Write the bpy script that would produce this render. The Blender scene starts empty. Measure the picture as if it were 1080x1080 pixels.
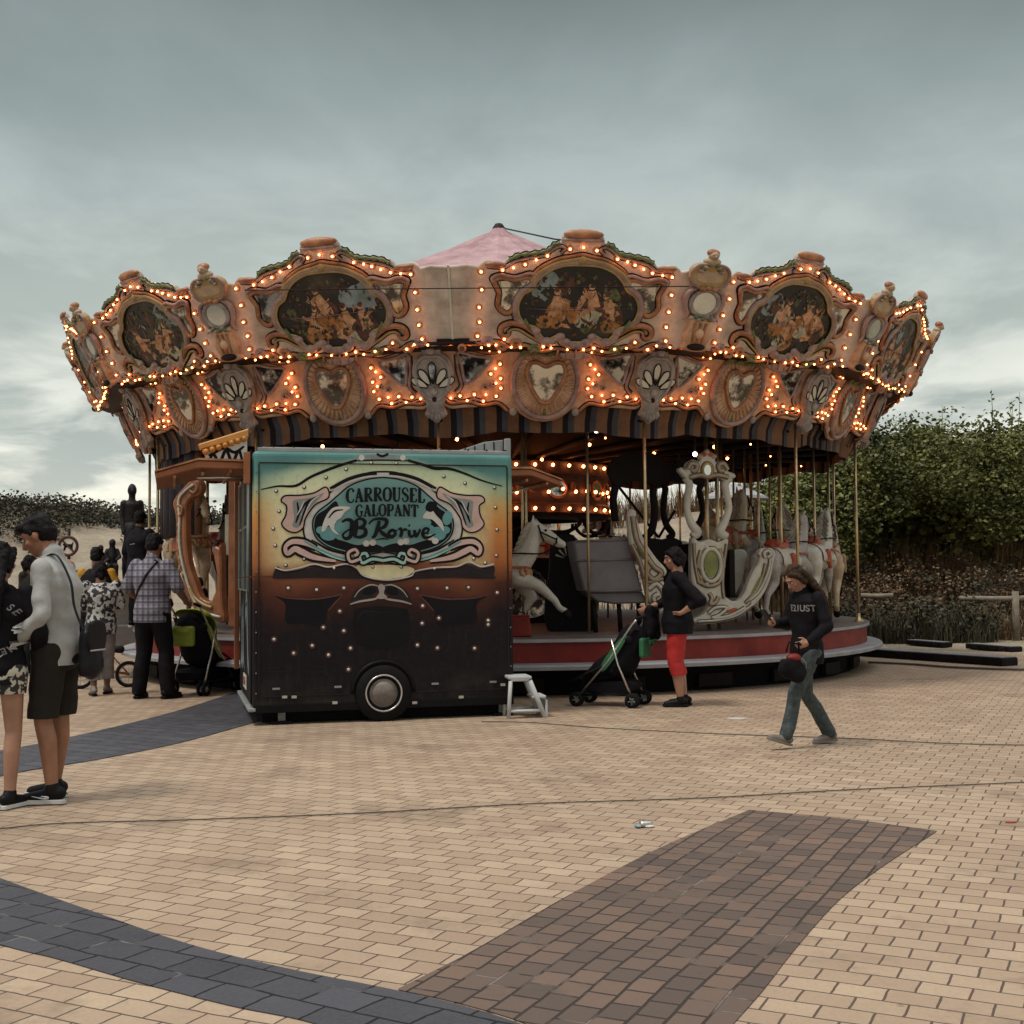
import bpy, bmesh, math, random
from mathutils import Vector, Matrix, noise, geometry
R = math.radians
PI = math.pi
V = Vector
sc = bpy.context.scene
COL = sc.collection

# ------------------------------------------------------------------ camera
F = 1330.0
CAMZ = 1.42
PITCH = math.atan(63.0/F)
ROLL = R(0.5)
FWD = V((0, math.cos(PITCH), math.sin(PITCH)))
_r0 = V((1, 0, 0)); _u0 = _r0.cross(FWD)
RT = _r0*math.cos(ROLL) - _u0*math.sin(ROLL)
UP = _u0*math.cos(ROLL) + _r0*math.sin(ROLL)
CAM = V((0, 0, CAMZ))
def ray(px, py): return FWD + RT*((px-540)/F) + UP*((540-py)/F)
def G(px, py, z=0.0):
    d = ray(px, py); t = (z-CAMZ)/d.z
    return CAM + d*t
def P(px, py, y):
    d = ray(px, py)
    return CAM + d*(y/d.y)
cd = bpy.data.cameras.new('camera'); cam = bpy.data.objects.new('camera', cd); COL.objects.link(cam)
cd.sensor_width = 36; cd.lens = 36*F/1080; cd.clip_end = 2000; cd.clip_start = 0.05
m = Matrix((RT, UP, -FWD)).transposed().to_4x4(); m.translation = CAM
cam.matrix_world = m
sc.camera = cam

# ------------------------------------------------------------------ materials
def lin(*c):
    return tuple((x/12.92 if x <= .04045 else ((x+.055)/1.055)**2.4) for x in c)
class NT:
    def __init__(s, name):
        s.m = bpy.data.materials.new(name); s.m.use_nodes = True
        s.t = s.m.node_tree; s.n = s.t.nodes; s.b = s.n['Principled BSDF']
    def add(s, typ, **kw):
        n = s.n.new(typ)
        for k, v in kw.items(): setattr(n, k, v)
        return n
    def link(s, a, b): s.t.links.new(a, b)
    def noise(s, vec, scale, detail=4, rough=.6):
        n = s.add('ShaderNodeTexNoise'); n.inputs['Scale'].default_value = scale
        n.inputs['Detail'].default_value = detail; n.inputs['Roughness'].default_value = rough
        if vec is not None: s.link(vec, n.inputs['Vector'])
        return n.outputs['Fac']
    def ramp(s, fac, stops, interp='LINEAR'):
        n = s.add('ShaderNodeValToRGB'); n.color_ramp.interpolation = interp
        e = n.color_ramp.elements
        while len(e) < len(stops): e.new(.5)
        for i, (p, c) in enumerate(stops):
            e[i].position = p; e[i].color = (*c, 1) if len(c) == 3 else c
        s.link(fac, n.inputs['Fac']); return n.outputs['Color']
    def math(s, op, a, b=None, c=None, clamp=False):
        n = s.add('ShaderNodeMath', operation=op); n.use_clamp = clamp
        for i, x in enumerate((a, b, c)):
            if x is None: continue
            if isinstance(x, (int, float)): n.inputs[i].default_value = x
            else: s.link(x, n.inputs[i])
        return n.outputs[0]
    def mix(s, fac, a, b, blend='MIX'):
        n = s.add('ShaderNodeMix', data_type='RGBA', blend_type=blend)
        for i, x in ((0, fac), (6, a), (7, b)):
            if isinstance(x, (int, float)): n.inputs[i].default_value = x
            elif isinstance(x, tuple): n.inputs[i].default_value = (*x, 1)
            else: s.link(x, n.inputs[i])
        return n.outputs[2]
    def bump(s, h, strength=.3, dist=.01):
        n = s.add('ShaderNodeBump'); n.inputs['Strength'].default_value = strength
        n.inputs['Distance'].default_value = dist
        s.link(h, n.inputs['Height']); s.link(n.outputs['Normal'], s.b.inputs['Normal'])
    def coord(s, kind='Object'):
        return s.add('ShaderNodeTexCoord').outputs[kind]
MATS = {}
def mat(name, col, rough=.6, var=.18, scale=6.0, bump=.12, bscale=None, metal=0.0, spec=.4, col2=None, island=0.0):
    if name in MATS: return MATS[name]
    if max(col) < .03 and metal == 0: spec = min(spec, .12)
    t = NT(name); co = t.coord()
    f = t.noise(co, scale, 5, .65)
    a = tuple(max(0, c*(1-var)) for c in col); b = tuple(min(1, c*(1+var)) for c in (col2 or col))
    c = t.ramp(f, [(.3, a), (.7, b)])
    if island:
        g = t.add('ShaderNodeNewGeometry').outputs['Random Per Island']
        k = t.math('MULTIPLY_ADD', g, 2*island, 1-island)
        hs = t.add('ShaderNodeHueSaturation'); t.link(c, hs.inputs['Color']); t.link(k, hs.inputs['Value']); c = hs.outputs[0]
    t.link(c, t.b.inputs['Base Color'])
    f2 = t.noise(co, (bscale or scale*6), 4, .6)
    r = t.math('MULTIPLY_ADD', f2, .3, rough-.15, clamp=True)
    t.link(r, t.b.inputs['Roughness'])
    t.b.inputs['Metallic'].default_value = metal
    t.b.inputs['Specular IOR Level'].default_value = spec
    if bump: t.bump(f2, bump, .01)
    MATS[name] = t.m
    return t.m
def painted_reflect(name, dark, pale, rough=.1):  # reflected dark figures and pale sky painted into the mirror colour as noise
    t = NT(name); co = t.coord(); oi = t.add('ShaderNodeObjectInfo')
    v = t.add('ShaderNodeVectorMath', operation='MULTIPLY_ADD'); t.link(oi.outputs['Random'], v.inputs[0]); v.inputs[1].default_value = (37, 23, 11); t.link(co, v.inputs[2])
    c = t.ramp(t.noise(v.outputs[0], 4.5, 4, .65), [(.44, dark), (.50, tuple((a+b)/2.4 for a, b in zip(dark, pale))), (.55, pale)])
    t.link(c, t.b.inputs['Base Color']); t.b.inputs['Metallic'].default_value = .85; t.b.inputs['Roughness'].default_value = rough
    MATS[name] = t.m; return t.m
def emit(name, col, strength):
    t = NT(name); t.b.inputs['Base Color'].default_value = (*col, 1)
    t.b.inputs['Emission Color'].default_value = (*col, 1); t.b.inputs['Emission Strength'].default_value = strength
    MATS[name] = t.m; return t.m

M_ = {}
def defm(k, *a, **kw): M_[k] = mat(k, *a, **kw)
defm('board_peach', (.42, .31, .24), .55, .3, 3.0, .2, 30, col2=(.52, .42, .35))
defm('board_orange', (.43, .20, .10), .5, .34, 4.0, .2, 30, col2=(.52, .33, .21))
defm('frame_mauve', (.26, .15, .14), .45, .3, 7, .2, 40, col2=(.34, .22, .19))
defm('frame_rust', (.30, .10, .045), .45, .35, 8, .2, 40, col2=(.38, .17, .08))
defm('frame_gold', (.36, .24, .09), .4, .3, 8, .2, 40)
defm('leaf_green', (.07, .12, .04), .5, .4, 10, .2, 40, col2=(.14, .14, .05))
defm('ornament_grey', (.20, .165, .155), .5, .35, 7, .25, 40, col2=(.30, .25, .22))
defm('dark_line', (.022, .012, .012), .55, .2, 9, .05)
defm('mirror_glass', (.62, .66, .62), .12, .12, 3, .0, 10, metal=.9)
defm('mirror_dim', (.10, .10, .10), .14, .9, 5, .0, 10, metal=.85, col2=(.36, .36, .34))
defm('petal_pale', (.55, .52, .42), .35, .12, 8, .05)
defm('bust_skin', (.42, .30, .20), .5, .2, 9, .15)
defm('dark_wood', (.011, .008, .008), .65, .3, 5, .15)
defm('ceiling_dark', (.006, .004, .004), .8, .3, 3, .15)
defm('red_paint', (.17, .014, .014), .5, .25, 2.2, .06, 20, spec=.25, col2=(.20, .025, .018))
defm('lip_white', (.30, .30, .315), .5, .22, 3, .1)
defm('deck_wood', (.13, .10, .09), .6, .3, 5, .15)
defm('skirt_black', (.006, .005, .006), .85, .3, 3, .1)
defm('brass', (.52, .40, .23), .32, .2, 5, .03, metal=.85)
defm('canopy_pink', (.36, .20, .22), .85, .2, 2.0, .1, 20, spec=.1, col2=(.43, .30, .31))
defm('horse_white', (.50, .48, .42), .28, .16, 5, .1, 30)
defm('horse_cream', (.44, .33, .22), .28, .2, 5, .1, 30)
defm('horse_grey', (.32, .29, .27), .28, .2, 5, .1, 30)
defm('saddle_red', (.34, .07, .035), .45, .4, 12, .1)
defm('saddle_tan', (.33, .22, .12), .45, .4, 16, .1)
defm('tack_black', (.009, .007, .008), .6, .2, 9, .05)
defm('carved_white', (.48, .45, .38), .45, .2, 5, .2, 28)
defm('carved_shade', (.34, .27, .19), .5, .3, 8, .2, 30)
defm('boat_grey', (.17, .15, .16), .5, .2, 3, .1)
defm('carved_orange', (.27, .10, .042), .45, .3, 6, .2, 30)
defm('mirror_green', (.16, .17, .06), .25, .4, 5, .0, metal=.4)
defm('bar_black', (.008, .007, .008), .45, .2, 6, .05)
defm('chrome', (.55, .53, .50), .3, .2, 6, .05, metal=.9)
defm('rubber', (.010, .009, .010), .75, .2, 8, .1)
defm('plastic_grey', (.46, .47, .47), .45, .12, 5, .06)
defm('timber_black', (.015, .012, .013), .8, .4, 5, .3)
defm('timber_top', (.20, .20, .21), .8, .3, 6, .3)
defm('wood_rail', (.20, .165, .125), .8, .3, 8, .3)
defm('bronze', (.010, .009, .010), .6, .4, 6, .2, metal=.3)
defm('stone', (.16, .15, .14), .8, .2, 6, .3)
defm('canvas_grey', (.05, .045, .055), .85, .25, 5, .2)
defm('cable', (.075, .06, .05), .6, .2, 5, .0)
M_['mirror_dim'] = painted_reflect('mirror_dim_reflect', (.018, .015, .016), (.50, .49, .45))
M_['mirror_pale_reflect'] = painted_reflect('mirror_pale_reflect', (.10, .09, .08), (.66, .64, .56))  # dark and pale blotches imitate what the glass would reflect
defm('drum_brown', (.06, .025, .016), .6, .4, 6, .2)
M_['bulb_glow'] = emit('bulb_glow', (1.0, .28, .075), 21.0)
M_['bulb_white'] = emit('bulb_white', (1.0, .72, .55), 9.0)

# ------------------------------------------------------------------ mesh building
def cr(pts, sub=5, closed=False):
    pts = [V(p) for p in pts]; n = len(pts); out = []
    rng = range(n if closed else n-1)
    for i in rng:
        if closed: p0, p1, p2, p3 = (pts[(i+k-1) % n] for k in range(4))
        else: p0, p1, p2, p3 = pts[max(i-1, 0)], pts[i], pts[i+1], pts[min(i+2, n-1)]
        for k in range(sub):
            t = k/sub
            out.append(.5*((2*p1)+(p2-p0)*t+(2*p0-5*p1+4*p2-p3)*t*t+(3*p1-p0-3*p2+p3)*t**3))
    if not closed: out.append(pts[-1].copy())
    return out
def crv(vals, sub=5, closed=False):
    n = len(vals); out = []
    for i in range(n if closed else n-1):
        a, b = vals[i], vals[(i+1) % n]
        for k in range(sub): out.append(a+(b-a)*k/sub)
    if not closed: out.append(vals[-1])
    return out
def area2(p): return .5*sum(p[i][0]*p[(i+1) % len(p)][1]-p[(i+1) % len(p)][0]*p[i][1] for i in range(len(p)))
def inset2(poly, d):
    n = len(poly); out = []
    for i in range(n):
        a, b, c = V(poly[i-1]).to_2d(), V(poly[i]).to_2d(), V(poly[(i+1) % n]).to_2d()
        e1 = (b-a); e2 = (c-b)
        if e1.length < 1e-9 or e2.length < 1e-9: out.append(b); continue
        e1.normalize(); e2.normalize()
        nn = V((-e1.y, e1.x))+V((-e2.y, e2.x))
        L = nn.length
        if L < .3: nn = V((-e1.y, e1.x)); L = 1
        nn = nn/L
        k = max(.45, nn.dot(V((-e1.y, e1.x))))
        out.append(b+nn*(d/k))
    return out
class MB:
    def __init__(s): s.v = []; s.f = []; s.mi = []; s.mats = []; s.sm = []
    def mid(s, m):
        m = M_[m] if isinstance(m, str) else m
        if m not in s.mats: s.mats.append(m)
        return s.mats.index(m)
    def raw(s, verts, faces, m, M=None, smooth=False):
        o = len(s.v); k = s.mid(m)
        s.v += [tuple(M @ V(p)) if M else tuple(p) for p in verts]
        for f in faces: s.f.append([o+i for i in f]); s.mi.append(k); s.sm.append(smooth)
    def box(s, c, d, m, M=None, ch=0.0):
        x, y, z = (q/2 for q in d); c = V(c)
        if ch <= 0:
            vs = [c+V((a*x, b*y, e*z)) for a in (-1, 1) for b in (-1, 1) for e in (-1, 1)]
            fs = [(0, 1, 3, 2), (4, 6, 7, 5), (0, 4, 5, 1), (2, 3, 7, 6), (0, 2, 6, 4), (1, 5, 7, 3)]
            s.raw(vs, fs, m, M); return
        bm = bmesh.new(); bmesh.ops.create_cube(bm, size=1)
        for q in bm.verts: q.co = V((q.co.x*2*x, q.co.y*2*y, q.co.z*2*z))+c
        bmesh.ops.bevel(bm, geom=bm.edges[:], offset=ch, segments=2, profile=.6, affect='EDGES')
        bm.verts.index_update()
        s.raw([q.co.copy() for q in bm.verts], [[q.index for q in f.verts] for f in bm.faces], m, M); bm.free()
    def prism(s, poly, w0, w1, m, M=None, ch=0.0, smooth=False, back=True, mside=None):
        poly = [V(p).to_2d() for p in poly]
        q = []
        for p in poly:
            if not q or (p-q[-1]).length > 1e-5: q.append(p)
        if (q[0]-q[-1]).length < 1e-5: q.pop()
        poly = q
        if area2(poly) < 0: poly.reverse()
        n = len(poly); top = inset2(poly, ch) if ch else poly
        vs = [V((p.x, p.y, w0)) for p in poly]
        fs = []
        if ch:
            vs += [V((p.x, p.y, w1-ch*.8)) for p in poly]+[V((p.x, p.y, w1)) for p in top]
            for a in (0, n):
                fs += [(a+i, a+(i+1) % n, a+n+(i+1) % n, a+n+i) for i in range(n)]
            lastrow = 2*n
        else:
            vs += [V((p.x, p.y, w1)) for p in poly]
            fs += [(i, (i+1) % n, n+(i+1) % n, n+i) for i in range(n)]
            lastrow = n
        s.raw(vs, fs, mside or m, M, smooth)
        tri = geometry.tessellate_polygon([[V((p.x, p.y, 0)) for p in top]])
        tv = [V((p.x, p.y, w1)) for p in top]
        s.raw(tv, [t if (tv[t[1]]-tv[t[0]]).cross(tv[t[2]]-tv[t[0]]).z > 0 else t[::-1] for t in tri], m, M)
        if back:
            tv = [V((p.x, p.y, w0)) for p in poly]
            tri = geometry.tessellate_polygon([[V((p.x, p.y, 0)) for p in poly]])
            s.raw(tv, [t if (tv[t[1]]-tv[t[0]]).cross(tv[t[2]]-tv[t[0]]).z < 0 else t[::-1] for t in tri], m, M)
    def tube(s, path, rad, m, n=8, M=None, closed=False, flat=1.0, up=None, smooth=True, cap=True):
        path = [V(p) for p in path]; N = len(path)
        if isinstance(rad, (int, float)): rad = [rad]*N
        T = []
        for i in range(N):
            a = path[i-1] if (i or closed) else path[0]; b = path[(i+1) % N] if (i < N-1 or closed) else path[-1]
            t = b-a; T.append(t.normalized() if t.length > 1e-9 else V((0, 0, 1)))
        if up is None:
            up = V((0, 0, 1)) if abs(T[0].z) < .9 else V((1, 0, 0))
            fixed = False
        else: up = V(up); fixed = True
        vs = []; x = None
        for i in range(N):
            t = T[i]
            if fixed or x is None:
                x = up.cross(t)
                x = x.normalized() if x.length > 1e-6 else V((1, 0, 0))
            else:
                x = x-t*x.dot(t); x = x.normalized() if x.length > 1e-6 else t.orthogonal().normalized()
            y = t.cross(x)
            for k in range(n):
                a = 2*PI*k/n
                vs.append(path[i]+x*(math.cos(a)*rad[i])+y*(math.sin(a)*rad[i]*flat))
        fs = []
        for i in range(N if closed else N-1):
            j = (i+1) % N
            fs += [(i*n+k, i*n+(k+1) % n, j*n+(k+1) % n, j*n+k) for k in range(n)]
        if cap and not closed:
            fs.append(tuple(range(n-1, -1, -1))); fs.append(tuple((N-1)*n+k for k in range(n)))
        s.raw(vs, fs, m, M, smooth)
    def lathe(s, prof, m, n=24, M=None, smooth=True, a0=0, a1=2*PI):
        full = abs(a1-a0-2*PI) < 1e-6; k = n if full else n+1
        vs = [V((r*math.cos(a0+(a1-a0)*i/n), r*math.sin(a0+(a1-a0)*i/n), z)) for r, z in prof for i in range(k)]
        fs = []
        for j in range(len(prof)-1):
            for i in range(n):
                i2 = (i+1) % k
                fs.append((j*k+i, j*k+i2, (j+1)*k+i2, (j+1)*k+i))
        s.raw(vs, fs, m, M, smooth)
    def ell(s, c, r, m, M=None, rot=None, nu=14, nv=9):
        if isinstance(r, (int, float)): r = (r, r, r)
        c = V(c); vs = []; fs = []
        for j in range(nv+1):
            b = PI*j/nv-PI/2
            for i in range(nu):
                a = 2*PI*i/nu
                p = V((r[0]*math.cos(b)*math.cos(a), r[1]*math.cos(b)*math.sin(a), r[2]*math.sin(b)))
                if rot is not None: p = rot @ p
                vs.append(c+p)
        for j in range(nv):
            for i in range(nu):
                fs.append((j*nu+i, j*nu+(i+1) % nu, (j+1)*nu+(i+1) % nu, (j+1)*nu+i))
        s.raw(vs, fs, m, M, True)
    def cap(s, a, b, ra, rb, m, n=12, M=None):
        a, b = V(a), V(b); d = b-a; L = d.length
        if L < 1e-6: s.ell(a, max(ra, rb), m, M); return
        d = d/L; path = []; rad = []
        for k in range(5):
            t = PI/2*(k/4); path.append(a-d*ra*math.cos(t)); rad.append(max(ra*math.sin(t), ra*.02))
        for k in range(5):
            t = PI/2*(k/4); path.append(b+d*rb*math.sin(t)); rad.append(max(rb*math.cos(t), rb*.02))
        s.tube(path, rad, m, n, M)
    def chain(s, pts, rads, m, n=12, M=None):
        for i in range(len(pts)-1): s.cap(pts[i], pts[i+1], rads[i], rads[i+1], m, n, M)
    def ribbon(s, pts, w, m, w0, w1, M=None, sub=5, smoothpts=True, closed=False):
        """flat painted or carved stroke in the local xy plane"""
        if isinstance(w, (int, float)): w = [w]*len(pts)
        if smoothpts: p = cr([(*V(q).to_2d(), 0) for q in pts], sub, closed); ww = crv(w, sub, closed)
        else: p = [V((q[0], q[1], 0)) for q in pts]; ww = w
        N = len(p); L = []; Rr = []
        for i in range(N):
            a = p[i-1] if (i or closed) else p[0]; b = p[(i+1) % N] if (i < N-1 or closed) else p[-1]
            t = (b-a); t = t.normalized() if t.length > 1e-9 else V((1, 0, 0))
            nn = V((-t.y, t.x, 0))
            L.append(p[i]+nn*ww[i]/2); Rr.append(p[i]-nn*ww[i]/2)
        vs = []; fs = []
        for i in range(N):
            vs += [V((L[i].x, L[i].y, w1)), V((Rr[i].x, Rr[i].y, w1)), V((L[i].x, L[i].y, w0)), V((Rr[i].x, Rr[i].y, w0))]
        for i in range(N if closed else N-1):
            a = 4*i; b = 4*((i+1) % N)
            fs += [(a, a+1, b+1, b), (a+2, a, b, b+2), (a+1, a+3, b+3, b+1)]
        s.raw(vs, fs, m, M)
    def mesh(s, name):
        me = bpy.data.meshes.new(name); me.from_pydata(s.v, [], s.f)
        for q in s.mats: me.materials.append(q)
        me.polygons.foreach_set('material_index', s.mi)
        me.polygons.foreach_set('use_smooth', s.sm)
        me.validate(); me.update()
        return me
def props(o, label=None, cat=None, group=None, kind=None):
    if label: o['label'] = label
    if cat: o['category'] = cat
    if group: o['group'] = group
    if kind: o['kind'] = kind
    return o
def link(name, data, parent=None, mx=None, **kw):
    o = bpy.data.objects.new(name, data); COL.objects.link(o)
    if parent is not None: o.parent = parent
    if mx is not None: o.matrix_local = mx
    return props(o, **kw)
def build(mb, name, parent=None, mx=None, **kw): return link(name, mb.mesh(name), parent, mx, **kw)
def thing(name, label, cat, loc=(0, 0, 0), rz=0.0, group=None):
    o = bpy.data.objects.new(name, None); COL.objects.link(o); o.empty_display_size = .1
    o.matrix_local = Matrix.Translation(V(loc)) @ Matrix.Rotation(rz, 4, 'Z')
    return props(o, label, cat, group)
def organic(mb, name, parent=None, voxel=.01, smooth=4, jitter=0.0, jscale=9.0, mx=None, fac=.5, cutz=None, **kw):
    """weld overlapping volumes into one continuous smooth surface"""
    me = mb.mesh(name); o = bpy.data.objects.new(name+'_tmp', me); COL.objects.link(o)
    md = o.modifiers.new('r', 'REMESH'); md.mode = 'VOXEL'; md.voxel_size = voxel; md.use_smooth_shade = True
    if smooth:
        m2 = o.modifiers.new('s', 'SMOOTH'); m2.factor = fac; m2.iterations = smooth
    dg = bpy.context.evaluated_depsgraph_get()
    new = bpy.data.meshes.new_from_object(o.evaluated_get(dg)); new.name = name
    bpy.data.objects.remove(o)
    new.materials.clear(); new.materials.append(mb.mats[0])
    if jitter:
        nn = [v.normal.copy() for v in new.vertices]
        for v, n_ in zip(new.vertices, nn):
            q = v.co*jscale
            v.co += n_*jitter*(noise.noise(q)+.4*noise.noise(V((q.x*1.6+q.z, q.y*1.6, q.z*1.7))+V((5, 1, 2))))
    if cutz is not None:          # a clean cut hem
        bm = bmesh.new(); bm.from_mesh(new)
        bmesh.ops.bisect_plane(bm, geom=bm.verts[:]+bm.edges[:]+bm.faces[:], plane_co=(0, 0, cutz), plane_no=(0, 0, -1), clear_outer=True)
        bm.to_mesh(new); bm.free()
    for p in new.polygons: p.use_smooth = True
    new.update()
    return link(name, new, parent, mx, **kw)
# ------------------------------------------------------------------ sky and light
w = bpy.data.worlds.new('World'); sc.world = w; w.use_nodes = True
nt = w.node_tree; nt.nodes.clear()
def wn(t, **k):
    n = nt.nodes.new(t)
    for a, b in k.items(): setattr(n, a, b)
    return n
SUN_EL, SUN_AZ = R(64), R(235)
out = wn('ShaderNodeOutputWorld'); bg = wn('ShaderNodeBackground'); bg2 = wn('ShaderNodeBackground'); addn = wn('ShaderNodeAddShader')
sky = wn('ShaderNodeTexSky', sky_type='NISHITA'); sky.sun_disc = False; sky.sun_elevation = SUN_EL; sky.sun_rotation = SUN_AZ
nt.links.new(sky.outputs[0], bg.inputs[0]); bg.inputs[1].default_value = .006
tc = wn('ShaderNodeTexCoord'); sep = wn('ShaderNodeSeparateXYZ'); nt.links.new(tc.outputs['Generated'], sep.inputs[0])
# cloud layers: direction divided by height gives a flat cloud deck in perspective
def wm(op, a, b=None, c=None, clamp=False):
    n = wn('ShaderNodeMath', operation=op); n.use_clamp = clamp
    for i, x in enumerate((a, b, c)):
        if x is None: continue
        if isinstance(x, (int, float)): n.inputs[i].default_value = x
        else: nt.links.new(x, n.inputs[i])
    return n.outputs[0]
zc = wm('ADD', wm('MAXIMUM', sep.outputs[2], 0.0), .16)
cx = wm('DIVIDE', sep.outputs[0], zc); cy = wm('DIVIDE', sep.outputs[1], zc)
cmb = wn('ShaderNodeCombineXYZ'); nt.links.new(cx, cmb.inputs[0]); nt.links.new(cy, cmb.inputs[1])
def wnoise(scale, detail, rough, off, vec=None):
    mp = wn('ShaderNodeMapping'); mp.inputs['Location'].default_value = off; mp.inputs['Scale'].default_value = (1, .8, 1)
    nt.links.new(vec or cmb.outputs[0], mp.inputs[0])
    n = wn('ShaderNodeTexNoise'); n.inputs['Scale'].default_value = scale; n.inputs['Detail'].default_value = detail
    n.inputs['Roughness'].default_value = rough; n.inputs['Distortion'].default_value = .3
    nt.links.new(mp.outputs[0], n.inputs['Vector']); return n.outputs['Fac']
n1 = wnoise(.9, 6, .55, (3.1, 1.7, 0)); n2 = wnoise(2.6, 7, .55, (7.3, .4, 2))
def wramp(f, st):
    n = wn('ShaderNodeValToRGB'); e = n.color_ramp.elements
    while len(e) < len(st): e.new(.5)
    for i, (p, c) in enumerate(st): e[i].position = p; e[i].color = (*c, 1)
    nt.links.new(f, n.inputs[0]); return n.outputs[0]
zz = wm('ADD', sep.outputs[2], wm('ADD', wm('MULTIPLY', wm('SUBTRACT', n1, .5), .20), wm('MULTIPLY', wm('SUBTRACT', n2, .5), .10)))
base = wramp(wm('MAXIMUM', zz, 0), [(0.0, (1.0, .97, .80)), (.05, (.98, .96, .82)), (.11, (.82, .84, .75)), (.20, (.58, .63, .575)), (.29, (.43, .495, .482)), (.37, (.275, .325, .32)), (.44, (.17, .20, .195)), (.52, (.13, .15, .15)), (.68, (.85, .85, .82)), (.84, (1.4, 1.42, 1.38))])
# broken grey banks low on the horizon
bank = wm('MULTIPLY', wramp(n2, [(.40, (0, 0, 0)), (.58, (1, 1, 1))]), wramp(sep.outputs[2], [(.0, (.1, .1, .1)), (.05, (.7, .7, .7)), (.12, (.85, .85, .85)), (.20, (.55, .55, .55)), (.32, (.35, .35, .35)), (.45, (.2, .2, .2))]))
mx = wn('ShaderNodeMix', data_type='RGBA'); nt.links.new(wm('MULTIPLY', bank, .85), mx.inputs[0]); nt.links.new(base, mx.inputs[6]); mx.inputs[7].default_value = (.28, .335, .32, 1)
nt.links.new(mx.outputs[2], bg2.inputs[0]); bg2.inputs[1].default_value = 1.0
nt.links.new(bg.outputs[0], addn.inputs[0]); nt.links.new(bg2.outputs[0], addn.inputs[1]); nt.links.new(addn.outputs[0], out.inputs[0])
sl = bpy.data.lights.new('sun', 'SUN'); sl.energy = 1.9; sl.angle = R(10); sl.color = (1, .94, .84)
so = link('sun', sl); so.rotation_euler = (R(90)-SUN_EL, 0, R(180)-SUN_AZ)
# sun direction: from azimuth measured clockwise from +Y
sd = V((math.sin(SUN_AZ)*math.cos(SUN_EL), math.cos(SUN_AZ)*math.cos(SUN_EL), math.sin(SUN_EL)))
so.rotation_euler = (-sd).to_track_quat('-Z', 'Y').to_euler()
sc.view_settings.view_transform = 'Standard'; sc.view_settings.look = 'None'; sc.view_settings.exposure = 0.0; sc.view_settings.gamma = 1
sc.render.engine = 'CYCLES'; sc.cycles.use_denoising = True; sc.cycles.max_bounces = 6
sc.cycles.sample_clamp_indirect = 4

# ------------------------------------------------------------------ ground
def paver(name, c1, c2, mortar, bw, bh, rot, ms=.008, dirt=(.2, .15, .11), bump=.6, off=.5, wob=.012, pale=None, msm=.35):
    t = NT(name); co = t.coord()
    wv = t.add('ShaderNodeTexNoise'); wv.inputs['Scale'].default_value = 1.3; t.link(co, wv.inputs['Vector'])
    wv2 = t.add('ShaderNodeTexNoise'); wv2.inputs['Scale'].default_value = 14; t.link(co, wv2.inputs['Vector'])
    def warp(src, nz, k):
        a = t.add('ShaderNodeVectorMath', operation='SUBTRACT'); t.link(nz.outputs['Color'], a.inputs[0]); a.inputs[1].default_value = (.5, .5, .5)
        b = t.add('ShaderNodeVectorMath', operation='MULTIPLY_ADD'); t.link(a.outputs[0], b.inputs[0]); b.inputs[1].default_value = (k, k, 0); t.link(src, b.inputs[2])
        return b.outputs[0]
    v = warp(warp(co, wv, wob*3), wv2, wob*.6)
    mp = t.add('ShaderNodeMapping'); mp.inputs['Rotation'].default_value = (0, 0, -rot); t.link(v, mp.inputs[0])
    b = t.add('ShaderNodeTexBrick'); t.link(mp.outputs[0], b.inputs['Vector']); b.offset = off
    b.inputs['Scale'].default_value = 1; b.inputs['Brick Width'].default_value = bw; b.inputs['Row Height'].default_value = bh
    b.inputs['Mortar Size'].default_value = ms; b.inputs['Mortar Smooth'].default_value = msm; b.inputs['Bias'].default_value = 0
    b.inputs['Color1'].default_value = (0, 0, 0, 1); b.inputs['Color2'].default_value = (1, 1, 1, 1); b.inputs['Mortar'].default_value = (.5, .5, .5, 1)
    per = t.ramp(b.outputs['Color'], [(0, c1), (.55, tuple((x+y)/2 for x, y in zip(c1, c2))), (1, c2)])
    big = t.noise(co, .35, 4, .6); mid = t.noise(co, 2.2, 5, .7); fine = t.noise(co, 60, 4, .7)
    c = t.mix(t.ramp(big, [(.35, (0, 0, 0)), (.75, (.38, .38, .38))]), per, dirt)
    st_ = t.noise(co, .9, 6, .75)
    c = t.mix(t.ramp(st_, [(.54, (0, 0, 0)), (.66, (.5, .5, .5))]), c, tuple(x*.62 for x in dirt))
    sp_ = t.noise(co, 9, 3, .5)
    c = t.mix(t.ramp(sp_, [(.70, (0, 0, 0)), (.76, (.6, .6, .6))]), c, tuple(x*.4 for x in dirt))
    c = t.mix(t.ramp(mid, [(.45, (0, 0, 0)), (.8, (.30, .30, .30))]), c, dirt)
    c = t.mix(t.ramp(fine, [(.3, (.25, .25, .25)), (.6, (0, 0, 0))]), c, dirt)
    mo = mortar
    if pale:
        mo = t.mix(t.ramp(t.noise(co, 3.5, 3, .6), [(.55, (0, 0, 0)), (.66, (1, 1, 1))]), mortar, pale)
    c = t.mix(b.outputs['Fac'], c, mo)
    t.link(c, t.b.inputs['Base Color'])
    t.link(t.math('MULTIPLY_ADD', fine, .25, .62), t.b.inputs['Roughness']); t.b.inputs['Specular IOR Level'].default_value = .3
    # each stone sits a touch higher or lower
    h = t.math('ADD', t.math('MULTIPLY', b.outputs['Fac'], -1.0), t.math('MULTIPLY', fine, .25))
    h = t.math('ADD', h, t.math('MULTIPLY', b.outputs['Color'], .35))
    t.bump(h, bump, .012)
    return t.m
M_['paving_tan'] = paver('paving_tan', (.36, .258, .180), (.475, .36, .252), (.095, .064, .05), .170, .127, R(-26), .0048, dirt=(.20, .135, .10), wob=.014)
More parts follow.
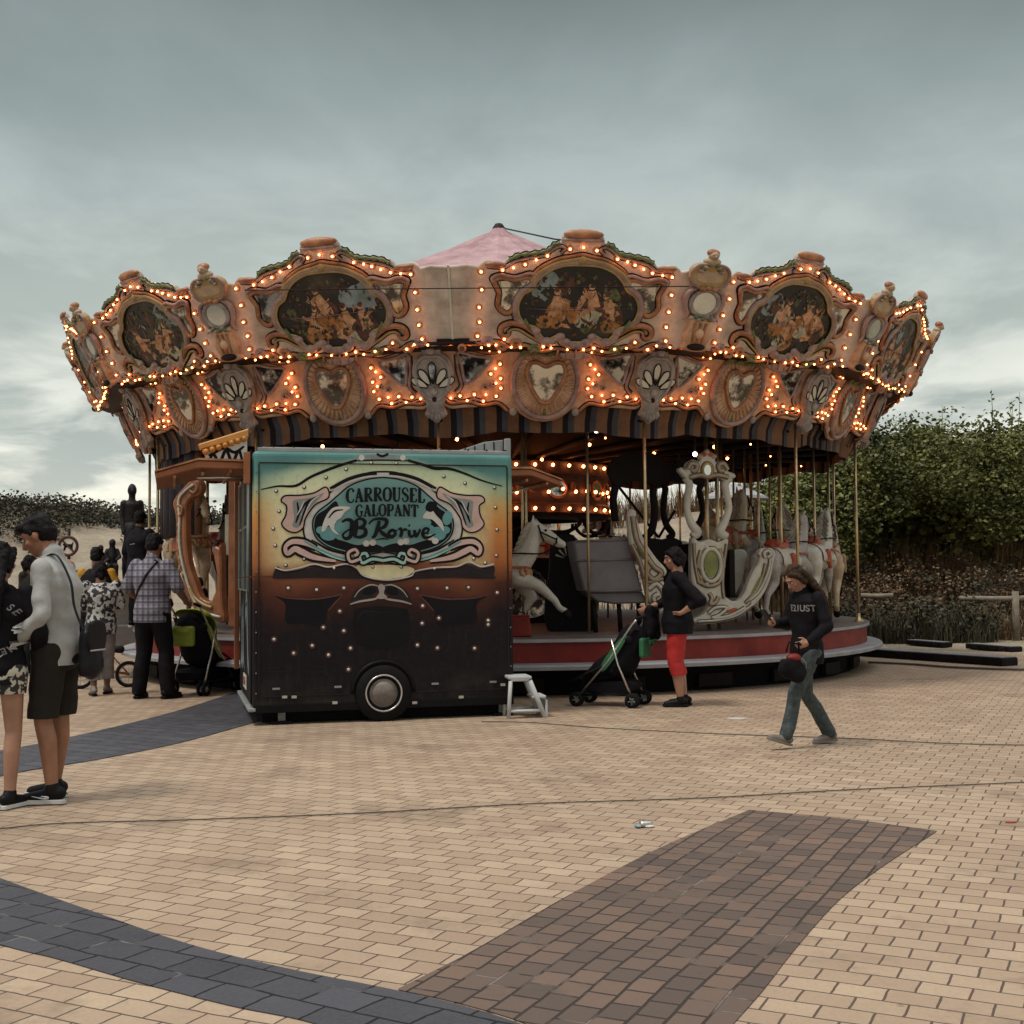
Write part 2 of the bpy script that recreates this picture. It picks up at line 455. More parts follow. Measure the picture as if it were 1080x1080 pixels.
M_['paving_slate'] = paver('paving_slate', (.034, .034, .042), (.062, .060, .074), (.010, .009, .010), .22, .17, R(-32), .006, dirt=(.10, .10, .11), wob=.03, pale=(.16, .15, .14), bump=.8)
M_['paving_brown'] = paver('paving_brown', (.088, .064, .054), (.19, .120, .088), (.04, .03, .026), .140, .112, R(64), .006, dirt=(.11, .085, .072), wob=.011, bump=1.0, pale=(.20, .165, .14))
def sand_mat():
    t = NT('sand'); co = t.coord()
    a = t.noise(co, .25, 5, .6); b = t.noise(co, 2.5, 6, .7); f = t.noise(co, 25, 4, .7)
    c = t.ramp(b, [(.3, (.27, .21, .145)), (.7, (.46, .38, .28))])
    c = t.mix(t.ramp(a, [(.45, (0, 0, 0)), (.62, (.75, .75, .75))]), c, (.10, .085, .045))
    c = t.mix(t.ramp(f, [(.3, (.4, .4, .4)), (.55, (0, 0, 0))]), c, (.14, .11, .075))
    t.link(c, t.b.inputs['Base Color']); t.b.inputs['Roughness'].default_value = .95; t.bump(t.math('ADD', b, t.math('MULTIPLY', f, .2)), .7, .15)
    return t.m
M_['sand'] = sand_mat()
def dune_sand():
    t = NT('dune_sand'); co = t.coord()
    b = t.noise(co, 1.2, 6, .7); f = t.noise(co, 18, 4, .7)
    c = t.ramp(b, [(.3, (.19, .15, .11)), (.68, (.37, .31, .235))])
    c = t.mix(t.ramp(f, [(.3, (.35, .35, .35)), (.5, (0, 0, 0))]), c, (.16, .12, .08))
    t.link(c, t.b.inputs['Base Color']); t.b.inputs['Roughness'].default_value = .95; t.bump(t.math('ADD', b, t.math('MULTIPLY', f, .15)), .8, .2)
    return t.m
M_['dune_sand'] = dune_sand()

mb = MB(); S = 900
mb.raw([(-S, -200, -.012), (S, -200, -.012), (S, 1500, -.012), (-S, 1500, -.012)], [(0, 1, 2, 3)], 'sand')
build(mb, 'ground', kind='structure', label='sandy ground behind the paved square')
mb = MB()
edge = [(-40, 24.5), (-14, 24.3), (-3, 25.2), (4, 25.0), (6.5, 22.3), (8, 21.4), (12, 21.2), (20, 20.6), (40, 20)]
e2 = cr([(x, y, 0) for x, y in edge], 6)
pl = [(-40, -12, 0), (40, -12, 0)]+[(p.x, p.y+.10*noise.noise(V((p.x*1.7, 0, 3))), 0) for p in reversed(e2)]
mb.prism(pl, -.008, 0.0, 'paving_tan', back=False)
build(mb, 'paving', kind='structure', label='tan block paving of the square')
def gpoly(pxs, z, sub=6, closed=False):
    q = [G(x, y) for x, y in pxs]
    return [(p.x, p.y) for p in cr(q, sub, closed)]
def sheet(name, poly, z, m, label):
    mb = MB(); mb.prism(poly, z-.003, z, m, back=False); return build(mb, name, kind='structure', label=label)
up_ = gpoly([(-1000, 738), (-620, 775), (-360, 822), (-160, 872), (-60, 903), (0, 927), (100, 963), (200, 997), (300, 1022), (400, 1042), (480, 1060), (560, 1085), (700, 1140)], 0)
lo_ = gpoly([(560, 1170), (420, 1115), (330, 1080), (245, 1062), (150, 1038), (60, 1012), (0, 997), (-160, 950), (-360, 884), (-620, 818), (-1000, 764)], 0)
sheet('slate_band', up_+lo_, .005, 'paving_slate', 'dark slate band crossing the near left paving')
up2 = gpoly([(-900, 990), (-500, 892), (-300, 848), (-140, 820), (-40, 798), (20, 789), (100, 772), (180, 752), (240, 733), (300, 712)], 0)
lo2 = gpoly([(370, 728), (300, 752), (245, 769), (180, 786), (100, 802), (20, 815), (-60, 834), (-140, 856), (-300, 896), (-500, 960), (-900, 1110)], 0)
sheet('slate_band', up2+lo2, .006, 'paving_slate', 'dark slate band running under the painted trailer')
bp = gpoly([(420, 1044), (500, 1003), (600, 945), (700, 893), (790, 855)], 0)+gpoly([(791, 855), (890, 864), (988, 877)], 0)+gpoly([(987, 878), (930, 915), (885, 950), (840, 1000), (805, 1045), (770, 1085), (735, 1130)], 0)+gpoly([(640, 1130), (560, 1083), (480, 1058), (421, 1045)], 0)
sheet('brown_patch', bp, .0045, 'paving_brown', 'brown brick patch set into the tan paving')

# dune behind the square
def ss(a, b, x):
    t = min(1, max(0, (x-a)/(b-a))); return t*t*(3-2*t)
def dune_h(x, y):
    crest = 3.0+.5*noise.noise(V((x*.09, 4, 0)))
    if x < -8: crest = 2.95+.8*ss(-12, -20, x)
    crest += .6*ss(4, 12, x)
    start = 27.5+1.5*noise.noise(V((x*.11, 0, 7)))+(6 if x < -6 else 0)*ss(-4, -9, x)
    k_ = ss(4, 8, x); start -= 1.3*k_
    h = crest*ss(start, start+11-3*k_, y)
    h += (.22*noise.noise(V((x*.5, y*.5, 0)))+.35*noise.noise(V((x*.17, y*.17, 5))))*ss(start, start+3, y)
    return h-.10*(1-ss(start-1, start+1, y))
mb = MB(); nx, ny = 150, 50; X0, X1, Y0, Y1 = -60, 60, 25, 75
vs = []
for j in range(ny+1):
    for i in range(nx+1):
        x = X0+(X1-X0)*i/nx; y = Y0+(Y1-Y0)*(j/ny)**1.3
        vs.append((x, y, dune_h(x, y)))
fs = [(j*(nx+1)+i, j*(nx+1)+i+1, (j+1)*(nx+1)+i+1, (j+1)*(nx+1)+i) for j in range(ny) for i in range(nx)]
mb.raw(vs, fs, 'dune_sand', smooth=True)
build(mb, 'dune', kind='structure', label='pale sand dune behind the carousel')

# ------------------------------------------------------------------ planting
def leaf_mat(name, a, b, c):
    t = NT(name); g = t.add('ShaderNodeNewGeometry').outputs['Random Per Island']
    n = t.noise(t.coord(), .8, 3, .6)
    k = t.math('ADD', t.math('MULTIPLY', g, .5), t.math('MULTIPLY_ADD', n, 1.5, -.45))
    t.link(t.ramp(k, [(.2, a), (.55, b), (.9, c)]), t.b.inputs['Base Color']); t.b.inputs['Roughness'].default_value = .55
    t.b.inputs['Specular IOR Level'].default_value = .25
    t.b.inputs['Transmission Weight'].default_value = 0
    return t.m
M_['leaf_thicket'] = leaf_mat('leaf_thicket', (.034, .040, .013), (.098, .110, .030), (.22, .215, .065))
M_['leaf_dark'] = leaf_mat('leaf_dark', (.022, .022, .014), (.045, .042, .024), (.08, .072, .038))
M_['straw'] = leaf_mat('straw', (.06, .036, .021), (.15, .088, .046), (.25, .17, .095))
rnd = random.Random(7)
def leaf(mb, p, s, m, rr):
    a = rr.uniform(0, 2*PI); tilt = rr.uniform(-.9, .9); d = V((math.cos(a), math.sin(a), tilt)).normalized()
    sd_ = d.orthogonal().normalized(); sd_.rotate(Matrix.Rotation(rr.uniform(0, 6.3), 3, d))
    n_ = d.cross(sd_)
    q = [p, p+d*s*.5+sd_*s*.32+n_*s*.08, p+d*s, p+d*s*.5-sd_*s*.32+n_*s*.08]
    mb.raw(q, [(0, 1, 2, 3)], m)
def clump(mb, c, r, n, s, m, rr):
    for _ in range(n):
        q = V((rr.gauss(0, 1), rr.gauss(0, 1), rr.gauss(0, 1))).normalized()*(rr.random()**.4)
        p = c+V((q.x*r[0], q.y*r[1], q.z*r[2]))
        leaf(mb, p, s*rr.uniform(.6, 1.3), m, rr)
def top_y(px):   # crown line of the thicket in the photograph's terms, only used for heights
    pts = [(760, 528), (790, 505), (830, 490), (870, 470), (905, 458), (930, 448), (980, 444), (1040, 441), (1100, 438), (1200, 434), (1320, 440)]
    for (a, ya), (b, yb) in zip(pts, pts[1:]):
        if a <= px <= b: return ya+(yb-ya)*(px-a)/(b-a)+13*noise.noise(V((px*.022, 3, 0)))+5*noise.noise(V((px*.07, 9, 0)))
    return 440
mb = MB(); mt = MB()
for i in range(330):      # dense dark interior of the thicket
    px = rnd.uniform(800, 1320); Y = rnd.uniform(29.5, 32.5); x = (px-540)/F*Y
    zt = CAMZ+(603-top_y(px))*Y/F; z = rnd.uniform(1.9 if px > 900 else 1.2, max(2.1, zt-.9))
    clump(mb, V((x, Y, z)), (.8, .5, .6), 60, .26, 'leaf_thicket', rnd)
for i in range(640):
    px = rnd.uniform(790, 1320); Y = rnd.uniform(27.5, 33)
    x = (px-540)/F*Y
    ztop = CAMZ+(603-top_y(px))*Y/F
    lo = 2.35+.4*math.sin(px*.021) if px > 900 else 1.5
    k = rnd.random()**.7
    z = lo+(ztop-lo-.45)*k
    r = rnd.uniform(.35, .75)
    front = 27.3+2.2*k
    if rnd.random() < .6: Y2 = front+rnd.uniform(0, 1.2)
    else: Y2 = Y
    x = (px-540)/F*Y2
    clump(mb, V((x, Y2, z)), (r*1.2, r, r*.75), int(130*r/.55), .11, 'leaf_thicket', rnd)
for i in range(16):
    px = rnd.uniform(880, 1300); Y = rnd.uniform(28.5, 31); x = (px-540)/F*Y
    zt = CAMZ+(603-top_y(px))*Y/F
    h = rnd.choice([.1, .15, .25, .6])*rnd.uniform(.6, 1.1)
    a = V((x, Y, zt-.6)); b = V((x+rnd.uniform(-.15, .15), Y, zt+h))
    mb.tube([a, (a+b)/2+V((.04, 0, 0)), b], [.012, .009, .004], 'leaf_thicket', 4)
    for k in range(10):
        leaf(mb, a.lerp(b, rnd.uniform(.4, 1)), rnd.uniform(.07, .13), 'leaf_thicket', rnd)
build(mb, 'shrub_thicket', kind='stuff', label='tall dense green shrub thicket on the dune at right', cat='thicket')
# dark scrub along the left dune crest
mb = MB()
for i in range(760):
    x = rnd.uniform(-40, -10.0); Y = rnd.uniform(40.5, 50)
    base = dune_h(x, Y)
    if x > -15 and Y < 43.5 and rnd.random() < .8: continue
    r = rnd.uniform(.35, .8)
    clump(mb, V((x, Y, base+r*.5)), (r*1.2, r, r*.75), int(95*r/.5), .13, 'leaf_dark', rnd)
build(mb, 'dune_scrub', kind='stuff', label='dark scrub along the crest of the left dune', cat='scrub')
# dry grass
def tuft(mb, p, h, n, rr, spread=.35, m='straw', wd=.012):
    for _ in range(n):
        a = rr.uniform(0, 6.28); l = h*rr.uniform(.5, 1.1); d = V((math.cos(a), math.sin(a), 0))*rr.uniform(.05, spread)*l
        b0 = p+V((rr.gauss(0, .07), rr.gauss(0, .07), 0)); s_ = V((-math.sin(a), math.cos(a), 0))*wd
        q1 = b0+d*.35+V((0, 0, l*.6)); q2 = b0+d+V((0, 0, l))
        mb.raw([b0-s_, b0+s_, q1+s_*.7, q1-s_*.7, q2], [(0, 1, 2, 3), (3, 2, 4)], m)
mb = MB()
for i in range(3600):
    px = rnd.uniform(620, 1320); Y = rnd.uniform(24.8, 31.0) if px > 880 else rnd.uniform(27, 33)
    x = (px-540)/F*Y
    if px > 1035 and Y < 26.0 and rnd.random() < .8: continue
    if noise.noise(V((x*.6, Y*.6, 2))) < -.15: continue
    if px < 760 and rnd.random() < .82 and Y < 32: continue
    tuft(mb, V((x, Y, max(0, dune_h(x, Y))-.02)), rnd.uniform(.25, .85)*(1.25 if Y > 28 else 1) if px > 880 else rnd.uniform(.4, .9), 16, rnd, .6)
for i in range(420):      # soft brown scrub between the grass
    px = rnd.uniform(860, 1320); Y = rnd.uniform(26.0, 28.6); x = (px-540)/F*Y; r = rnd.uniform(.18, .45)
    if px > 1040 and Y < 26.5: continue
    clump(mb, V((x, Y, dune_h(x, Y)+rnd.uniform(.1, 1.25))), (r*1.4, r, r*.7), int(120*r), .08, 'straw' if rnd.random() < .7 else 'leaf_dark', rnd)
for i in range(420):
    x = rnd.uniform(-2, 9.5); Y = rnd.uniform(35.5, 40)
    tuft(mb, V((x, Y, dune_h(x, Y)-.02)), rnd.uniform(.5, 1.1), 16, rnd, .6)
for i in range(320):
    px = rnd.uniform(870, 1045); Y = rnd.uniform(24.0, 25.2); x = (px-540)/F*Y
    tuft(mb, V((x, Y, -.03)), rnd.uniform(.2, .7), 12, rnd, .7, 'leaf_dark')
for i in range(90):
    px = 870+175*rnd.random()**.9; Y = rnd.uniform(24.2, 26.0); x = (px-540)/F*Y; r = rnd.uniform(.2, .45)
    clump(mb, V((x, Y, rnd.uniform(.1, .75))), (r*1.3, r, r*.7), int(110*r), .10, 'leaf_dark', rnd)
build(mb, 'dry_grass', kind='stuff', label='dry brown dune grass below the thicket', cat='grass')
# ------------------------------------------------------------------ carousel
CC = V((-.17, 19.8, 0)); N = 14; HA = PI/N; STEP = 2*PI/N
TOPPH = R(8.56); LOWPH = R(5.76)
car = thing('carousel', 'large round carousel with lamp-lit ornate top boards and a pink tent roof', 'carousel', CC)
def part(mb, name, mx=None, parent=car, **kw): return build(mb, name, parent, mx, **kw)
def pdir(th): return V((math.sin(th), -math.cos(th), 0)), V((math.cos(th), math.sin(th), 0))
def panel_mx(th, rb, zb, rt, zt, corner=False):
    """frame in the carousel's space: u along the board, v up the slope, w outwards"""
    n, t = pdir(th); k = 1 if corner else math.cos(HA)
    o = n*rb*k+V((0, 0, zb)); v = (n*(rt-rb)*k+V((0, 0, zt-zb))).normalized(); w_ = t.cross(v)
    m = Matrix((t, v, w_)).transposed().to_4x4(); m.translation = o
    return m
UB = (6.12, 3.93, 6.48, 4.64); LB = (5.52, 3.28, 5.80, 3.93)
ku, kv = 381.0, 350.0
def zu(x, y): return ((x-625)/ku, (545-y)/kv)
def zl(x, y): return ((x-452)/356.0, (838-y)/340.0)
def sym(half):
    """mirror a right half outline (top centre to bottom centre) into a closed loop"""
    h = [V((p[0], p[1])) for p in half]; r_ = [V((-p.x, p.y)) for p in reversed(h)]
    if abs(h[-1].x) < 1e-6: r_ = r_[1:]
    if abs(h[0].x) < 1e-6: r_ = r_[:-1]
    return h+r_
def c2(pts, sub=5, closed=True): return [(p.x, p.y) for p in cr([(*V(q).to_2d(), 0) for q in pts], sub, closed)]

# --- upper rounding board
half = [zu(*p) for p in [(625, 102), (668, 104), (700, 116), (712, 132), (716, 149)]]
half = c2(half, 4, False)+c2([zu(*p) for p in [(718, 150), (742, 150), (764, 170), (800, 184), (845, 190), (890, 197), (930, 214), (948, 234), (975, 236), (1000, 228), (1024, 228), (1044, 240)]], 4, False)
half += [(1.12, .845), (1.24, .86), (1.437, .835), (1.365, 0.02)]
half += c2([(1.365, .02), (1.2, -.02), (1.0, -.03), (.8, .0), (.62, -.035), (.4, -.02), (.2, -.05), (0, -.05)], 4, False)
UPPER = sym(half)
hole_half = [zu(*p) for p in [(625, 236), (700, 240), (760, 262), (800, 296), (822, 330), (858, 352), (876, 392), (866, 436), (830, 462), (796, 474), (780, 498), (752, 520), (714, 504), (690, 500), (668, 524), (625, 528)]]
HOLE = c2([(p.x*1.05, (p.y-.47)*1.05+.47) for p in sym(hole_half)], 4)
mbp = MB(); mbp.prism(UPPER, -.05, 0, 'board_peach', ch=.012)
# plain extension strips where no bust stands
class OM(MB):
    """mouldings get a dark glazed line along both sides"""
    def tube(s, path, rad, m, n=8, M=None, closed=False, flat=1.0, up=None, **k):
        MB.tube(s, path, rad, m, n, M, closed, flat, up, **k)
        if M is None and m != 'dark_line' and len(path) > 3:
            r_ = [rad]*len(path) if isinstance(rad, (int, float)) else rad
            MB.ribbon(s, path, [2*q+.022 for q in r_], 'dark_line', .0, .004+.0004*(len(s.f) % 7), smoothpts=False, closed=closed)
def mouldings():
    mb = OM()
    h3 = [(*p, .02) for p in c2(inset2(sym(hole_half), -.045) if area2(sym(hole_half)) > 0 else inset2(sym(hole_half), .045), 4)]
    mb.tube(h3, .036, 'frame_mauve', 7, closed=True, up=(0, 0, 1), flat=.8)
    h3 = [(*p, .028) for p in c2(inset2(sym(hole_half), -.012) if area2(sym(hole_half)) > 0 else inset2(sym(hole_half), .012), 4)]
    mb.tube(h3, .014, 'frame_gold', 6, closed=True, up=(0, 0, 1))
    # arch hood over the painting
    a = cr([(*zu(*p), .03) for p in [(415, 300), (450, 262), (520, 226), (580, 214), (625, 206), (670, 214), (730, 226), (800, 262), (835, 300)]], 5)
    mb.tube(a, .022, 'frame_gold', 6, up=(0, 0, 1)); mb.tube([p+V((0, .04, -.01)) for p in a], .018, 'frame_rust', 6, up=(0, 0, 1))
    mb.ell((*zu(625, 212), .04), (.05, .045, .03), 'frame_gold')
    # lobes under the painting
    for s in (-1, 1):
        for x, y in ((694, 512), (752, 530), (800, 492), (668, 534), (640, 545)):
            u, v = zu(x, y); mb.ell((s*u, v, .02), (.06, .05, .035), 'frame_mauve', nu=10, nv=6)
        # side mirror frames
        fr = [zu(*p) for p in [(815, 300), (850, 285), (905, 296), (955, 288), (985, 300), (972, 328), (962, 350), (966, 392), (940, 420), (912, 420), (896, 386), (880, 356), (850, 334)]]
        mb.tube([(s*p[0], p[1], .018) for p in c2(fr, 3)], .026, 'frame_rust', 6, closed=True, up=(0, 0, 1))
        top = cr([(s*zu(*p)[0], zu(*p)[1], .03) for p in [(800, 280), (840, 268), (900, 284), (960, 276), (995, 288), (990, 304)]], 4)
        mb.tube(top, .02, 'frame_mauve', 6, up=(0, 0, 1))
        # scroll
        sc_ = cr([(s*zu(*p)[0], zu(*p)[1], .02) for p in [(770, 520), (815, 492), (850, 470), (900, 462), (940, 474), (948, 500), (930, 514), (912, 504), (918, 490)]], 5)
        mb.tube(sc_, crv([.012, .03, .036, .032, .030, .028, .024, .02, .016], 5), 'frame_rust', 7, up=(0, 0, 1))
        sc_ = cr([(s*zu(*p)[0], zu(*p)[1], .022) for p in [(775, 536), (830, 508), (868, 488), (900, 486), (916, 498)]], 5)
        mb.tube(sc_, .014, 'frame_gold', 6, up=(0, 0, 1))
        lf = cr([(s*zu(*p)[0], zu(*p)[1], .03) for p in [(800, 510), (835, 470), (850, 440)]], 5)
        mb.tube(lf, crv([.01, .03, .008], 5), 'leaf_green', 6, up=(0, 0, 1))
        # ridge along the crest
        cre = cr([(s*zu(*p)[0], zu(*p)[1], .012) for p in [(722, 152), (745, 158), (766, 178), (800, 190), (845, 196), (890, 203), (926, 220)]], 4)
        rr = [(.022+.008*math.sin(i*1.9)) for i in range(len(cre))]
        mb.tube(cre, rr, 'leaf_green', 6, up=(0, 0, 1))
        cre = cr([(s*zu(*p)[0], zu(*p)[1], .012) for p in [(716, 190), (700, 172), (722, 164), (750, 176), (785, 200), (850, 212), (905, 226), (940, 246), (980, 250), (1018, 246)]], 4)
        mb.tube(cre, .016, 'frame_mauve', 6, up=(0, 0, 1))
        mb.ell((s*zu(985, 238)[0], zu(985, 238)[1], .01), (.12, .03, .04), 'frame_rust')
        # flower clusters on the lower rail
        for x, y, c in ((880, 540, 'frame_rust'), (1000, 534, 'frame_mauve'), (940, 556, 'frame_rust'), (800, 560, 'leaf_green')):
            u, v = zu(x, y)
            for k in range(6):
                a = k*1.05; mb.ell((s*u+.045*math.cos(a), v+.028*math.sin(a), .015), (.035, .026, .022), c, nu=8, nv=5)
        sw = cr([(s*zu(*p)[0], zu(*p)[1], .012) for p in [(625, 578), (700, 560), (770, 572), (840, 548), (900, 560), (960, 536), (1045, 548)]], 4)
        mb.tube(sw, .02, 'frame_rust', 6, up=(0, 0, 1))
    # crest dome
    mb.ell((*zu(625, 118), -.01), (.225, .055, .06), 'frame_rust'); mb.ell((*zu(625, 138), -.005), (.24, .03, .06), 'frame_mauve')
    mb.prism(c2([zu(*p) for p in [(560, 580), (625, 574), (690, 580), (670, 598), (625, 604), (580, 598)]], 4), 0, .03, 'frame_mauve', ch=.01)
    for k in range(5): mb.tube([(*zu(548+k*38, 594), .03), (*zu(552+k*38, 560), .03)], .012, 'frame_rust', 6)
    return mb.mesh('picture_frame')
ME_FRAME = mouldings()
def mir(s):
    mb = MB(); fr = [zu(*p) for p in [(825, 303), (852, 290), (905, 299), (958, 302), (948, 350), (952, 400), (925, 414), (906, 400), (892, 366), (856, 336)]]
    mb.prism([(s*a, b) for a, b in fr], 0.002, .010, 'mirror_pale_reflect'); return mb.mesh('mirror')
ME_MIR = [mir(-1), mir(1)]
# --- dark pastoral painting: invented figures and foliage
def paint_mat():
    t = NT('painting_ground'); co = t.coord(); oi = t.add('ShaderNodeObjectInfo')
    v = t.add('ShaderNodeVectorMath', operation='MULTIPLY_ADD'); t.link(oi.outputs['Random'], v.inputs[0]); v.inputs[1].default_value = (40, 30, 20); t.link(co, v.inputs[2])
    a = t.noise(v.outputs[0], 1.6, 5, .6); b = t.noise(v.outputs[0], 7, 6, .7)
    c = t.ramp(a, [(.35, (.006, .005, .007)), (.52, (.014, .011, .011)), (.60, (.04, .032, .016)), (.68, (.08, .066, .036)), (.78, (.16, .145, .11))])
    c = t.mix(t.ramp(b, [(.42, (0, 0, 0)), (.62, (.8, .8, .8))]), c, (.012, .011, .010))
    t.link(c, t.b.inputs['Base Color']); t.b.inputs['Roughness'].default_value = .45
    return t.m
M_['painting_ground'] = paint_mat()
defm('paint_flesh', (.42, .18, .085), .5, .4, 14, .05, col2=(.52, .28, .15)); defm('paint_ochre', (.34, .14, .04), .5, .5, 14, .05)
defm('paint_pale', (.40, .36, .26), .5, .4, 12, .05); defm('paint_moss', (.05, .06, .022), .5, .6, 22, .05, col2=(.10, .10, .04)); defm('paint_umber', (.09, .035, .02), .5, .5, 12, .05)
defm('paint_skyblue', (.20, .24, .24), .5, .4, 6, .05)
def painting(seed):
    rr = random.Random(seed); mb = MB(); mb.prism(HOLE, .002, .006, 'painting_ground')
    z = [.0062]
    def blob(x, y, r, m, k=9, j=.35, sx=1.0):
        z[0] += .00006
        p = [(x+sx*r*math.cos(2*PI*i/k)*rr.uniform(1-j, 1+j), y+r*math.sin(2*PI*i/k)*rr.uniform(1-j, 1+j)) for i in range(k)]
        mb.prism(c2(p, 3), z[0]-.00003, z[0], m, back=False)
    def limb(pts, w, m):
        z[0] += .00006; mb.ribbon(pts, w, m, z[0]-.00003, z[0])
    if rr.random() < .6: blob(rr.choice((-.35, .4)), .62, .16, 'paint_skyblue', 10, .4, 1.3)
    for _ in range(16):
        a = rr.uniform(0, 6.28); x, y = .52*math.cos(a)*rr.uniform(.4, 1), .47+.30*math.sin(a)*rr.uniform(.4, 1)
        blob(x, y, rr.uniform(.035, .09), rr.choice(['paint_moss', 'paint_umber', 'painting_ground', 'painting_ground']), 10, .5)
    for g in range(rr.choice((3, 4))):
        x = -.26+.24*g+rr.uniform(-.05, .07); y = rr.uniform(.24, .46); ln = rr.uniform(-.10, .10)
        blob(x+ln*.3, y-.02, .15, rr.choice(['paint_ochre', 'paint_pale', 'paint_umber', 'paint_ochre']), 9, .35, 1.0)
        limb([(x, y), (x+ln*.6, y+.10), (x+ln, y+.19)], [.14, .12, .08], 'paint_flesh')
        limb([(x+ln, y+.17), (x+ln+rr.uniform(-.16, .16), y+.12), (x+rr.uniform(-.22, .22), y+rr.uniform(.02, .24))], [.045, .038, .028], 'paint_flesh')
        limb([(x, y), (x+rr.uniform(-.16, .16), y-.08), (x+rr.uniform(-.22, .22), y-.15)], [.07, .055, .035], 'paint_flesh')
        blob(x+ln*1.15, y+.235, .036, 'paint_flesh', 8, .1); blob(x+ln*1.15+rr.uniform(-.02, .02), y+.258, .032, 'paint_umber', 8, .2)
        blob(x+rr.uniform(-.1, .1), y-.10, .07, rr.choice(['paint_ochre', 'paint_umber', 'paint_pale']), 8, .4, 1.4)
    for _ in range(150):          # leaf dabs and shadow strokes round the rim and over the figures
        a = rr.uniform(0, 6.28); k = rr.uniform(.62, 1.0); x, y = .62*math.cos(a)*k, .47+.36*math.sin(a)*k
        blob(x, y, rr.uniform(.008, .026), rr.choice(['paint_moss', 'paint_umber', 'painting_ground', 'painting_ground']), 6, .5)
    for _ in range(46):
        x, y = rr.gauss(0, .22), rr.uniform(.16, .62); a = rr.uniform(.6, 2.4); l = rr.uniform(.03, .10)
        limb([(x, y), (x+l*.6*math.cos(a)+.01, y+l*.5*math.sin(a)), (x+l*math.cos(a), y+l*math.sin(a))], [.004, rr.uniform(.008, .02), .004], rr.choice(['paint_umber', 'paint_umber', 'painting_ground', 'paint_flesh', 'paint_ochre', 'paint_pale']))
    return mb.mesh('painting')
UBULBS = [zu(*p) for p in [(570, 172), (682, 175), (478, 200), (388, 235), (296, 258), (208, 267), (214, 335), (207, 403), (212, 460), (206, 515), (255, 550), (319, 525), (390, 556), (486, 552), (848, 226), (926, 255), (1012, 268), (1018, 338), (1014, 405), (1010, 465), (1014, 520), (938, 556), (880, 528), (794, 556), (704, 554), (772, 205)]]
LBULBS = [zl(*p) for p in [(636, 655), (672, 694), (632, 712), (630, 750), (648, 782), (737, 776), (795, 782), (640, 606), (720, 596), (797, 588),
                          (268, 655), (232, 694), (272, 712), (274, 750), (256, 782), (167, 776), (109, 782), (264, 606), (184, 596), (107, 588), (700, 802), (204, 802)]]
UEXTRA = [zu(*p) for p in [(520, 556), (590, 562), (660, 560), (740, 566), (845, 552), (350, 556), (285, 548), (225, 560), (1035, 545), (975, 540), (625, 164), (432, 216), (340, 248), (815, 214), (886, 240), (970, 262)]]
LEXTRA = [zl(*p) for p in [(655, 672), (650, 730), (690, 776), (766, 800), (832, 790), (610, 596), (680, 602), (760, 590), (250, 672), (254, 730), (214, 776), (138, 800), (72, 790), (294, 596), (224, 602), (144, 590), (836, 578), (68, 578)]]
def bulb_mesh(m='bulb_glow', r=.0128):
    bm = bmesh.new(); bmesh.ops.create_icosphere(bm, subdivisions=2, radius=r)
    me = bpy.data.meshes.new('light_bulb')
    for f in bm.faces: f.smooth = True
    bm.to_mesh(me); bm.free(); me.materials.append(M_[m]); return me
ME_BULB = bulb_mesh()
REST = []           # lamps beyond the hundred largest: gathered into one part
def bulbs(parent, mx, pts, own):
    for u, v in pts:
        if own: link('light_bulb', ME_BULB, parent, Matrix.Translation((u, v, .032)))
        else: REST.append(mx @ V((u, v, .032)))
    return
def collars(pts, mb, w=0.0):
    for u, v in pts: mb.lathe([(.034, 0), (.034, .010), (.022, .014), (.014, .012)], 'frame_rust', 8, Matrix.Translation((u, v, w)))
    return mb
NAMES = {0: 'board right of the open seam', -1: 'board left of the open seam'}
collars(UBULBS, mbp); ME_UP = mbp.mesh('rounding_board')
for k in range(-4, 10):
    th = TOPPH+k*STEP; mx = panel_mx(th, *UB)
    b = link('rounding_board', ME_UP, car, mx)
    if -3 <= k <= 3:
        link('painting', painting(31+k), b); link('picture_frame', ME_FRAME, b)
        for q in ME_MIR: link('mirror', q, b)
        bulbs(b, mx, UBULBS, k in (-1, 0)); bulbs(b, mx, UEXTRA, False)
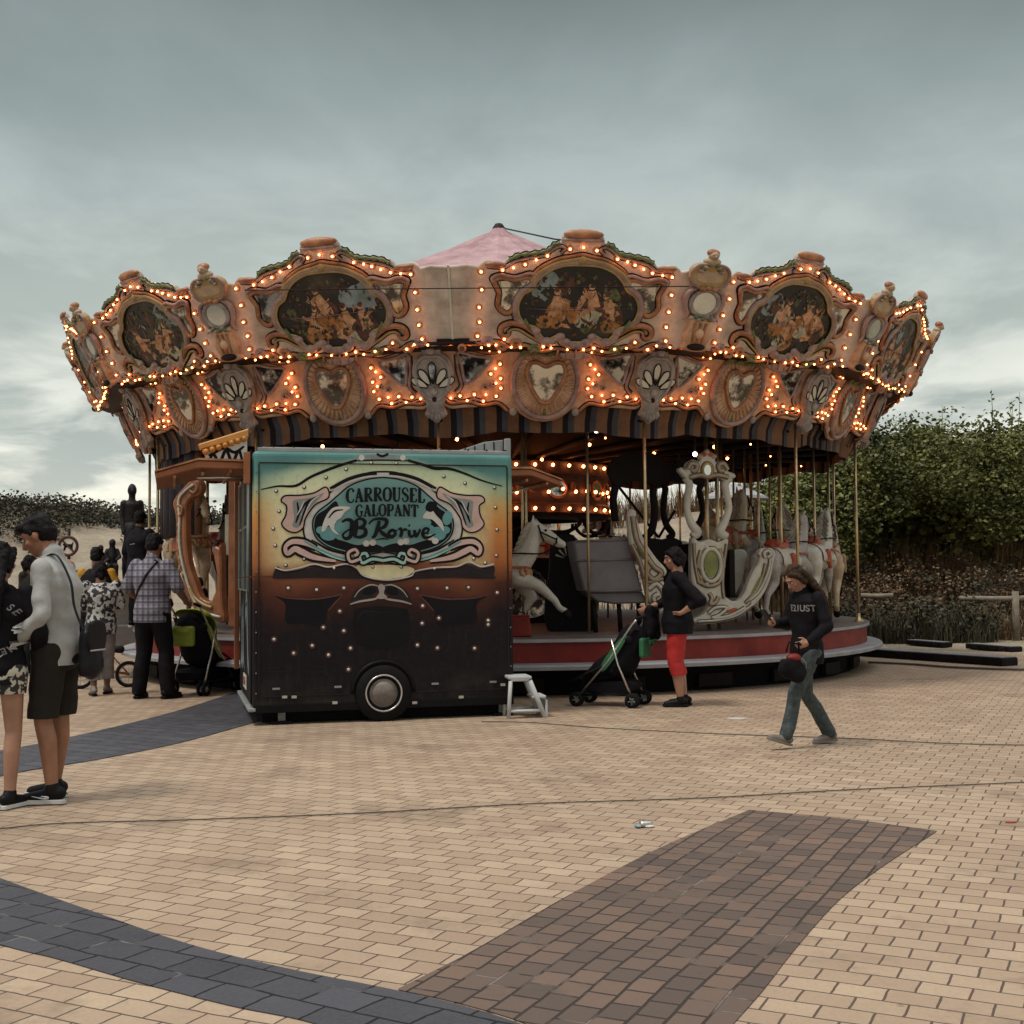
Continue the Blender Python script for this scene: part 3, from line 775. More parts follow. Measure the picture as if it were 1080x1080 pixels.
# --- lower rounding board
lh = c2([zl(*p) for p in [(452, 560), (560, 570), (640, 580), (720, 575), (800, 568), (890, 560)]], 4, False)
lh += c2([zl(*p) for p in [(888, 700), (880, 790), (840, 834), (780, 832), (700, 828), (640, 822), (604, 834), (590, 852), (570, 838), (540, 860), (500, 880), (452, 888)]], 4, False)
LOWER = sym(lh)
mbl = MB(); mbl.prism(LOWER, -.045, 0, 'board_orange', ch=.012)
def medallion():
    mb = MB(); c = V(zl(455, 722))
    E = lambda a, b, n=30: [(c.x+a*math.cos(2*PI*i/n), c.y+b*math.sin(2*PI*i/n)) for i in range(n)]
    mb.prism(E(.375, .43), 0, .03, 'board_orange', ch=.015)
    mb.tube([(*p, .03) for p in E(.375, .43)], .034, 'frame_mauve', 7, closed=True, up=(0, 0, 1))
    for i in range(34):
        a = 2*PI*i/34
        mb.tube([(c.x+.235*math.cos(a), c.y+.27*math.sin(a), .034), (c.x+.335*math.cos(a), c.y+.385*math.sin(a), .036)], [.010, .020], 'board_orange', 6)
    ht = c2([zl(*p) for p in [(388, 650), (420, 645), (455, 660), (492, 645), (524, 650), (534, 690), (512, 750), (478, 798), (455, 805), (432, 798), (398, 750), (376, 690)]], 4)
    mb.prism(ht, .03, .05, 'frame_mauve', ch=.01)
    mb.prism(inset2(ht if area2(ht) > 0 else ht[::-1], .03), .045, .0545, 'mirror_pale_reflect')
    mb.tube([(*p, .052) for p in ht], .02, 'frame_rust', 6, closed=True, up=(0, 0, 1))
    for s in (-1, 1):
        l = cr([(c.x+s*x, c.y+y, .05) for x, y in [(.0, .36), (.12, .40), (.24, .36), (.30, .27)]], 5)
        mb.tube(l, crv([.012, .04, .045, .012], 5), 'leaf_green', 7, up=(0, 0, 1), flat=.6)
        l = cr([(c.x+s*x, c.y+y, .055) for x, y in [(.0, .30), (.09, .34), (.17, .31)]], 5)
        mb.tube(l, crv([.01, .034, .01], 5), 'leaf_green', 7, up=(0, 0, 1), flat=.6)
        mb.ell((c.x+s*.36, c.y-.36, .02), (.045, .05, .03), 'ornament_grey')
    mb.ell((c.x, c.y+.40, .05), (.04, .06, .04), 'frame_rust'); mb.ell((c.x, c.y-.36, .04), (.03, .035, .02), 'leaf_green')
    return mb.mesh('medallion')
def trimirror(s):
    mb = MB(); t = [zl(*p) for p in [(668, 638), (735, 626), (806, 612), (792, 660), (772, 734), (722, 700)]]
    q = [(s*a, b) for a, b in t]
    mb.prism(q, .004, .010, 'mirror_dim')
    mb.tube([(*p, .012) for p in c2(q, 4)], .02, 'frame_mauve', 6, closed=True, up=(0, 0, 1))
    return mb.mesh('mirror')
def lowtrim(mb0):
    mb = OM()
    for s in (-1, 1):
        for pts, r_, m in (([(600, 842), (640, 812), (700, 820), (760, 806), (830, 812), (860, 790)], .02, 'frame_rust'), ([(700, 806), (740, 796), (790, 806), (820, 796)], .012, 'frame_mauve'),
                           ([(610, 600), (680, 612), (750, 600), (830, 590)], .016, 'frame_rust'), ([(812, 620), (806, 680), (790, 740), (812, 770)], .02, 'frame_mauve')):
            mb.tube(cr([(s*zl(*p)[0], zl(*p)[1], .012) for p in pts], 4), r_, m, 6, up=(0, 0, 1))
        for (x, y) in ((660, 735), (694, 748), (740, 800)):
            u, v = zl(x, y)
            for k in range(5): mb.ell((s*u+.022*math.cos(k*1.26), v+.022*math.sin(k*1.26), .008), (.018, .018, .012), 'frame_mauve', nu=8, nv=5)
            mb.ell((s*u, v, .012), (.014, .014, .014), 'dark_line', nu=8, nv=5)
    o = len(mb0.v)
    for f, k, sm in zip(mb.f, mb.mi, mb.sm): mb0.f.append([i+o for i in f]); mb0.mi.append(mb0.mid(mb.mats[k])); mb0.sm.append(sm)
    mb0.v += mb.v
ME_MED, ME_TRI = medallion(), [trimirror(-1), trimirror(1)]
lowtrim(mbl); collars(LBULBS, mbl); ME_LOW = mbl.mesh('lower_board')
for k in range(-4, 10):
    th = LOWPH+k*STEP; mx = panel_mx(th, *LB)
    b = link('lower_board', ME_LOW, car, mx)
    if -3 <= k <= 3:
        link('medallion', ME_MED, b)
        for q in ME_TRI: link('mirror', q, b)
        bulbs(b, mx, LBULBS, k in (-1, 0)); bulbs(b, mx, LEXTRA, False)
# --- palmettes on the lower joints, busts on the upper joints
def palmette():
    mb = MB()
    sh = sym([(0, .86), (.10, .84), (.13, .74), (.11, .66), (.20, .58), (.235, .42), (.20, .24), (.12, .12), (.10, .02), (.13, -.06), (.07, -.10), (0, -.16)])
    mb.prism(c2(sh, 4), -.02, .05, 'ornament_grey', ch=.02)
    mb.tube([(*p, .05) for p in c2(sym([(0, .62), (.09, .62), (.17, .54), (.195, .42), (.165, .26), (.09, .15), (0, .12)]), 4)], .022, 'ornament_grey', 7, closed=True, up=(0, 0, 1))
    for a in (-62, -32, 0, 32, 62):
        d = V((math.sin(R(a)), math.cos(R(a)))); b0 = V((0, .24)); pr = V((d.y, -d.x))
        l = .26 if a else .30
        q = [b0+d*.07, b0+d*l*.55+pr*.035, b0+d*l*.9+pr*.04, b0+d*(l+.02), b0+d*l*.9-pr*.04, b0+d*l*.55-pr*.035]
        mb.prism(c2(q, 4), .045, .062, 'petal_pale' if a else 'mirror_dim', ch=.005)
        mb.tube([(*p, .06) for p in c2(q, 3)], .008, 'dark_line', 5, closed=True, up=(0, 0, 1))
    mb.ell((0, .22, .06), (.045, .05, .03), 'ornament_grey'); mb.ell((0, .13, .06), (.03, .03, .02), 'dark_line')
    for s in (-1, 1):
        mb.tube(cr([(s*x, y, .055) for x, y in [(0, .72), (.07, .76), (.10, .82), (.05, .85), (.03, .80)]], 4), .02, 'ornament_grey', 6, up=(0, 0, 1))
    for k in range(5): mb.ell((-.08+.04*k, -.05-.02*(2-abs(2-k)), .05), (.028, .05, .03), 'ornament_grey', nu=8, nv=5)
    mb.ell((0, .70, .07), (.05, .055, .05), 'ornament_grey', nu=10, nv=7)
    return mb.mesh('palmette')
def bust():
    mb = MB()
    ped = sym([(0, .42), (.13, .42), (.11, .30), (.15, .16), (.12, .06), (.15, -.02), (0, -.05)])
    mb.prism(c2(ped, 4), -.04, .05, 'board_orange', ch=.02)
    E = lambda cx_, cy_, a, b, n=24: [(cx_+a*math.cos(2*PI*i/n), cy_+b*math.sin(2*PI*i/n)) for i in range(n)]
    mb.prism(E(0, .60, .17, .19), -.04, .03, 'ornament_grey', ch=.02)
    mb.prism(E(0, .60, .125, .145), .02, .036, 'mirror_glass')
    mb.tube([(*p, .034) for p in E(0, .60, .145, .165)], .026, 'ornament_grey', 7, closed=True, up=(0, 0, 1))
    pl = sym([(0, 1.12), (.12, 1.12), (.19, 1.05), (.20, .94), (.17, .85), (.10, .80), (0, .79)])
    mb.prism(c2(pl, 4), -.05, .03, 'frame_gold', ch=.02)
    mb.prism(c2(sym([(0, 1.02), (.10, 1.04), (.145, .98), (.13, .89), (0, .86)]), 4), .02, .036, 'bust_skin', ch=.008)
    mb.tube([(*p, .03) for p in c2(pl, 4)], .02, 'frame_mauve', 6, closed=True, up=(0, 0, 1))
    # carved head and shoulders crowning the post
    mb.ell((0, 1.16, .0), (.095, .06, .06), 'bust_skin'); mb.ell((0, 1.25, .01), (.055, .068, .058), 'bust_skin')
    mb.ell((0, 1.275, -.01), (.066, .058, .062), 'frame_rust'); mb.ell((0, 1.245, .066), (.012, .016, .014), 'bust_skin')
    for s in (-1, 1):
        mb.ell((s*.022, 1.262, .058), (.009, .006, .006), 'dark_line', nu=8, nv=5)
        for k in range(4): mb.ell((s*(.05+.02*k), 1.12-.03*k, .035), (.035, .03, .03), 'frame_mauve' if k % 2 else 'leaf_green', nu=8, nv=6)
        mb.tube(cr([(s*x, y, .02) for x, y in [(.10, .78), (.17, .74), (.20, .66), (.19, .54), (.15, .44), (.19, .36)]], 4), crv([.014, .03, .03, .026, .02, .012], 4), 'frame_mauve', 7, up=(0, 0, 1))
    mb.ell((0, 1.215, .066), (.016, .004, .006), 'frame_rust', nu=8, nv=5)
    for (x, y) in ((0, .80), (.06, .79), (-.06, .79)): mb.ell((x, y, .05), (.04, .035, .035), 'frame_rust', nu=8, nv=6)
    for k in range(7): mb.ell((-.12+.04*k, .405+.02*math.sin(k*2), .06), (.03, .03, .025), 'leaf_green' if k % 2 else 'ornament_grey', nu=8, nv=6)
    for k in range(3): mb.tube([(-.06+.06*k, .34, .05), (-.05+.05*k, .08, .05)], .018, 'frame_rust', 6)
    mb.ell((0, .02, .05), (.10, .05, .045), 'dark_line'); mb.ell((0, .20, .06), (.05, .07, .03), 'board_orange')
    mb.v = [(x*1.18, y*(.86 if y < .8 else .80)+(0 if y < .8 else .048), z) for x, y, z in mb.v]
    return mb.mesh('carved_bust')
ME_PAL, ME_BUST = palmette(), bust()
for k in range(-4, 10):
    th = LOWPH+(k+.5)*STEP
    link('palmette', ME_PAL, car, panel_mx(th, LB[0]+.02, LB[1], LB[2]+.02, LB[3], True))
    th = TOPPH+(k+.5)*STEP
    if k != -1:
        mb = None
        link('carved_bust', ME_BUST, car, panel_mx(th, UB[0]-.01, UB[1], UB[2]-.01, UB[3], True))
mb = MB(); mb.box((0, .43, .0), (.022, .86, .03), 'petal_pale'); mb.box((0, .02, .0), (.36, .05, .04), 'dark_line', ch=.008)
mb.tube([(-.25, .0, .02), (.25, .0, .02)], .02, 'dark_line', 6); mb.lathe([(0, 0), (.05, .01), (.05, .03), (.03, .05)], 'frame_rust', 10, Matrix.Translation((.1, -.05, .02)))
part(mb, 'seam_strip', panel_mx(TOPPH-.5*STEP, *UB, True))
# ledge between the two rows, ceiling, valance
mb = MB()
mb.lathe([(5.70, 3.90), (6.08, 3.905)], 'dark_line', N, Matrix.Rotation(TOPPH-PI/2+HA, 4, 'Z'), smooth=False)
part(mb, 'ledge')
mb = MB()
mb.lathe([(5.48, 3.90), (5.22, 3.34), (5.15, 3.24), (3.2, 3.16), (1.6, 3.10), (.9, 3.06), (.4, 3.06)], 'ceiling_dark', 56, smooth=False)
mb.lathe([(6.25, 4.6), (5.55, 3.94)], 'ceiling_dark', 56)
for k in range(28):
    a = 2*PI*k/28+LOWPH-PI/2+HA; d = V((math.cos(a), math.sin(a), 0))
    mb.tube([d*1.7+V((0, 0, 3.08)), d*5.3+V((0, 0, 3.20))], .045, 'dark_wood', 5)
part(mb, 'ceiling')
defm('valance_dark', (.018, .014, .017), .85, .3, 4, .2); defm('valance_tan', (.17, .085, .045), .85, .3, 4, .2); defm('valance_slate', (.055, .055, .07), .85, .3, 4, .2)
mb = MB(); ns = 14*36
pts = []
for i in range(ns*2+1):
    a = 2*PI*i/(ns*2); f = .022*math.sin(a*7*16)
    cor = math.cos(HA)/math.cos(((a-(LOWPH-PI/2-HA)) % STEP)-HA)
    r0 = 5.43*cor-.03+f*.5; r1 = 5.36*cor-.05+f
    dr = .045*abs(math.sin(a*7*16/8))+.03*math.sin(a*14)
    pts.append(((r0*math.cos(a), r0*math.sin(a), 3.33), (r1*math.cos(a), r1*math.sin(a), 3.17), (r1*.998*math.cos(a), r1*.998*math.sin(a), 3.05-dr)))
cols = ['valance_tan', 'valance_tan', 'valance_dark', 'valance_slate']
for i in range(ns*2):
    a, b = pts[i], pts[i+1]
    mb.raw([a[0], b[0], b[1], a[1], a[2], b[2]], [(0, 1, 2, 3), (3, 2, 5, 4)], cols[(i//2) % 4], smooth=True)
part(mb, 'striped_valance')
# roof tent
mb = MB(); prof = [(6.2, 4.30), (4.2, 5.07), (2.2, 5.85), (1.0, 6.38), (.16, 6.80), (.10, 6.86), (0, 6.87)]
for i in range(28):
    a0 = 2*PI*i/28; a1 = 2*PI*(i+1)/28; am = (a0+a1)/2
    for (r0, z0), (r1, z1) in zip(prof, prof[1:]):
        vs = []
        for r, z in ((r0, z0), (r1, z1)):
            for a, dz in ((a0, 0), (am, -.035*min(1, r)), (a1, 0)): vs.append((r*math.cos(a), r*math.sin(a), z+dz))
        mb.raw(vs, [(0, 1, 4, 3), (1, 2, 5, 4)], 'canopy_pink', smooth=False)
part(mb, 'tent_roof')
mb = MB(); mb.lathe([(0, 6.96), (.06, 6.94), (.10, 6.88), (.12, 6.82)], 'dark_line', 10); part(mb, 'roof_cap')
mb = MB(); mb.tube([(.1, -.1, 6.84), (.8, -2.4, 6.05), (1.3, -4.6, 5.4)], .012, 'dark_line', 5)
part(mb, 'guy_line')
# platform
def ringsect(prof, m, n=84): 
    mb = MB(); mb.lathe(prof, m, n, smooth=False); return mb
part(ringsect([(5.5, .645), (5.5, .385)], 'red_paint'), 'red_fascia')
mb = ringsect([(5.53, .615), (5.53, .66), (5.40, .672), (.6, .672)], 'deck_wood')
rr_ = random.Random(3)
part(mb, 'deck')
mb = ringsect([(5.50, .655), (5.535, .655), (5.535, .618), (5.50, .61)], 'lip_white'); part(mb, 'deck_edge')
part(ringsect([(5.48, .385), (5.70, .372), (5.715, .355), (5.71, .315), (5.3, .30)], 'lip_white'), 'step_ring')
mb = ringsect([(5.34, .31), (5.30, 0.0)], 'skirt_black')
for k in range(28):
    a = 2*PI*k/28+.05; mb.box((0, 0, 0), (.06, .5, .16), 'dark_wood', Matrix.Rotation(a, 4, 'Z') @ Matrix.Translation((5.36, 0, .12)), ch=.01)
part(mb, 'base_skirt')
for px, py, w_, h_ in ((845, 716, 1.0, .17), (580, 731, .9, .16)):
    q = G(px, py); q.y += .10
    mb = MB(); mb.box((0, 0, h_/2), (w_, .3, h_), 'canvas_grey', ch=.015); mb.box((0, -.152, h_/2), (w_*.8, .012, h_*.5), 'dark_wood', ch=.004)
    a = math.atan2(q.x-CC.x, CC.y-q.y)
    part(mb, 'cable_box', Matrix.Translation((q.x-CC.x, q.y-CC.y, 0)) @ Matrix.Rotation(a, 4, 'Z'))
# outer posts
def pole_mesh(z0, z1, r=.020, m='brass', base=True):
    mb = MB(); mb.tube([(0, 0, z0), (0, 0, z1)], r, m, 10)
    if base: mb.lathe([(.07, z0), (.07, z0+.02), (.035, z0+.05), (.026, z0+.12)], m, 12)
    return mb.mesh('pole')
ME_POST = pole_mesh(.672, 3.26)
for k in range(14):
    n, t = pdir(LOWPH+(k+.5)*STEP); link('pole', ME_POST, car, Matrix.Translation(n*5.40))
# centre: mast, drum with lamp-lit fascia, mirrored housing
mb = MB(); mb.lathe([(.45, .67), (.45, 3.1)], 'dark_wood', 16)
for k in range(8):
    a = PI*2*k/8; mb.tube([(.5*math.cos(a), .5*math.sin(a), .67), (.5*math.cos(a), .5*math.sin(a), 3.1)], .03, 'dark_wood', 6)
part(mb, 'centre_mast')
mb = MB()
mb.lathe([(1.62, 3.12), (1.75, 3.02), (1.72, 2.86), (1.66, 2.84), (1.66, 2.44), (1.72, 2.40), (1.74, 2.28), (1.66, 2.22), (1.2, 2.20)], 'drum_brown', 24, smooth=False)
for k in range(12):
    a = 2*PI*k/12
    mm = Matrix.Rotation(a, 4, 'Z') @ Matrix.Translation((1.66, 0, 2.63)) @ Matrix.Rotation(PI/2, 4, 'Y') @ Matrix.Rotation(PI/2, 4, 'Z')
    E = [(.16*math.cos(2*PI*i/18), .13*math.sin(2*PI*i/18)) for i in range(18)]
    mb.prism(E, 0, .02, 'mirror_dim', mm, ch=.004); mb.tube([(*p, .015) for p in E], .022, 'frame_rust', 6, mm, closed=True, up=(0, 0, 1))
    for s in (-1, 1): mb.ell((s*.27, .02, .01), (.05, .08, .03), 'frame_rust', mm, nu=10, nv=6)
    # arched skirts hanging below
    mb.tube([(*p, 0.0) for p in c2([(-.4, -.42), (-.38, -.52), (-.2, -.62), (0, -.64), (.2, -.62), (.38, -.52), (.4, -.42)], 4, False)], .03, 'dark_wood', 6, mm)
part(mb, 'centre_drum')
mb = MB(); mb.lathe([(1.5, .67), (1.5, 1.55), (1.42, 1.62), (.6, 1.62)], 'dark_wood', 12, smooth=False)
for k in range(12):
    a = 2*PI*(k+.5)/12; mm = Matrix.Rotation(a, 4, 'Z') @ Matrix.Translation((1.47, 0, 1.1)) @ Matrix.Rotation(PI/2, 4, 'Y') @ Matrix.Rotation(PI/2, 4, 'Z')
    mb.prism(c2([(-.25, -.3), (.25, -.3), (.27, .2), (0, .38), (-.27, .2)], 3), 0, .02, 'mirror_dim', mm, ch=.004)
part(mb, 'centre_housing')
dl = []
for k in range(40):
    a = 2*PI*k/40
    for r_, z in ((1.78, 2.96), (1.78, 2.33)): dl.append(V((r_*math.cos(a+z), r_*math.sin(a+z), z)))
for k in range(44):
    a = 2*PI*k/44; dl.append(V((1.70*math.cos(a), 1.70*math.sin(a), 2.60+.05*math.sin(k*3.3))))
REST += dl
rr_ = random.Random(12)
for k in range(28):       # lamps strung along the rafters
    a = 2*PI*k/28+LOWPH-PI/2+HA
    if k % 2: continue
    for j in range(6):
        r_ = 1.9+j*.58+rr_.uniform(-.1, .1)
        if rr_.random() < .3: continue
        REST.append(V((r_*math.cos(a), r_*math.sin(a), 3.02+r_*.018-rr_.uniform(0, .05))))
bm = bmesh.new()
for p in REST:
    r_ = .0128 if p.length > 5.2 else (.027 if V((p.x, p.y, 0)).length < 1.85 else .024)
    bmesh.ops.create_icosphere(bm, subdivisions=1, radius=r_, matrix=Matrix.Translation(p))
for f in bm.faces: f.smooth = True
me = bpy.data.meshes.new('light_bulbs'); bm.to_mesh(me); bm.free(); me.materials.append(M_['bulb_glow'])
link('light_bulbs', me, car, kind='stuff')
ME_LAMP = bulb_mesh('bulb_white', .032)
for px, py, y in ((486, 453, 15.6), (629, 454, 15.4), (733, 479, 16.5), (273, 462, 16)):
    q = P(px, py, y)-CC; lam = link('spot_lamp', ME_LAMP, car, Matrix.Translation(q))
    mb = MB(); mb.tube([q+V((0, 0, .03)), V((q.x, q.y, 3.3))], .018, 'dark_line', 6); build(mb, 'lamp_stem', car)
# rolled canvas curtain at the far left of the ring
mb = MB()
for k in range(26):
    a = R(-79+k*1.05); n, t = pdir(a); r_ = 5.05+.05*math.sin(k*1.9)
    mb.tube([n*r_+V((0, 0, 1.95)), n*r_+V((0, 0, 3.25))], .075+.02*math.sin(k*2.7), 'canvas_grey' if k % 5 else 'valance_tan', 8)
part(mb, 'canvas_curtain')

mb = MB(); pts = [P(258, 306, 13.0)-CC, P(487, 304, 12.95)-CC, P(727, 302, 13.0)-CC]; mb.tube(cr(pts, 6), .006, 'dark_line', 5); part(mb, 'stay_wire')
# ------------------------------------------------------------------ ride figures on the platform
def horse_meshes(kind):
    """galloping horse facing +x, withers near z 1.25, origin under the belly at the deck"""
    m = {'white': 'horse_white', 'cream': 'horse_cream', 'grey': 'horse_grey'}[kind]
    mb = MB()
    mb.chain([(-.50, 0, 1.02), (-.25, 0, 1.00), (.10, 0, .98), (.38, 0, 1.05)], [.185, .195, .20, .185], m, 14)
    mb.cap((-.52, -.07, 1.02), (-.45, -.09, .88), .15, .12, m); mb.cap((-.52, .07, 1.02), (-.45, .09, .88), .15, .12, m)
    # neck and head
    mb.chain([(.36, 0, 1.10), (.52, 0, 1.30), (.60, 0, 1.52), (.62, 0, 1.63)], [.17, .135, .10, .085], m, 12)
    mb.chain([(.61, 0, 1.64), (.74, 0, 1.56), (.90, 0, 1.45), (.97, 0, 1.41)], [.085, .085, .058, .05], m, 12)
    mb.cap((.70, 0, 1.55), (.74, 0, 1.50), .07, .06, m)
    mb.cap((.93, 0, 1.39), (.80, 0, 1.46), .03, .04, m)
    for s in (-1, 1):
        mb.cap((.59, s*.045, 1.70), (.60, s*.055, 1.81), .026, .008, m)
        mb.ell((.745, s*.075, 1.595), (.02, .012, .016), m, nu=8, nv=5)
    legs = [((.40, -.10, .98), (.66, -.10, .88), (.86, -.10, .70), (.92, -.10, .60), (.99, -.10, .56)),
            ((.38, .10, .96), (.56, .10, .74), (.46, .10, .56), (.40, .10, .46), (.45, .10, .41)),
            ((-.50, -.11, .92), (-.46, -.11, .70), (-.66, -.11, .52), (-.72, -.11, .32), (-.66, -.11, .26)),
            ((-.50, .11, .92), (-.36, .11, .70), (-.56, .11, .54), (-.62, .11, .36), (-.56, .11, .30))]
    for i, l in enumerate(legs):
        mb.chain(l, [.115 if i < 2 else .13, .078, .048, .04, .045], m, 10)
    body = MB(); body.mats = mb.mats
    return mb
def horse_trim(kind):
    mb = MB(); dark = 'tack_black'
    # mane as curled locks, forelock, tail
    for k in range(8):
        t = k/7; z = 1.66-.50*t; x = .545-.20*t
        mb.cap((x, -.02, z), (x-.10, -.085, z-.10), .045, .02, 'mane')
        mb.cap((x-.01, .02, z), (x-.10, .085, z-.10), .045, .02, 'mane')
    mb.cap((.62, 0, 1.72), (.70, 0, 1.64), .03, .015, 'mane')
    return mb
M_['mane'] = mat('mane', (.30, .27, .22), .6, .4, 12, .3)
def horse_saddle(c1, c2_):
    mb = MB()
    def band(x, rad, w_, m, z0=1.0):
        mb.tube([(x+.0*i, rad*math.cos(a), z0+rad*math.sin(a)) for i, a in enumerate([2*PI*k/20 for k in range(20)])], [w_]*20, m, 6, closed=True, up=(1, 0, 0), flat=.4)
    # seat, pommel, cantle and blanket flaps
    vs = []; fs = []; nn = 13
    for i in range(7):
        x = -.34+.09*i
        for k in range(nn):
            a = R(-14)+R(208)*k/(nn-1)
            r_ = .212+.012*math.sin(i*2)
            vs.append((x, r_*math.cos(a), .995+r_*math.sin(a)))
    for i in range(6):
        for k in range(nn-1): fs.append((i*nn+k, (i+1)*nn+k, (i+1)*nn+k+1, i*nn+k+1))
    mb.raw(vs, fs, c2_, smooth=True)
    mb.chain([(-.24, 0, 1.24), (-.08, 0, 1.20), (.08, 0, 1.22)], [.09, .085, .07], c1)
    mb.cap((-.27, -.07, 1.27), (-.27, .07, 1.27), .055, .055, c1); mb.cap((.10, 0, 1.22), (.12, 0, 1.30), .05, .03, c1)
    for s in (-1, 1):
        mb.cap((-.06, s*.2, 1.08), (-.04, s*.225, .86), .05, .03, c1)
        for k in range(6): mb.ell((-.34+.11*k, s*.222, .95), (.02, .012, .02), 'frame_gold', nu=8, nv=5)
    return mb
def horse_tack():
    mb = MB(); m = 'tack_black'
    for s in (-1, 1):
        mb.tube([(.66, s*.088, 1.66), (.70, s*.095, 1.52), (.735, s*.06, 1.45)], .011, m, 5)
        mb.tube([(.90, s*.062, 1.50), (.885, s*.06, 1.42)], .011, m, 5); mb.tube([(.69, s*.098, 1.57), (.90, s*.063, 1.47)], .010, m, 5)
        mb.tube(cr([(.90, s*.065, 1.44), (.72, s*.14, 1.30), (.40, s*.14, 1.30), (.12, s*.05, 1.28)], 5), .010, m, 5)
        mb.tube(cr([(.16, s*.20, 1.12), (.34, s*.205, 1.12), (.50, s*.13, 1.12), (.555, 0, 1.11)], 5), .018, 'saddle_red', 6)
        mb.ell((.755, s*.083, 1.592), (.02, .010, .017), m, nu=8, nv=5)
        mb.ell((.975, s*.03, 1.425), (.012, .012, .012), m, nu=8, nv=5)
        for k in range(4): mb.ell((.22+.085*k, s*(.21-.02*k), 1.12), (.018, .01, .018), 'frame_gold', nu=8, nv=5)
    for k in range(15):
        a = R(-75+150*k/14); mb.ell((.40+.155*math.cos(a), .19*math.sin(a), 1.05-.03*(k % 2)), (.028, .03, .05), ('saddle_tan', 'frame_gold', 'saddle_red')[k % 3], nu=8, nv=6)
    return mb
HM = {}
for k in ('white', 'cream', 'grey'):
    o = organic(horse_meshes(k), 'carousel_horse', voxel=.016, smooth=5); HM[k] = o.data; bpy.data.objects.remove(o)
    bm = bmesh.new(); bm.from_mesh(HM[k]); hv = MB()
    for l in ((.99, -.10, .56), (.45, .10, .41), (-.66, -.11, .26), (-.56, .11, .30)): hv.cap((l[0]+.01, l[1], l[2]-.02), (l[0]+.035, l[1], l[2]-.06), .05, .056, 'tack_black')
    hme = hv.mesh('hooves'); n0 = len(bm.faces); bm.from_mesh(hme); bm.faces.ensure_lookup_table()
    for f in bm.faces[n0:]: f.material_index = 1
    bm.to_mesh(HM[k]); bm.free(); HM[k].materials.append(M_['tack_black'])
mb = MB(); mb.chain([(-.66, 0, 1.10), (-.80, 0, 1.02), (-.86, 0, .80), (-.82, 0, .55)], [.05, .075, .07, .02], 'mane'); HTL = mb.mesh('tail')
HT = horse_trim('white').mesh('mane'); HTK = horse_tack().mesh('bridle')
HS = {'red': horse_saddle('saddle_red', 'carved_white').mesh('saddle'), 'tan': horse_saddle('saddle_tan', 'saddle_red').mesh('saddle')}
def horse(th, r, kind, sad, dz=0.0, label=None, scl=1.0, twist=0.0):
    n, t = pdir(th)
    mx = Matrix.Translation(n*r+V((0, 0, .68+dz))) @ Matrix.Rotation(th+twist, 4, 'Z') @ Matrix.Scale(scl, 4)
    h = link('carousel_horse', HM[kind], car, mx, label=label)
    link('mane', HT, h); link('tail', HTL, h); link('bridle', HTK, h); link('saddle', HS[sad], h)
    zt = (3.2-.68-dz)/scl
    mb = MB(); mb.tube([(-.02, 0, -.68*0+(-dz)/scl), (-.02, 0, zt)], .020, 'brass', 10); build(mb, 'pole', h)
horse(R(-1.5), 4.85, 'white', 'tan', -.24, 'white horse showing its head and one raised foreleg beside the trailer', .92)
horse(R(49.5), 4.9, 'grey', 'red', -.06, 'grey horse half hidden behind the white scroll of the chariot', .90)
horse(R(62), 4.95, 'white', 'red', -.02, 'white horse with an orange and white saddle cloth', .92)
horse(R(74), 5.0, 'cream', 'tan', -.08, 'cream horse turning away at the right rim of the platform', .92)
horse(R(55), 3.8, 'cream', 'tan', .15)
horse(R(72), 3.9, 'grey', 'red', .0)
horse(R(100), 4.9, 'white', 'red', .1); horse(R(112), 4.1, 'cream', 'tan', .1); horse(R(150), 4.8, 'grey', 'red', .1); horse(R(165), 3.9, 'white', 'tan', .1)
horse(R(-62), 4.9, 'cream', 'tan', .12, 'cream horse standing behind the queue at the left rim')
horse(R(-75), 4.2, 'grey', 'red', .1); horse(R(-100), 4.9, 'white', 'red', .12); horse(R(-130), 4.6, 'cream', 'tan', .12); horse(R(190), 4.8, 'cream', 'red', .12)

# --- chariots: carved side panels traced at their own distance, with real thickness
def plane_at(px, py, y, yaw):
    """a vertical plane through the point at depth y; returns its frame and the pixel mapping"""
    o = P(px, py, y); e = V((math.cos(yaw), math.sin(yaw), 0)); nrm = V((math.sin(yaw), -math.cos(yaw), 0))
    def uv(qx, qy):
        d = ray(qx, qy); t = (o-CAM).dot(nrm)/d.dot(nrm); q = CAM+d*t-o
        return (q.dot(e), q.z)
    m_ = Matrix((e, V((0, 0, 1)), nrm)).transposed().to_4x4(); m_.translation = o-CC
    return m_, uv
def zc_(x, y): return 640+x/5.142, 460+y/5.142
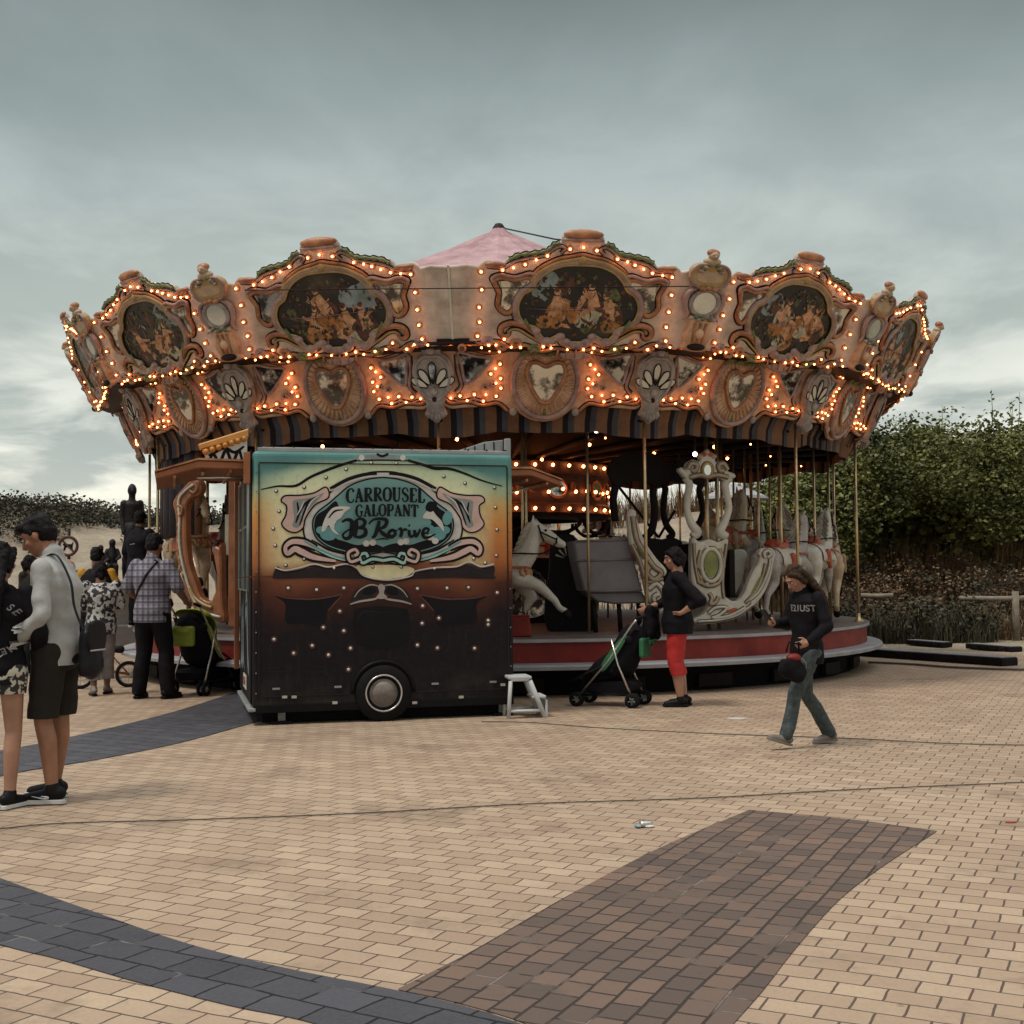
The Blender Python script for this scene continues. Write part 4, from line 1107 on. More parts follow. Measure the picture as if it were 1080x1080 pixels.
# chariot with lyre frame (right of the red-trousered woman)
mxB, uvB = plane_at(*zc_(550, 700), 15.55, R(14))
outB = [(455, 562), (470, 556), (500, 575), (550, 560), (600, 575), (640, 556), (652, 570), (645, 640), (632, 700), (626, 760), (632, 850), (640, 872), (668, 892), (704, 892), (740, 850), (762, 790), (790, 730), (815, 690), (826, 655), (818, 640), (830, 614), (862, 606), (890, 612), (906, 640), (900, 668), (893, 700), (880, 770), (846, 850), (790, 920), (710, 980), (610, 1010), (490, 1018), (462, 1000), (480, 985), (525, 960), (545, 915), (520, 870), (480, 830), (456, 790), (452, 700)]
polyB = c2([uvB(*zc_(*p)) for p in outB], 3)
defm('carved_line', (.12, .075, .05), .7, .3, 9, .1); SH = [0.0]
def chariot_trim(mb, uv, zf, sets, w_=.06):
    for pts, r_, m, cl in sets:
        q = [(*uv(*zf(*p)), w_) for p in pts]
        qq = cr(q, 5, cl); mb.tube(qq, r_, m, 7, closed=cl, up=(0, 0, 1)); SH[0] += .00012
        if r_ < .05: mb.ribbon(qq, 2*r_+.024, 'carved_line', (.13 if w_ > .1 else .05), (.13 if w_ > .1 else .05)+.001+SH[0], smoothpts=False, closed=cl)
mb = MB(); mb.prism(polyB, -.06, .05, 'carved_white', ch=.02)
Eo = [(555+52*math.cos(2*PI*i/24), 700+88*math.sin(2*PI*i/24)) for i in range(24)]
Ei = [(555+38*math.cos(2*PI*i/24), 695+70*math.sin(2*PI*i/24)) for i in range(24)]
chariot_trim(mb, uvB, zc_, [(Eo, .026, 'carved_white', True), ([(600, 610), (620, 690), (600, 790), (540, 812), (490, 790)], .02, 'carved_shade', False),
    ([(500, 620), (486, 700), (520, 740)], .018, 'carved_shade', False), ([(740, 905), (790, 850), (830, 770), (850, 690)], .014, 'carved_shade', False),
    ([(760, 890), (815, 840), (862, 740), (875, 670)], .016, 'carved_white', False), ([(860, 660), (880, 640), (862, 622), (842, 636), (850, 660)], .02, 'carved_white', False),
    ([(540, 960), (580, 930), (640, 930), (600, 970), (560, 985), (650, 975), (740, 930)], .018, 'carved_white', False), ([(545, 850), (560, 880), (552, 910), (580, 900), (596, 870)], .02, 'carved_shade', False),
    ([(462, 580), (470, 700), (490, 800)], .014, 'carved_shade', False), ([(640, 585), (624, 700), (618, 800), (625, 880)], .014, 'carved_shade', False), ([(480, 1005), (600, 996), (700, 968), (780, 910)], .014, 'carved_white', False)])
mb.prism(c2([uvB(*zc_(*p)) for p in Ei], 2), .05, .062, 'mirror_green')
mb.prism(c2([uvB(*zc_(*p)) for p in [(828, 750), (838, 790), (800, 850), (760, 892), (772, 850)]], 3), .05, .057, 'mirror_green')
mb.prism(c2([uvB(*zc_(*p)) for p in [(636, 950), (680, 930), (698, 938), (650, 958)]], 3), .05, .057, 'saddle_red')
mb.prism(c2([uvB(*zc_(*p)) for p in [(548, 850), (566, 880), (560, 915), (548, 890)]], 3), .05, .057, 'dark_line')
for k in range(10):
    a = 2*PI*k/10; mb.ell((*uvB(*zc_(555+68*math.cos(a), 705+104*math.sin(a))), .05), (.03, .03, .022), 'carved_white' if k % 2 else 'frame_gold', nu=8, nv=6)
chB = build(mb, 'gondola', car, mxB, label='white carved gondola with an oval green mirror under a lyre-shaped frame')
# upper lyre frame
mb = MB()
L = [(462, 545), (488, 520), (455, 470), (436, 400), (440, 320), (446, 260), (428, 225)]
Rr = [(650, 545), (612, 520), (640, 460), (662, 390), (650, 320), (640, 260), (665, 225)]
for pts in (L, Rr):
    mb.tube(cr([(*uvB(*zc_(*p)), 0) for p in pts], 6), crv([.05, .065, .05, .04, .045, .05, .055], 6), 'carved_white', 9, up=(0, 0, 1))
cro = [(400, 205), (384, 185), (400, 170), (420, 185), (428, 150), (460, 128), (495, 140), (505, 110), (540, 96), (575, 112), (585, 142), (620, 134), (652, 160), (650, 190), (685, 205), (690, 225), (660, 232), (630, 240), (600, 222), (540, 228), (480, 218), (455, 232), (425, 232)]
mb.prism(c2([uvB(*zc_(*p)) for p in cro], 3), -.05, .05, 'carved_white', ch=.02)
chariot_trim(mb, uvB, zc_, [([(430, 180), (450, 150), (480, 160), (470, 190), (450, 185)], .024, 'carved_shade', False), ([(645, 185), (625, 152), (596, 160), (604, 190), (625, 186)], .024, 'carved_shade', False), ([(440, 225), (500, 212), (540, 222), (590, 212), (650, 225)], .022, 'carved_shade', False)])
mo = [(536+26*math.cos(2*PI*i/20), 186+36*math.sin(2*PI*i/20)) for i in range(20)]
mb.prism(c2([uvB(*zc_(*p)) for p in mo], 2), .05, .066, 'mirror_glass'); chariot_trim(mb, uvB, zc_, [(mo, .018, 'frame_gold', True)], .062)
for k in range(5): mb.ell((*uvB(*zc_(500+18*k, 112-12*(2-abs(k-2)))), .03), (.045, .04, .04), 'saddle_red' if k % 2 else 'carved_shade', nu=8, nv=6)
build(mb, 'lyre_frame', chB)
mb = MB()
u0, v0 = uvB(*zc_(660, 900)); 
mb.box((u0, v0+.02, -.45), (.55, .05, .72), 'deck_wood', ch=.01); mb.box((u0+.10, v0+.35, -.45), (.08, .6, .72), 'dark_wood', ch=.02); mb.box((u0-.45, v0+.35, -.45), (.07, .75, .72), 'dark_wood', ch=.02)
build(mb, 'seat', chB)
mb = MB(); mb.prism(polyB, -.86, -.77, 'carved_white', ch=.02); build(mb, 'far_side', chB)
for pts in (L, Rr):
    pass
mb = MB()
for pts in (L, Rr): mb.tube(cr([(*uvB(*zc_(*p)), -.82) for p in pts], 6), .045, 'dark_wood', 8, up=(0, 0, 1))
mb.prism(c2([uvB(*zc_(*p)) for p in cro], 3), -.87, -.78, 'dark_wood'); build(mb, 'far_frame', chB)
for px_ in (746, 757):
    q = P(px_, 560, 15.9)-CC; mb = MB(); mb.tube([V((q.x, q.y, .68)), V((q.x, q.y, 3.22))], .026, 'brass', 10); part(mb, 'pole')
# grey boat with white carved prow
def za(x, y): return 530+x/3.376, 450+y/3.376
mxA, uvA = plane_at(*za(380, 500), 15.35, R(8))
hull = [(252, 408), (300, 404), (380, 398), (446, 392), (452, 430), (468, 480), (498, 586), (440, 590), (370, 592), (308, 592), (290, 585), (278, 540), (262, 470)]
mb = MB(); mb.prism([uvA(*za(*p)) for p in hull], -.70, .02, 'boat_grey', ch=.02)
for y_ in (408, 478, 588):
    mb.tube([(*uvA(*za(258 if y_ < 500 else 296, y_)), .022), (*uvA(*za(462 if y_ < 500 else 495, y_-6)), .022)], .014, 'boat_grey', 6)
low = [(300, 592), (500, 588), (520, 628), (400, 632), (340, 622)]
mb.prism([uvA(*za(*p)) for p in low], -.62, -.02, 'boat_grey', ch=.02)
for x_ in (330, 420, 490): mb.tube([(*uvA(*za(x_, 628)), -.1), (*uvA(*za(x_+8, 735)), -.1)], .03, 'dark_wood', 6)
chA = build(mb, 'boat', car, mxA, label='grey planked boat with a white carved prow')
pro = [(440, 305), (452, 296), (466, 304), (470, 330), (486, 380), (505, 420), (540, 470), (572, 505), (574, 525), (560, 540), (578, 575), (592, 600), (575, 650), (548, 662), (530, 640), (508, 610), (500, 580), (488, 520), (470, 460), (446, 420), (440, 360)]
mb = MB(); mb.prism(c2([uvA(*za(*p)) for p in pro], 3), .03, .13, 'carved_white', ch=.025)
chariot_trim(mb, uvA, za, [([(455, 320), (468, 400), (496, 450), (530, 500), (556, 520), (530, 545), (505, 520), (515, 500)], .026, 'carved_shade', False), ([(510, 580), (540, 560), (566, 600), (548, 640), (528, 610), (545, 595)], .026, 'carved_white', False), ([(500, 555), (530, 550), (562, 540)], .014, 'carved_shade', False), ([(452, 420), (480, 480), (498, 540)], .016, 'carved_shade', False), ([(474, 430), (482, 446), (496, 470)], .016, 'leaf_green', False)], .13)
build(mb, 'prow', chA)
mb = MB()
for pts in ([(440, 330), (432, 250), (440, 190), (420, 140), (450, 120)], [(545, 395), (575, 360), (585, 290), (580, 220), (600, 150)]):
    mb.tube(cr([(*uvA(*za(*p)), -.6) for p in pts], 6), .05, 'dark_wood', 8, up=(0, 0, 1))
mb.prism(c2([uvA(*za(*p)) for p in [(410, 130), (450, 90), (520, 70), (600, 90), (635, 150), (600, 205), (560, 190), (500, 180), (455, 205), (430, 190)]], 3), -.66, -.55, 'dark_wood', ch=.01)
mb.tube([(*uvA(*za(455, 205)), -.6), (*uvA(*za(600, 390)), -.6)], .018, 'tack_black', 6); mb.tube([(*uvA(*za(660, 290)), -.6), (*uvA(*za(600, 390)), -.6)], .018, 'tack_black', 6)
build(mb, 'canopy_frame', chA)
mb = MB(); mb.prism(c2([uvA(*za(*p)) for p in [(508, 405), (540, 392), (600, 398), (672, 404), (674, 590), (560, 640), (530, 470)]], 2), -.50, -.42, 'tack_black', ch=.01); build(mb, 'seat_back', chA)
# dark paddle-wheel shape between horse and boat
mb = MB(); q = P(600, 600, 15.9)-CC
mb.prism(c2([(-.28, -.75), (.30, -.75), (.22, .1), (.05, .42), (-.2, .40), (-.25, 0)], 4), -.15, .15, 'tack_black', Matrix.Translation((q.x, q.y, q.z)) @ Matrix.Rotation(PI/2, 4, 'X'), ch=.02)
for k in range(6):
    a = R(20+28*k); mm = Matrix.Translation((q.x-.02, q.y-.16, q.z+.12)) @ Matrix.Rotation(PI/2, 4, 'X')
    mb.tube([(.05*math.cos(a), .05*math.sin(a), 0), (.16*math.cos(a), .16*math.sin(a), 0)], [.006, .014], 'carved_white', 6, mm)
part(mb, 'chariot_back')
# inner poles of other rides
for px_, y_ in ((555, 15.2), (551, 15.0), (620, 15.1), (800, 17.0), (812, 18), (774, 18), (786, 18.4), (792, 19), (822, 18.5), (690, 18), (717, 18.6), (300, 16), (420, 16.5), (640, 20), (590, 21.5), (500, 17)):
    q = P(px_, 540, y_)-CC; mb = MB(); mb.tube([V((q.x, q.y, .68)), V((q.x, q.y, 3.22))], .016, 'brass', 8); part(mb, 'pole')
# orange lyre gondola at the left
def zo(x, y): return 60+x/5.4, 500+y/5.4
mxC, uvC = plane_at(*zo(820, 500), 15.9, R(-25))
crs = [(800, 30), (826, 44), (832, 90), (815, 122), (780, 132), (750, 180), (745, 260), (750, 400), (765, 520), (800, 620), (830, 700), (880, 726), (908, 690), (924, 600), (912, 500), (900, 440), (912, 412), (934, 420), (946, 410), (950, 700), (962, 840), (900, 826), (840, 806), (780, 750), (742, 660), (716, 560), (696, 480), (690, 400), (692, 300), (684, 220), (672, 172), (690, 128), (740, 70), (775, 36)]
mb = MB(); mb.prism(c2([uvC(*zo(*p)) for p in crs], 3), -.06, .05, 'carved_orange', ch=.02)
chariot_trim(mb, uvC, zo, [([(796, 60), (745, 100), (712, 150), (716, 260), (716, 400), (740, 540), (790, 700), (850, 780), (950, 815)], .018, 'carved_white', False), ([(700, 180), (730, 190), (726, 230), (706, 240)], .02, 'carved_orange', False), ([(770, 640), (800, 700), (850, 740), (900, 760)], .02, 'frame_gold', False), ([(806, 52), (816, 86), (796, 108), (776, 96)], .02, 'carved_orange', False)])
for k in range(9): mb.ell((*uvC(*zo(712+(k > 5)*8*(k-5), 200+46*k)), .05), (.035, .04, .025), 'carved_orange' if k % 2 else 'frame_gold', nu=8, nv=6)
chC = build(mb, 'gondola', car, mxC, label='orange carved gondola frame at the left beside the trailer')
mb = MB(); mb.prism(c2([uvC(*zo(*p)) for p in [(760, 470), (890, 480), (905, 600), (880, 720), (830, 690), (785, 590)]], 3), -.5, -.45, 'tack_black', ch=.01); build(mb, 'seat_back', chC)
mb = MB(); u, v = uvC(*zo(925, 400)); mb.box((u, v+.25, -.3), (.12, 2.6, .1), 'carved_orange', ch=.02); build(mb, 'post', chC)
mb = MB(); u, v = uvC(*zo(870, 340)); mb.box((u, v, -.42), (.16, .52, .03), 'petal_pale', ch=.006); build(mb, 'mirror_panel', chC)
# ------------------------------------------------------------------ painted ticket trailer
TA = G(266, 766); TB = G(543, 755); tdir = (TB-TA); TL = tdir.length; TANG = math.atan2(tdir.y, tdir.x); TD = 1.9; TH = 2.585
tr = thing('ticket_trailer', 'black and teal ticket trailer airbrushed with an ornate lettered cartouche', 'trailer', TA, TANG)
TE = V((math.cos(TANG), math.sin(TANG), 0)); TN = V((math.sin(TANG), -math.cos(TANG), 0))
def T(px, py):
    d = ray(px, py); t = (TA-CAM).dot(TN)/d.dot(TN); q = CAM+d*t-TA
    return (q.dot(TE), q.z)
def TZ(x, y): return T(270+x/3.927, 470+y/3.927)       # zoomed cartouche view
def TY(x, y): return T(230+x/3.273, 600+y/3.273)       # zoomed lower view
def TX(x, y): return T(230+x/3.273, 450+y/3.273)
FM = Matrix(((1, 0, 0), (0, 0, 1), (0, 1, 0))).transposed().to_4x4()
FM = Matrix(((1, 0, 0, 0), (0, 0, -1, 0), (0, 1, 0, 0), (0, 0, 0, 1)))      # (u, v, w) -> (u, -w, v)
def airbrush():
    t = NT('airbrush_paint'); co = t.coord(); sp = t.add('ShaderNodeSeparateXYZ'); t.link(co, sp.inputs[0])
    n = t.noise(co, 1.4, 4, .6); n2 = t.noise(co, 5, 5, .7)
    z = t.math('ADD', sp.outputs[2], t.math('MULTIPLY_ADD', n, .16, -.08)); z = t.math('ADD', z, t.math('MULTIPLY_ADD', n2, .06, -.03))
    # arched sky line: the teal band dips towards the edges
    dx = t.math('SUBTRACT', sp.outputs[0], TL*.47); d2 = t.math('MULTIPLY', t.math('ABSOLUTE', dx), 1/(TL*.5))
    zt = t.math('ADD', z, t.math('MULTIPLY', t.math('POWER', d2, 1.4), .20))
    k = t.math('MULTIPLY', zt, 1/2.9)
    a = t.ramp(k, [(.0, (.006, .005, .007)), (.33, (.008, .006, .008)), (.37, (.022, .009, .008)), (.45, (.085, .024, .014)), (.535, (.23, .08, .038)), (.575, (.62, .50, .27)), (.68, (.72, .65, .40)), (.80, (.66, .66, .42)), (.855, (.42, .52, .36)), (.885, (.10, .235, .22)), (.93, (.075, .19, .185)), (.97, (.13, .29, .29))])
    k2 = t.math('MULTIPLY', z, 1/2.9)
    b = t.ramp(k2, [(.0, (.006, .005, .007)), (.36, (.010, .006, .008)), (.46, (.06, .018, .010)), (.53, (.34, .11, .035)), (.66, (.52, .22, .06)), (.72, (.50, .33, .12)), (.77, (.30, .40, .27)), (.82, (.09, .22, .21)), (.9, (.10, .25, .24))])
    e = t.ramp(d2, [(.70, (0, 0, 0)), (.92, (1, 1, 1))])
    c = t.mix(e, a, b)
    c = t.mix(t.ramp(t.noise(co, 16, 5, .75), [(.5, (0, 0, 0)), (.75, (.25, .25, .25))]), c, (.05, .035, .03))
    low = t.math('MULTIPLY', t.ramp(sp.outputs[2], [(.18, (1, 1, 1)), (.55, (0, 0, 0))]), t.ramp(t.noise(co, 3.2, 6, .75), [(.42, (0, 0, 0)), (.7, (.55, .55, .55))]))
    c = t.mix(low, c, (.075, .058, .048))
    sx = t.add('ShaderNodeMapping'); sx.inputs['Scale'].default_value = (9, 9, 1.1); t.link(co, sx.inputs[0])
    c = t.mix(t.ramp(t.noise(sx.outputs[0], 2.2, 5, .7), [(.56, (0, 0, 0)), (.75, (.22, .22, .22))]), c, (.10, .075, .06))
    t.link(c, t.b.inputs['Base Color']); t.b.inputs['Roughness'].default_value = .42; t.b.inputs['Specular IOR Level'].default_value = .16
    t.link(t.math('MULTIPLY_ADD', n2, .2, .3), t.b.inputs['Roughness'])
    return t.m
M_['airbrush_paint'] = airbrush()
for k, c in dict(art_black=(.008, .007, .009), art_lilac=(.50, .47, .44), art_pink=(.50, .34, .30), art_teal=(.10, .25, .255), art_cream=(.62, .56, .34), art_grey=(.20, .22, .21), art_aqua=(.27, .45, .40), art_umber=(.075, .022, .016), art_silver=(.30, .27, .24), art_smoke=(.022, .016, .018), art_white=(.62, .60, .54), art_blue=(.22, .29, .32), art_rose=(.07, .024, .018), awning_orange=(.26, .09, .035), sign_yellow=(.55, .24, .05), end_black=(.007, .006, .007), roof_grey=(.26, .27, .27)).items():
    defm(k, c, .5, .18, 5, .05, 25)
def teal_field():
    t = NT('teal_field'); co = t.coord(); sp = t.add('ShaderNodeSeparateXYZ'); t.link(co, sp.inputs[0])
    z = t.math('ADD', sp.outputs[2], t.math('MULTIPLY_ADD', t.noise(co, 4, 5, .7), .3, -.15))
    t.link(t.ramp(t.math('MULTIPLY', z, 1/2.7), [(.60, (.12, .25, .24)), (.70, (.32, .54, .48)), (.78, (.22, .46, .45)), (.86, (.08, .26, .30))]), t.b.inputs['Base Color']); t.b.inputs['Roughness'].default_value = .45
    return t.m
M_['teal_field'] = teal_field()
bm = bmesh.new(); bmesh.ops.create_cube(bm, size=1)
for q in bm.verts: q.co = V(((q.co.x+.5)*TL, (q.co.y+.5)*TD, .19+(q.co.z+.5)*(TH-.19)))
bmesh.ops.bevel(bm, geom=[e for e in bm.edges if min(v.co.z for v in e.verts) > .5 or abs(e.verts[0].co.z-e.verts[1].co.z) > .5], offset=.05, segments=4, profile=.5, affect='EDGES')
me = bpy.data.meshes.new('body'); bm.to_mesh(me); bm.free(); me.materials.append(M_['airbrush_paint'])
link('body', me, tr); me_body = me
def face(mb, name, w=0, **kw): return build(mb, name, tr, FM @ Matrix.Translation((0, 0, w)), **kw)
CX = 525
def mirz(p): return (2*CX-p[0], p[1])
lay = [.0012]
def nx_():
    lay[0] += .00035; return lay[0]
# cartouche
mb = MB()
def fill(pts, m, f=TZ, sub=4, both=False):
    for s in ((0, 1) if both else (0,)):
        z = nx_(); q = [mirz(p) if s else p for p in pts]
        mb.prism(c2([f(*p) for p in q], sub) if sub else [f(*p) for p in q], z-.0003, z, m, back=False)
def stroke(pts, w, m, f=TZ, both=False, closed=False):
    kk = 1.5 if m == 'art_black' and f is TZ else 1.0
    for s in ((0, 1) if both else (0,)):
        z = nx_(); q = [f(*(mirz(p) if s else p)) for p in pts]
        ww = [x*kk/514.0 for x in w] if isinstance(w, (list, tuple)) else w*kk/514.0
        mb.ribbon(q, ww, m, z-.0003, z, closed=closed)
# outer cream plate with scalloped lower edge
stroke([(20, 182), (90, 168), (165, 166), (230, 128), (330, 88), (425, 58)], [3, 6, 9, 9, 10, 8], 'art_black'); stroke([(620, 58), (700, 82), (740, 94), (800, 96), (860, 114), (940, 146), (1020, 168)], [8, 10, 12, 10, 8, 6, 3], 'art_black')
fill([(425, 42), (520, 36), (615, 44), (622, 62), (520, 58), (424, 62)], 'art_grey', sub=3); stroke([(424, 62), (520, 60), (622, 62)], 5, 'art_black')
for x in (437, 608): fill([(x+12*math.cos(a*.7), 50+12*math.sin(a*.7)) for a in range(9)], 'art_lilac', sub=2)
stroke([(500, 34), (522, 44), (548, 34)], 8, 'art_black')
fill([(415, 500), (446, 534), (500, 549), (545, 554), (600, 547), (636, 534), (655, 512), (600, 496), (460, 494)], 'art_cream')
# wavy dark ground line below
fill([(70, 540), (88, 500), (120, 522), (190, 515), (250, 500), (300, 512), (370, 500), (410, 510), (440, 534), (500, 552), (440, 552), (250, 548), (90, 552)], 'art_smoke')
fill([(985, 535), (985, 500), (930, 512), (880, 494), (820, 512), (760, 510), (700, 518), (650, 538), (560, 552), (640, 552), (800, 548), (980, 552)], 'art_smoke')
stroke([(80, 505), (120, 516), (180, 505), (240, 490), (300, 502), (370, 490), (415, 505), (450, 540), (545, 556), (640, 540), (660, 520), (740, 505), (830, 500), (880, 480), (930, 500), (985, 490)], 7, 'art_lilac')
stroke([(80, 512), (120, 524), (185, 514), (240, 498), (300, 510), (370, 498), (412, 514), (450, 550), (545, 566), (640, 550), (662, 528), (740, 514), (830, 508), (882, 490), (930, 508), (985, 500)], 4, 'art_black')
# frame ring
ring = [(525, 108), (470, 112), (400, 134), (340, 165), (300, 200), (240, 240), (205, 290), (196, 345), (210, 395), (260, 438), (330, 470), (400, 486), (470, 492), (525, 476)]
fill(ring+[mirz(p) for p in reversed(ring[:-1])], 'art_lilac'); stroke(ring, 6, 'art_black', both=True)
# scroll arms
for pts, w in (([(330, 478), (240, 462), (190, 440), (160, 428), (130, 448), (122, 420), (150, 398), (200, 402), (250, 425)], [10, 26, 30, 28, 20, 18, 24, 26, 14]),):
    stroke(pts, [x+8 for x in w], 'art_black', both=True); stroke(pts, w, 'art_pink', both=True)
stroke([(200, 395), (280, 440), (360, 470), (420, 462)], [8, 14, 16, 8], 'art_teal', both=True); stroke([(230, 390), (300, 430), (380, 452)], [4, 8, 4], 'art_black', both=True); stroke([(240, 425), (310, 458), (370, 476)], [4, 9, 4], 'art_aqua', both=True)
# corner mirrors
cm = [(290, 172), (240, 196), (180, 206), (120, 208), (104, 230), (126, 250), (122, 290), (106, 325), (130, 352), (165, 360), (195, 340), (205, 300), (245, 245), (300, 215)]
fill(cm, 'art_pink', both=True); stroke(cm, 5, 'art_black', both=True, closed=True)
im_ = [(280, 196), (230, 215), (160, 226), (152, 250), (158, 300), (150, 330), (172, 340), (188, 318), (205, 280), (250, 232)]
fill(im_, 'art_grey', both=True)
for p in ([(250, 214), (215, 240), (180, 330)], [(225, 222), (195, 250), (170, 300)], [(170, 235), (176, 280), (164, 320)]): stroke(p, [4, 9, 4], 'art_black', both=True)
for p in ([(262, 208), (226, 235), (196, 300)], [(200, 228), (184, 262), (168, 290)]): stroke(p, [3, 7, 3], 'art_lilac', both=True)
stroke([(305, 178), (380, 140), (450, 120), (500, 116)], [8, 12, 12, 8], 'art_black', both=True); stroke([(310, 188), (385, 150), (455, 130), (505, 126)], [4, 8, 8, 4], 'art_lilac', both=True)
# teal picture with dark border
inner = [(525, 132), (460, 140), (390, 165), (340, 205), (300, 240), (252, 278), (234, 320), (245, 375), (290, 415), (360, 440), (440, 452), (525, 440)]
fill(inner+[mirz(p) for p in reversed(inner[:-1])], 'teal_field'); stroke(inner, 5, 'art_black', both=True)
fill([(330, 230), (290, 262), (250, 290), (240, 335), (250, 372), (292, 408), (360, 432), (440, 446), (525, 436), (525, 420), (470, 404), (420, 412), (370, 398), (330, 382), (350, 350), (325, 320), (345, 280)], 'art_black', both=True)
for (x, y, r_) in ((300, 365, 36), (268, 350, 20), (335, 345, 22)): fill([(x+r_*math.cos(a*.79), y+r_*.8*math.sin(a*.79)) for a in range(8)], 'art_teal', both=True)
# prancing horse heads at both sides, plain pale figures
fill([(270, 352), (285, 300), (312, 262), (345, 252), (390, 256), (366, 276), (350, 300), (332, 312), (322, 345), (345, 370), (318, 358), (300, 330), (285, 352)], 'art_lilac', sub=3); stroke([(300, 300), (325, 272), (360, 266)], [4, 7, 3], 'art_black')
fill([(700, 278), (722, 262), (745, 290), (770, 318), (776, 356), (762, 340), (745, 322), (726, 306), (690, 300)], 'art_lilac', sub=3); fill([(700, 262), (712, 234), (748, 236), (740, 262), (720, 276)], 'art_black', sub=3); fill([(770, 300), (790, 270), (812, 286), (806, 318), (782, 330)], 'art_teal', sub=3)
for x, y in ((455, 405), (482, 402), (598, 400), (620, 396), (720, 380), (740, 395)): fill([(x+14*math.cos(a*.79), y+13*math.sin(a*.79)) for a in range(8)], 'art_lilac', sub=2)
# bottom scrolls
for p in ([(525, 476), (480, 470), (440, 486), (428, 456), (452, 446), (462, 462)], [(428, 470), (390, 480), (380, 446), (408, 430), (420, 446), (406, 456)]):
    stroke(p, 22, 'art_black', both=True); stroke(p, 14, 'art_aqua' if p[0][0] == 525 else 'art_pink', both=True)
face(mb, 'painted_cartouche')
# lettering
def serif_letters():
    S = {}
    st = lambda *a: a
    S['C'] = .72, [([(.66, .74), (.60, .94), (.38, 1.0), (.14, .84), (.07, .5), (.14, .16), (.38, 0), (.60, .06), (.68, .26)], [.16, .10, .08, .16, .22, .16, .08, .08, .05]), ]
    S['A'] = .80, [([(.38, 1.0), (.10, .0)], [.10, .09]), ([(.36, 1.0), (.66, 0)], [.16, .24]), ([(.18, .34), (.56, .34)], [.09, .09]), ([(-.02, .03), (.24, .03)], [.10, .10]), ([(.50, .03), (.84, .03)], [.10, .10])]
    S['R'] = .82, [([(.18, 0), (.18, 1)], [.22, .22]), ([(.02, .97), (.40, .97), (.60, .88), (.62, .68), (.50, .54), (.22, .52)], [.08, .08, .13, .17, .11, .07]), ([(.36, .52), (.62, .14), (.80, .03)], [.13, .20, .12]), ([(.0, .03), (.38, .03)], [.10, .10])]
    S['O'] = .80, [([(.40, 1.0), (.14, .84), (.08, .5), (.14, .16), (.40, 0), (.66, .16), (.72, .5), (.66, .84), (.40, 1.0)], [.08, .15, .21, .15, .08, .15, .21, .15, .08])]
    S['U'] = .82, [([(.18, 1), (.18, .30), (.26, .06), (.44, 0), (.60, .10), (.66, .32), (.66, 1)], [.22, .21, .15, .09, .09, .09, .09]), ([(.0, .97), (.36, .97)], [.09, .09]), ([(.52, .97), (.82, .97)], [.09, .09])]
    S['S'] = .66, [([(.56, .74), (.50, .94), (.30, 1.0), (.10, .86), (.12, .66), (.34, .52), (.54, .36), (.56, .16), (.36, 0), (.14, .06), (.06, .28)], [.10, .07, .07, .13, .17, .20, .17, .13, .07, .08, .10])]
    S['E'] = .70, [([(.18, 0), (.18, 1)], [.22, .22]), ([(.02, .97), (.58, .97), (.60, .78)], [.08, .08, .12]), ([(.2, .51), (.48, .51)], [.08, .12]), ([(.02, .03), (.58, .03), (.64, .24)], [.08, .08, .12])]
    S['L'] = .66, [([(.18, 0), (.18, 1)], [.22, .22]), ([(.02, .97), (.36, .97)], [.08, .08]), ([(.02, .03), (.54, .03), (.62, .28)], [.08, .09, .14])]
    S['G'] = .78, [([(.66, .76), (.58, .94), (.38, 1.0), (.14, .84), (.07, .5), (.14, .16), (.38, 0), (.60, .08), (.62, .40)], [.14, .09, .08, .16, .22, .16, .08, .10, .17]), ([(.44, .42), (.80, .42)], [.09, .09])]
    S['P'] = .74, [([(.18, 0), (.18, 1)], [.22, .22]), ([(.02, .97), (.42, .97), (.62, .86), (.62, .60), (.46, .46), (.22, .46)], [.08, .08, .14, .18, .11, .07]), ([(.0, .03), (.38, .03)], [.10, .10])]
    S['N'] = .86, [([(.14, 0), (.14, 1)], [.10, .10]), ([(.12, .98), (.70, .02)], [.22, .22]), ([(.70, 0), (.70, 1)], [.10, .10]), ([(.0, .03), (.28, .03)], [.09, .09]), ([(.56, .97), (.86, .97)], [.09, .09])]
    S['T'] = .74, [([(.37, 0), (.37, 1)], [.22, .22]), ([(.04, .74), (.06, .96), (.68, .96), (.70, .74)], [.12, .09, .09, .12]), ([(.20, .03), (.54, .03)], [.10, .10])]
    return S
SL = serif_letters()
def word(mb, text, zx0, zx1, zbase, ztop, f=TZ, m='art_black', arc=0.0, z0=.0):
    tot = sum(SL[c][0]+.08 for c in text)-.08; x = 0
    for c in text:
        wd, strokes = SL[c]
        for pts, w_ in strokes:
            q = []
            for (a, b) in pts:
                xx = (x+a)/tot; zx = zx0+(zx1-zx0)*xx; off = -arc*(1-(2*xx-1)**2)
                q.append(f(zx, zbase+(ztop-zbase)*b+off))
            z = nx_(); k = (zbase-ztop)/514.0
            mb.ribbon(q, [v*k*1.15+.004 for v in w_], m, z-.0003, z, smoothpts=len(pts) > 2, sub=5)
        x += wd+.08
lay[0] = .055
lay[0] = .0012+.00035*140
mb = MB()
word(mb, 'CARROUSEL', 372, 694, 238, 182, arc=7); word(mb, 'GALOPANT', 410, 666, 296, 248, arc=4)
def script(strokes):
    for pts, w_ in strokes:
        z = nx_(); mb.ribbon([TZ(*p) for p in pts], [v*1.3/514.0 for v in w_], 'art_black', z-.0003, z, sub=6)
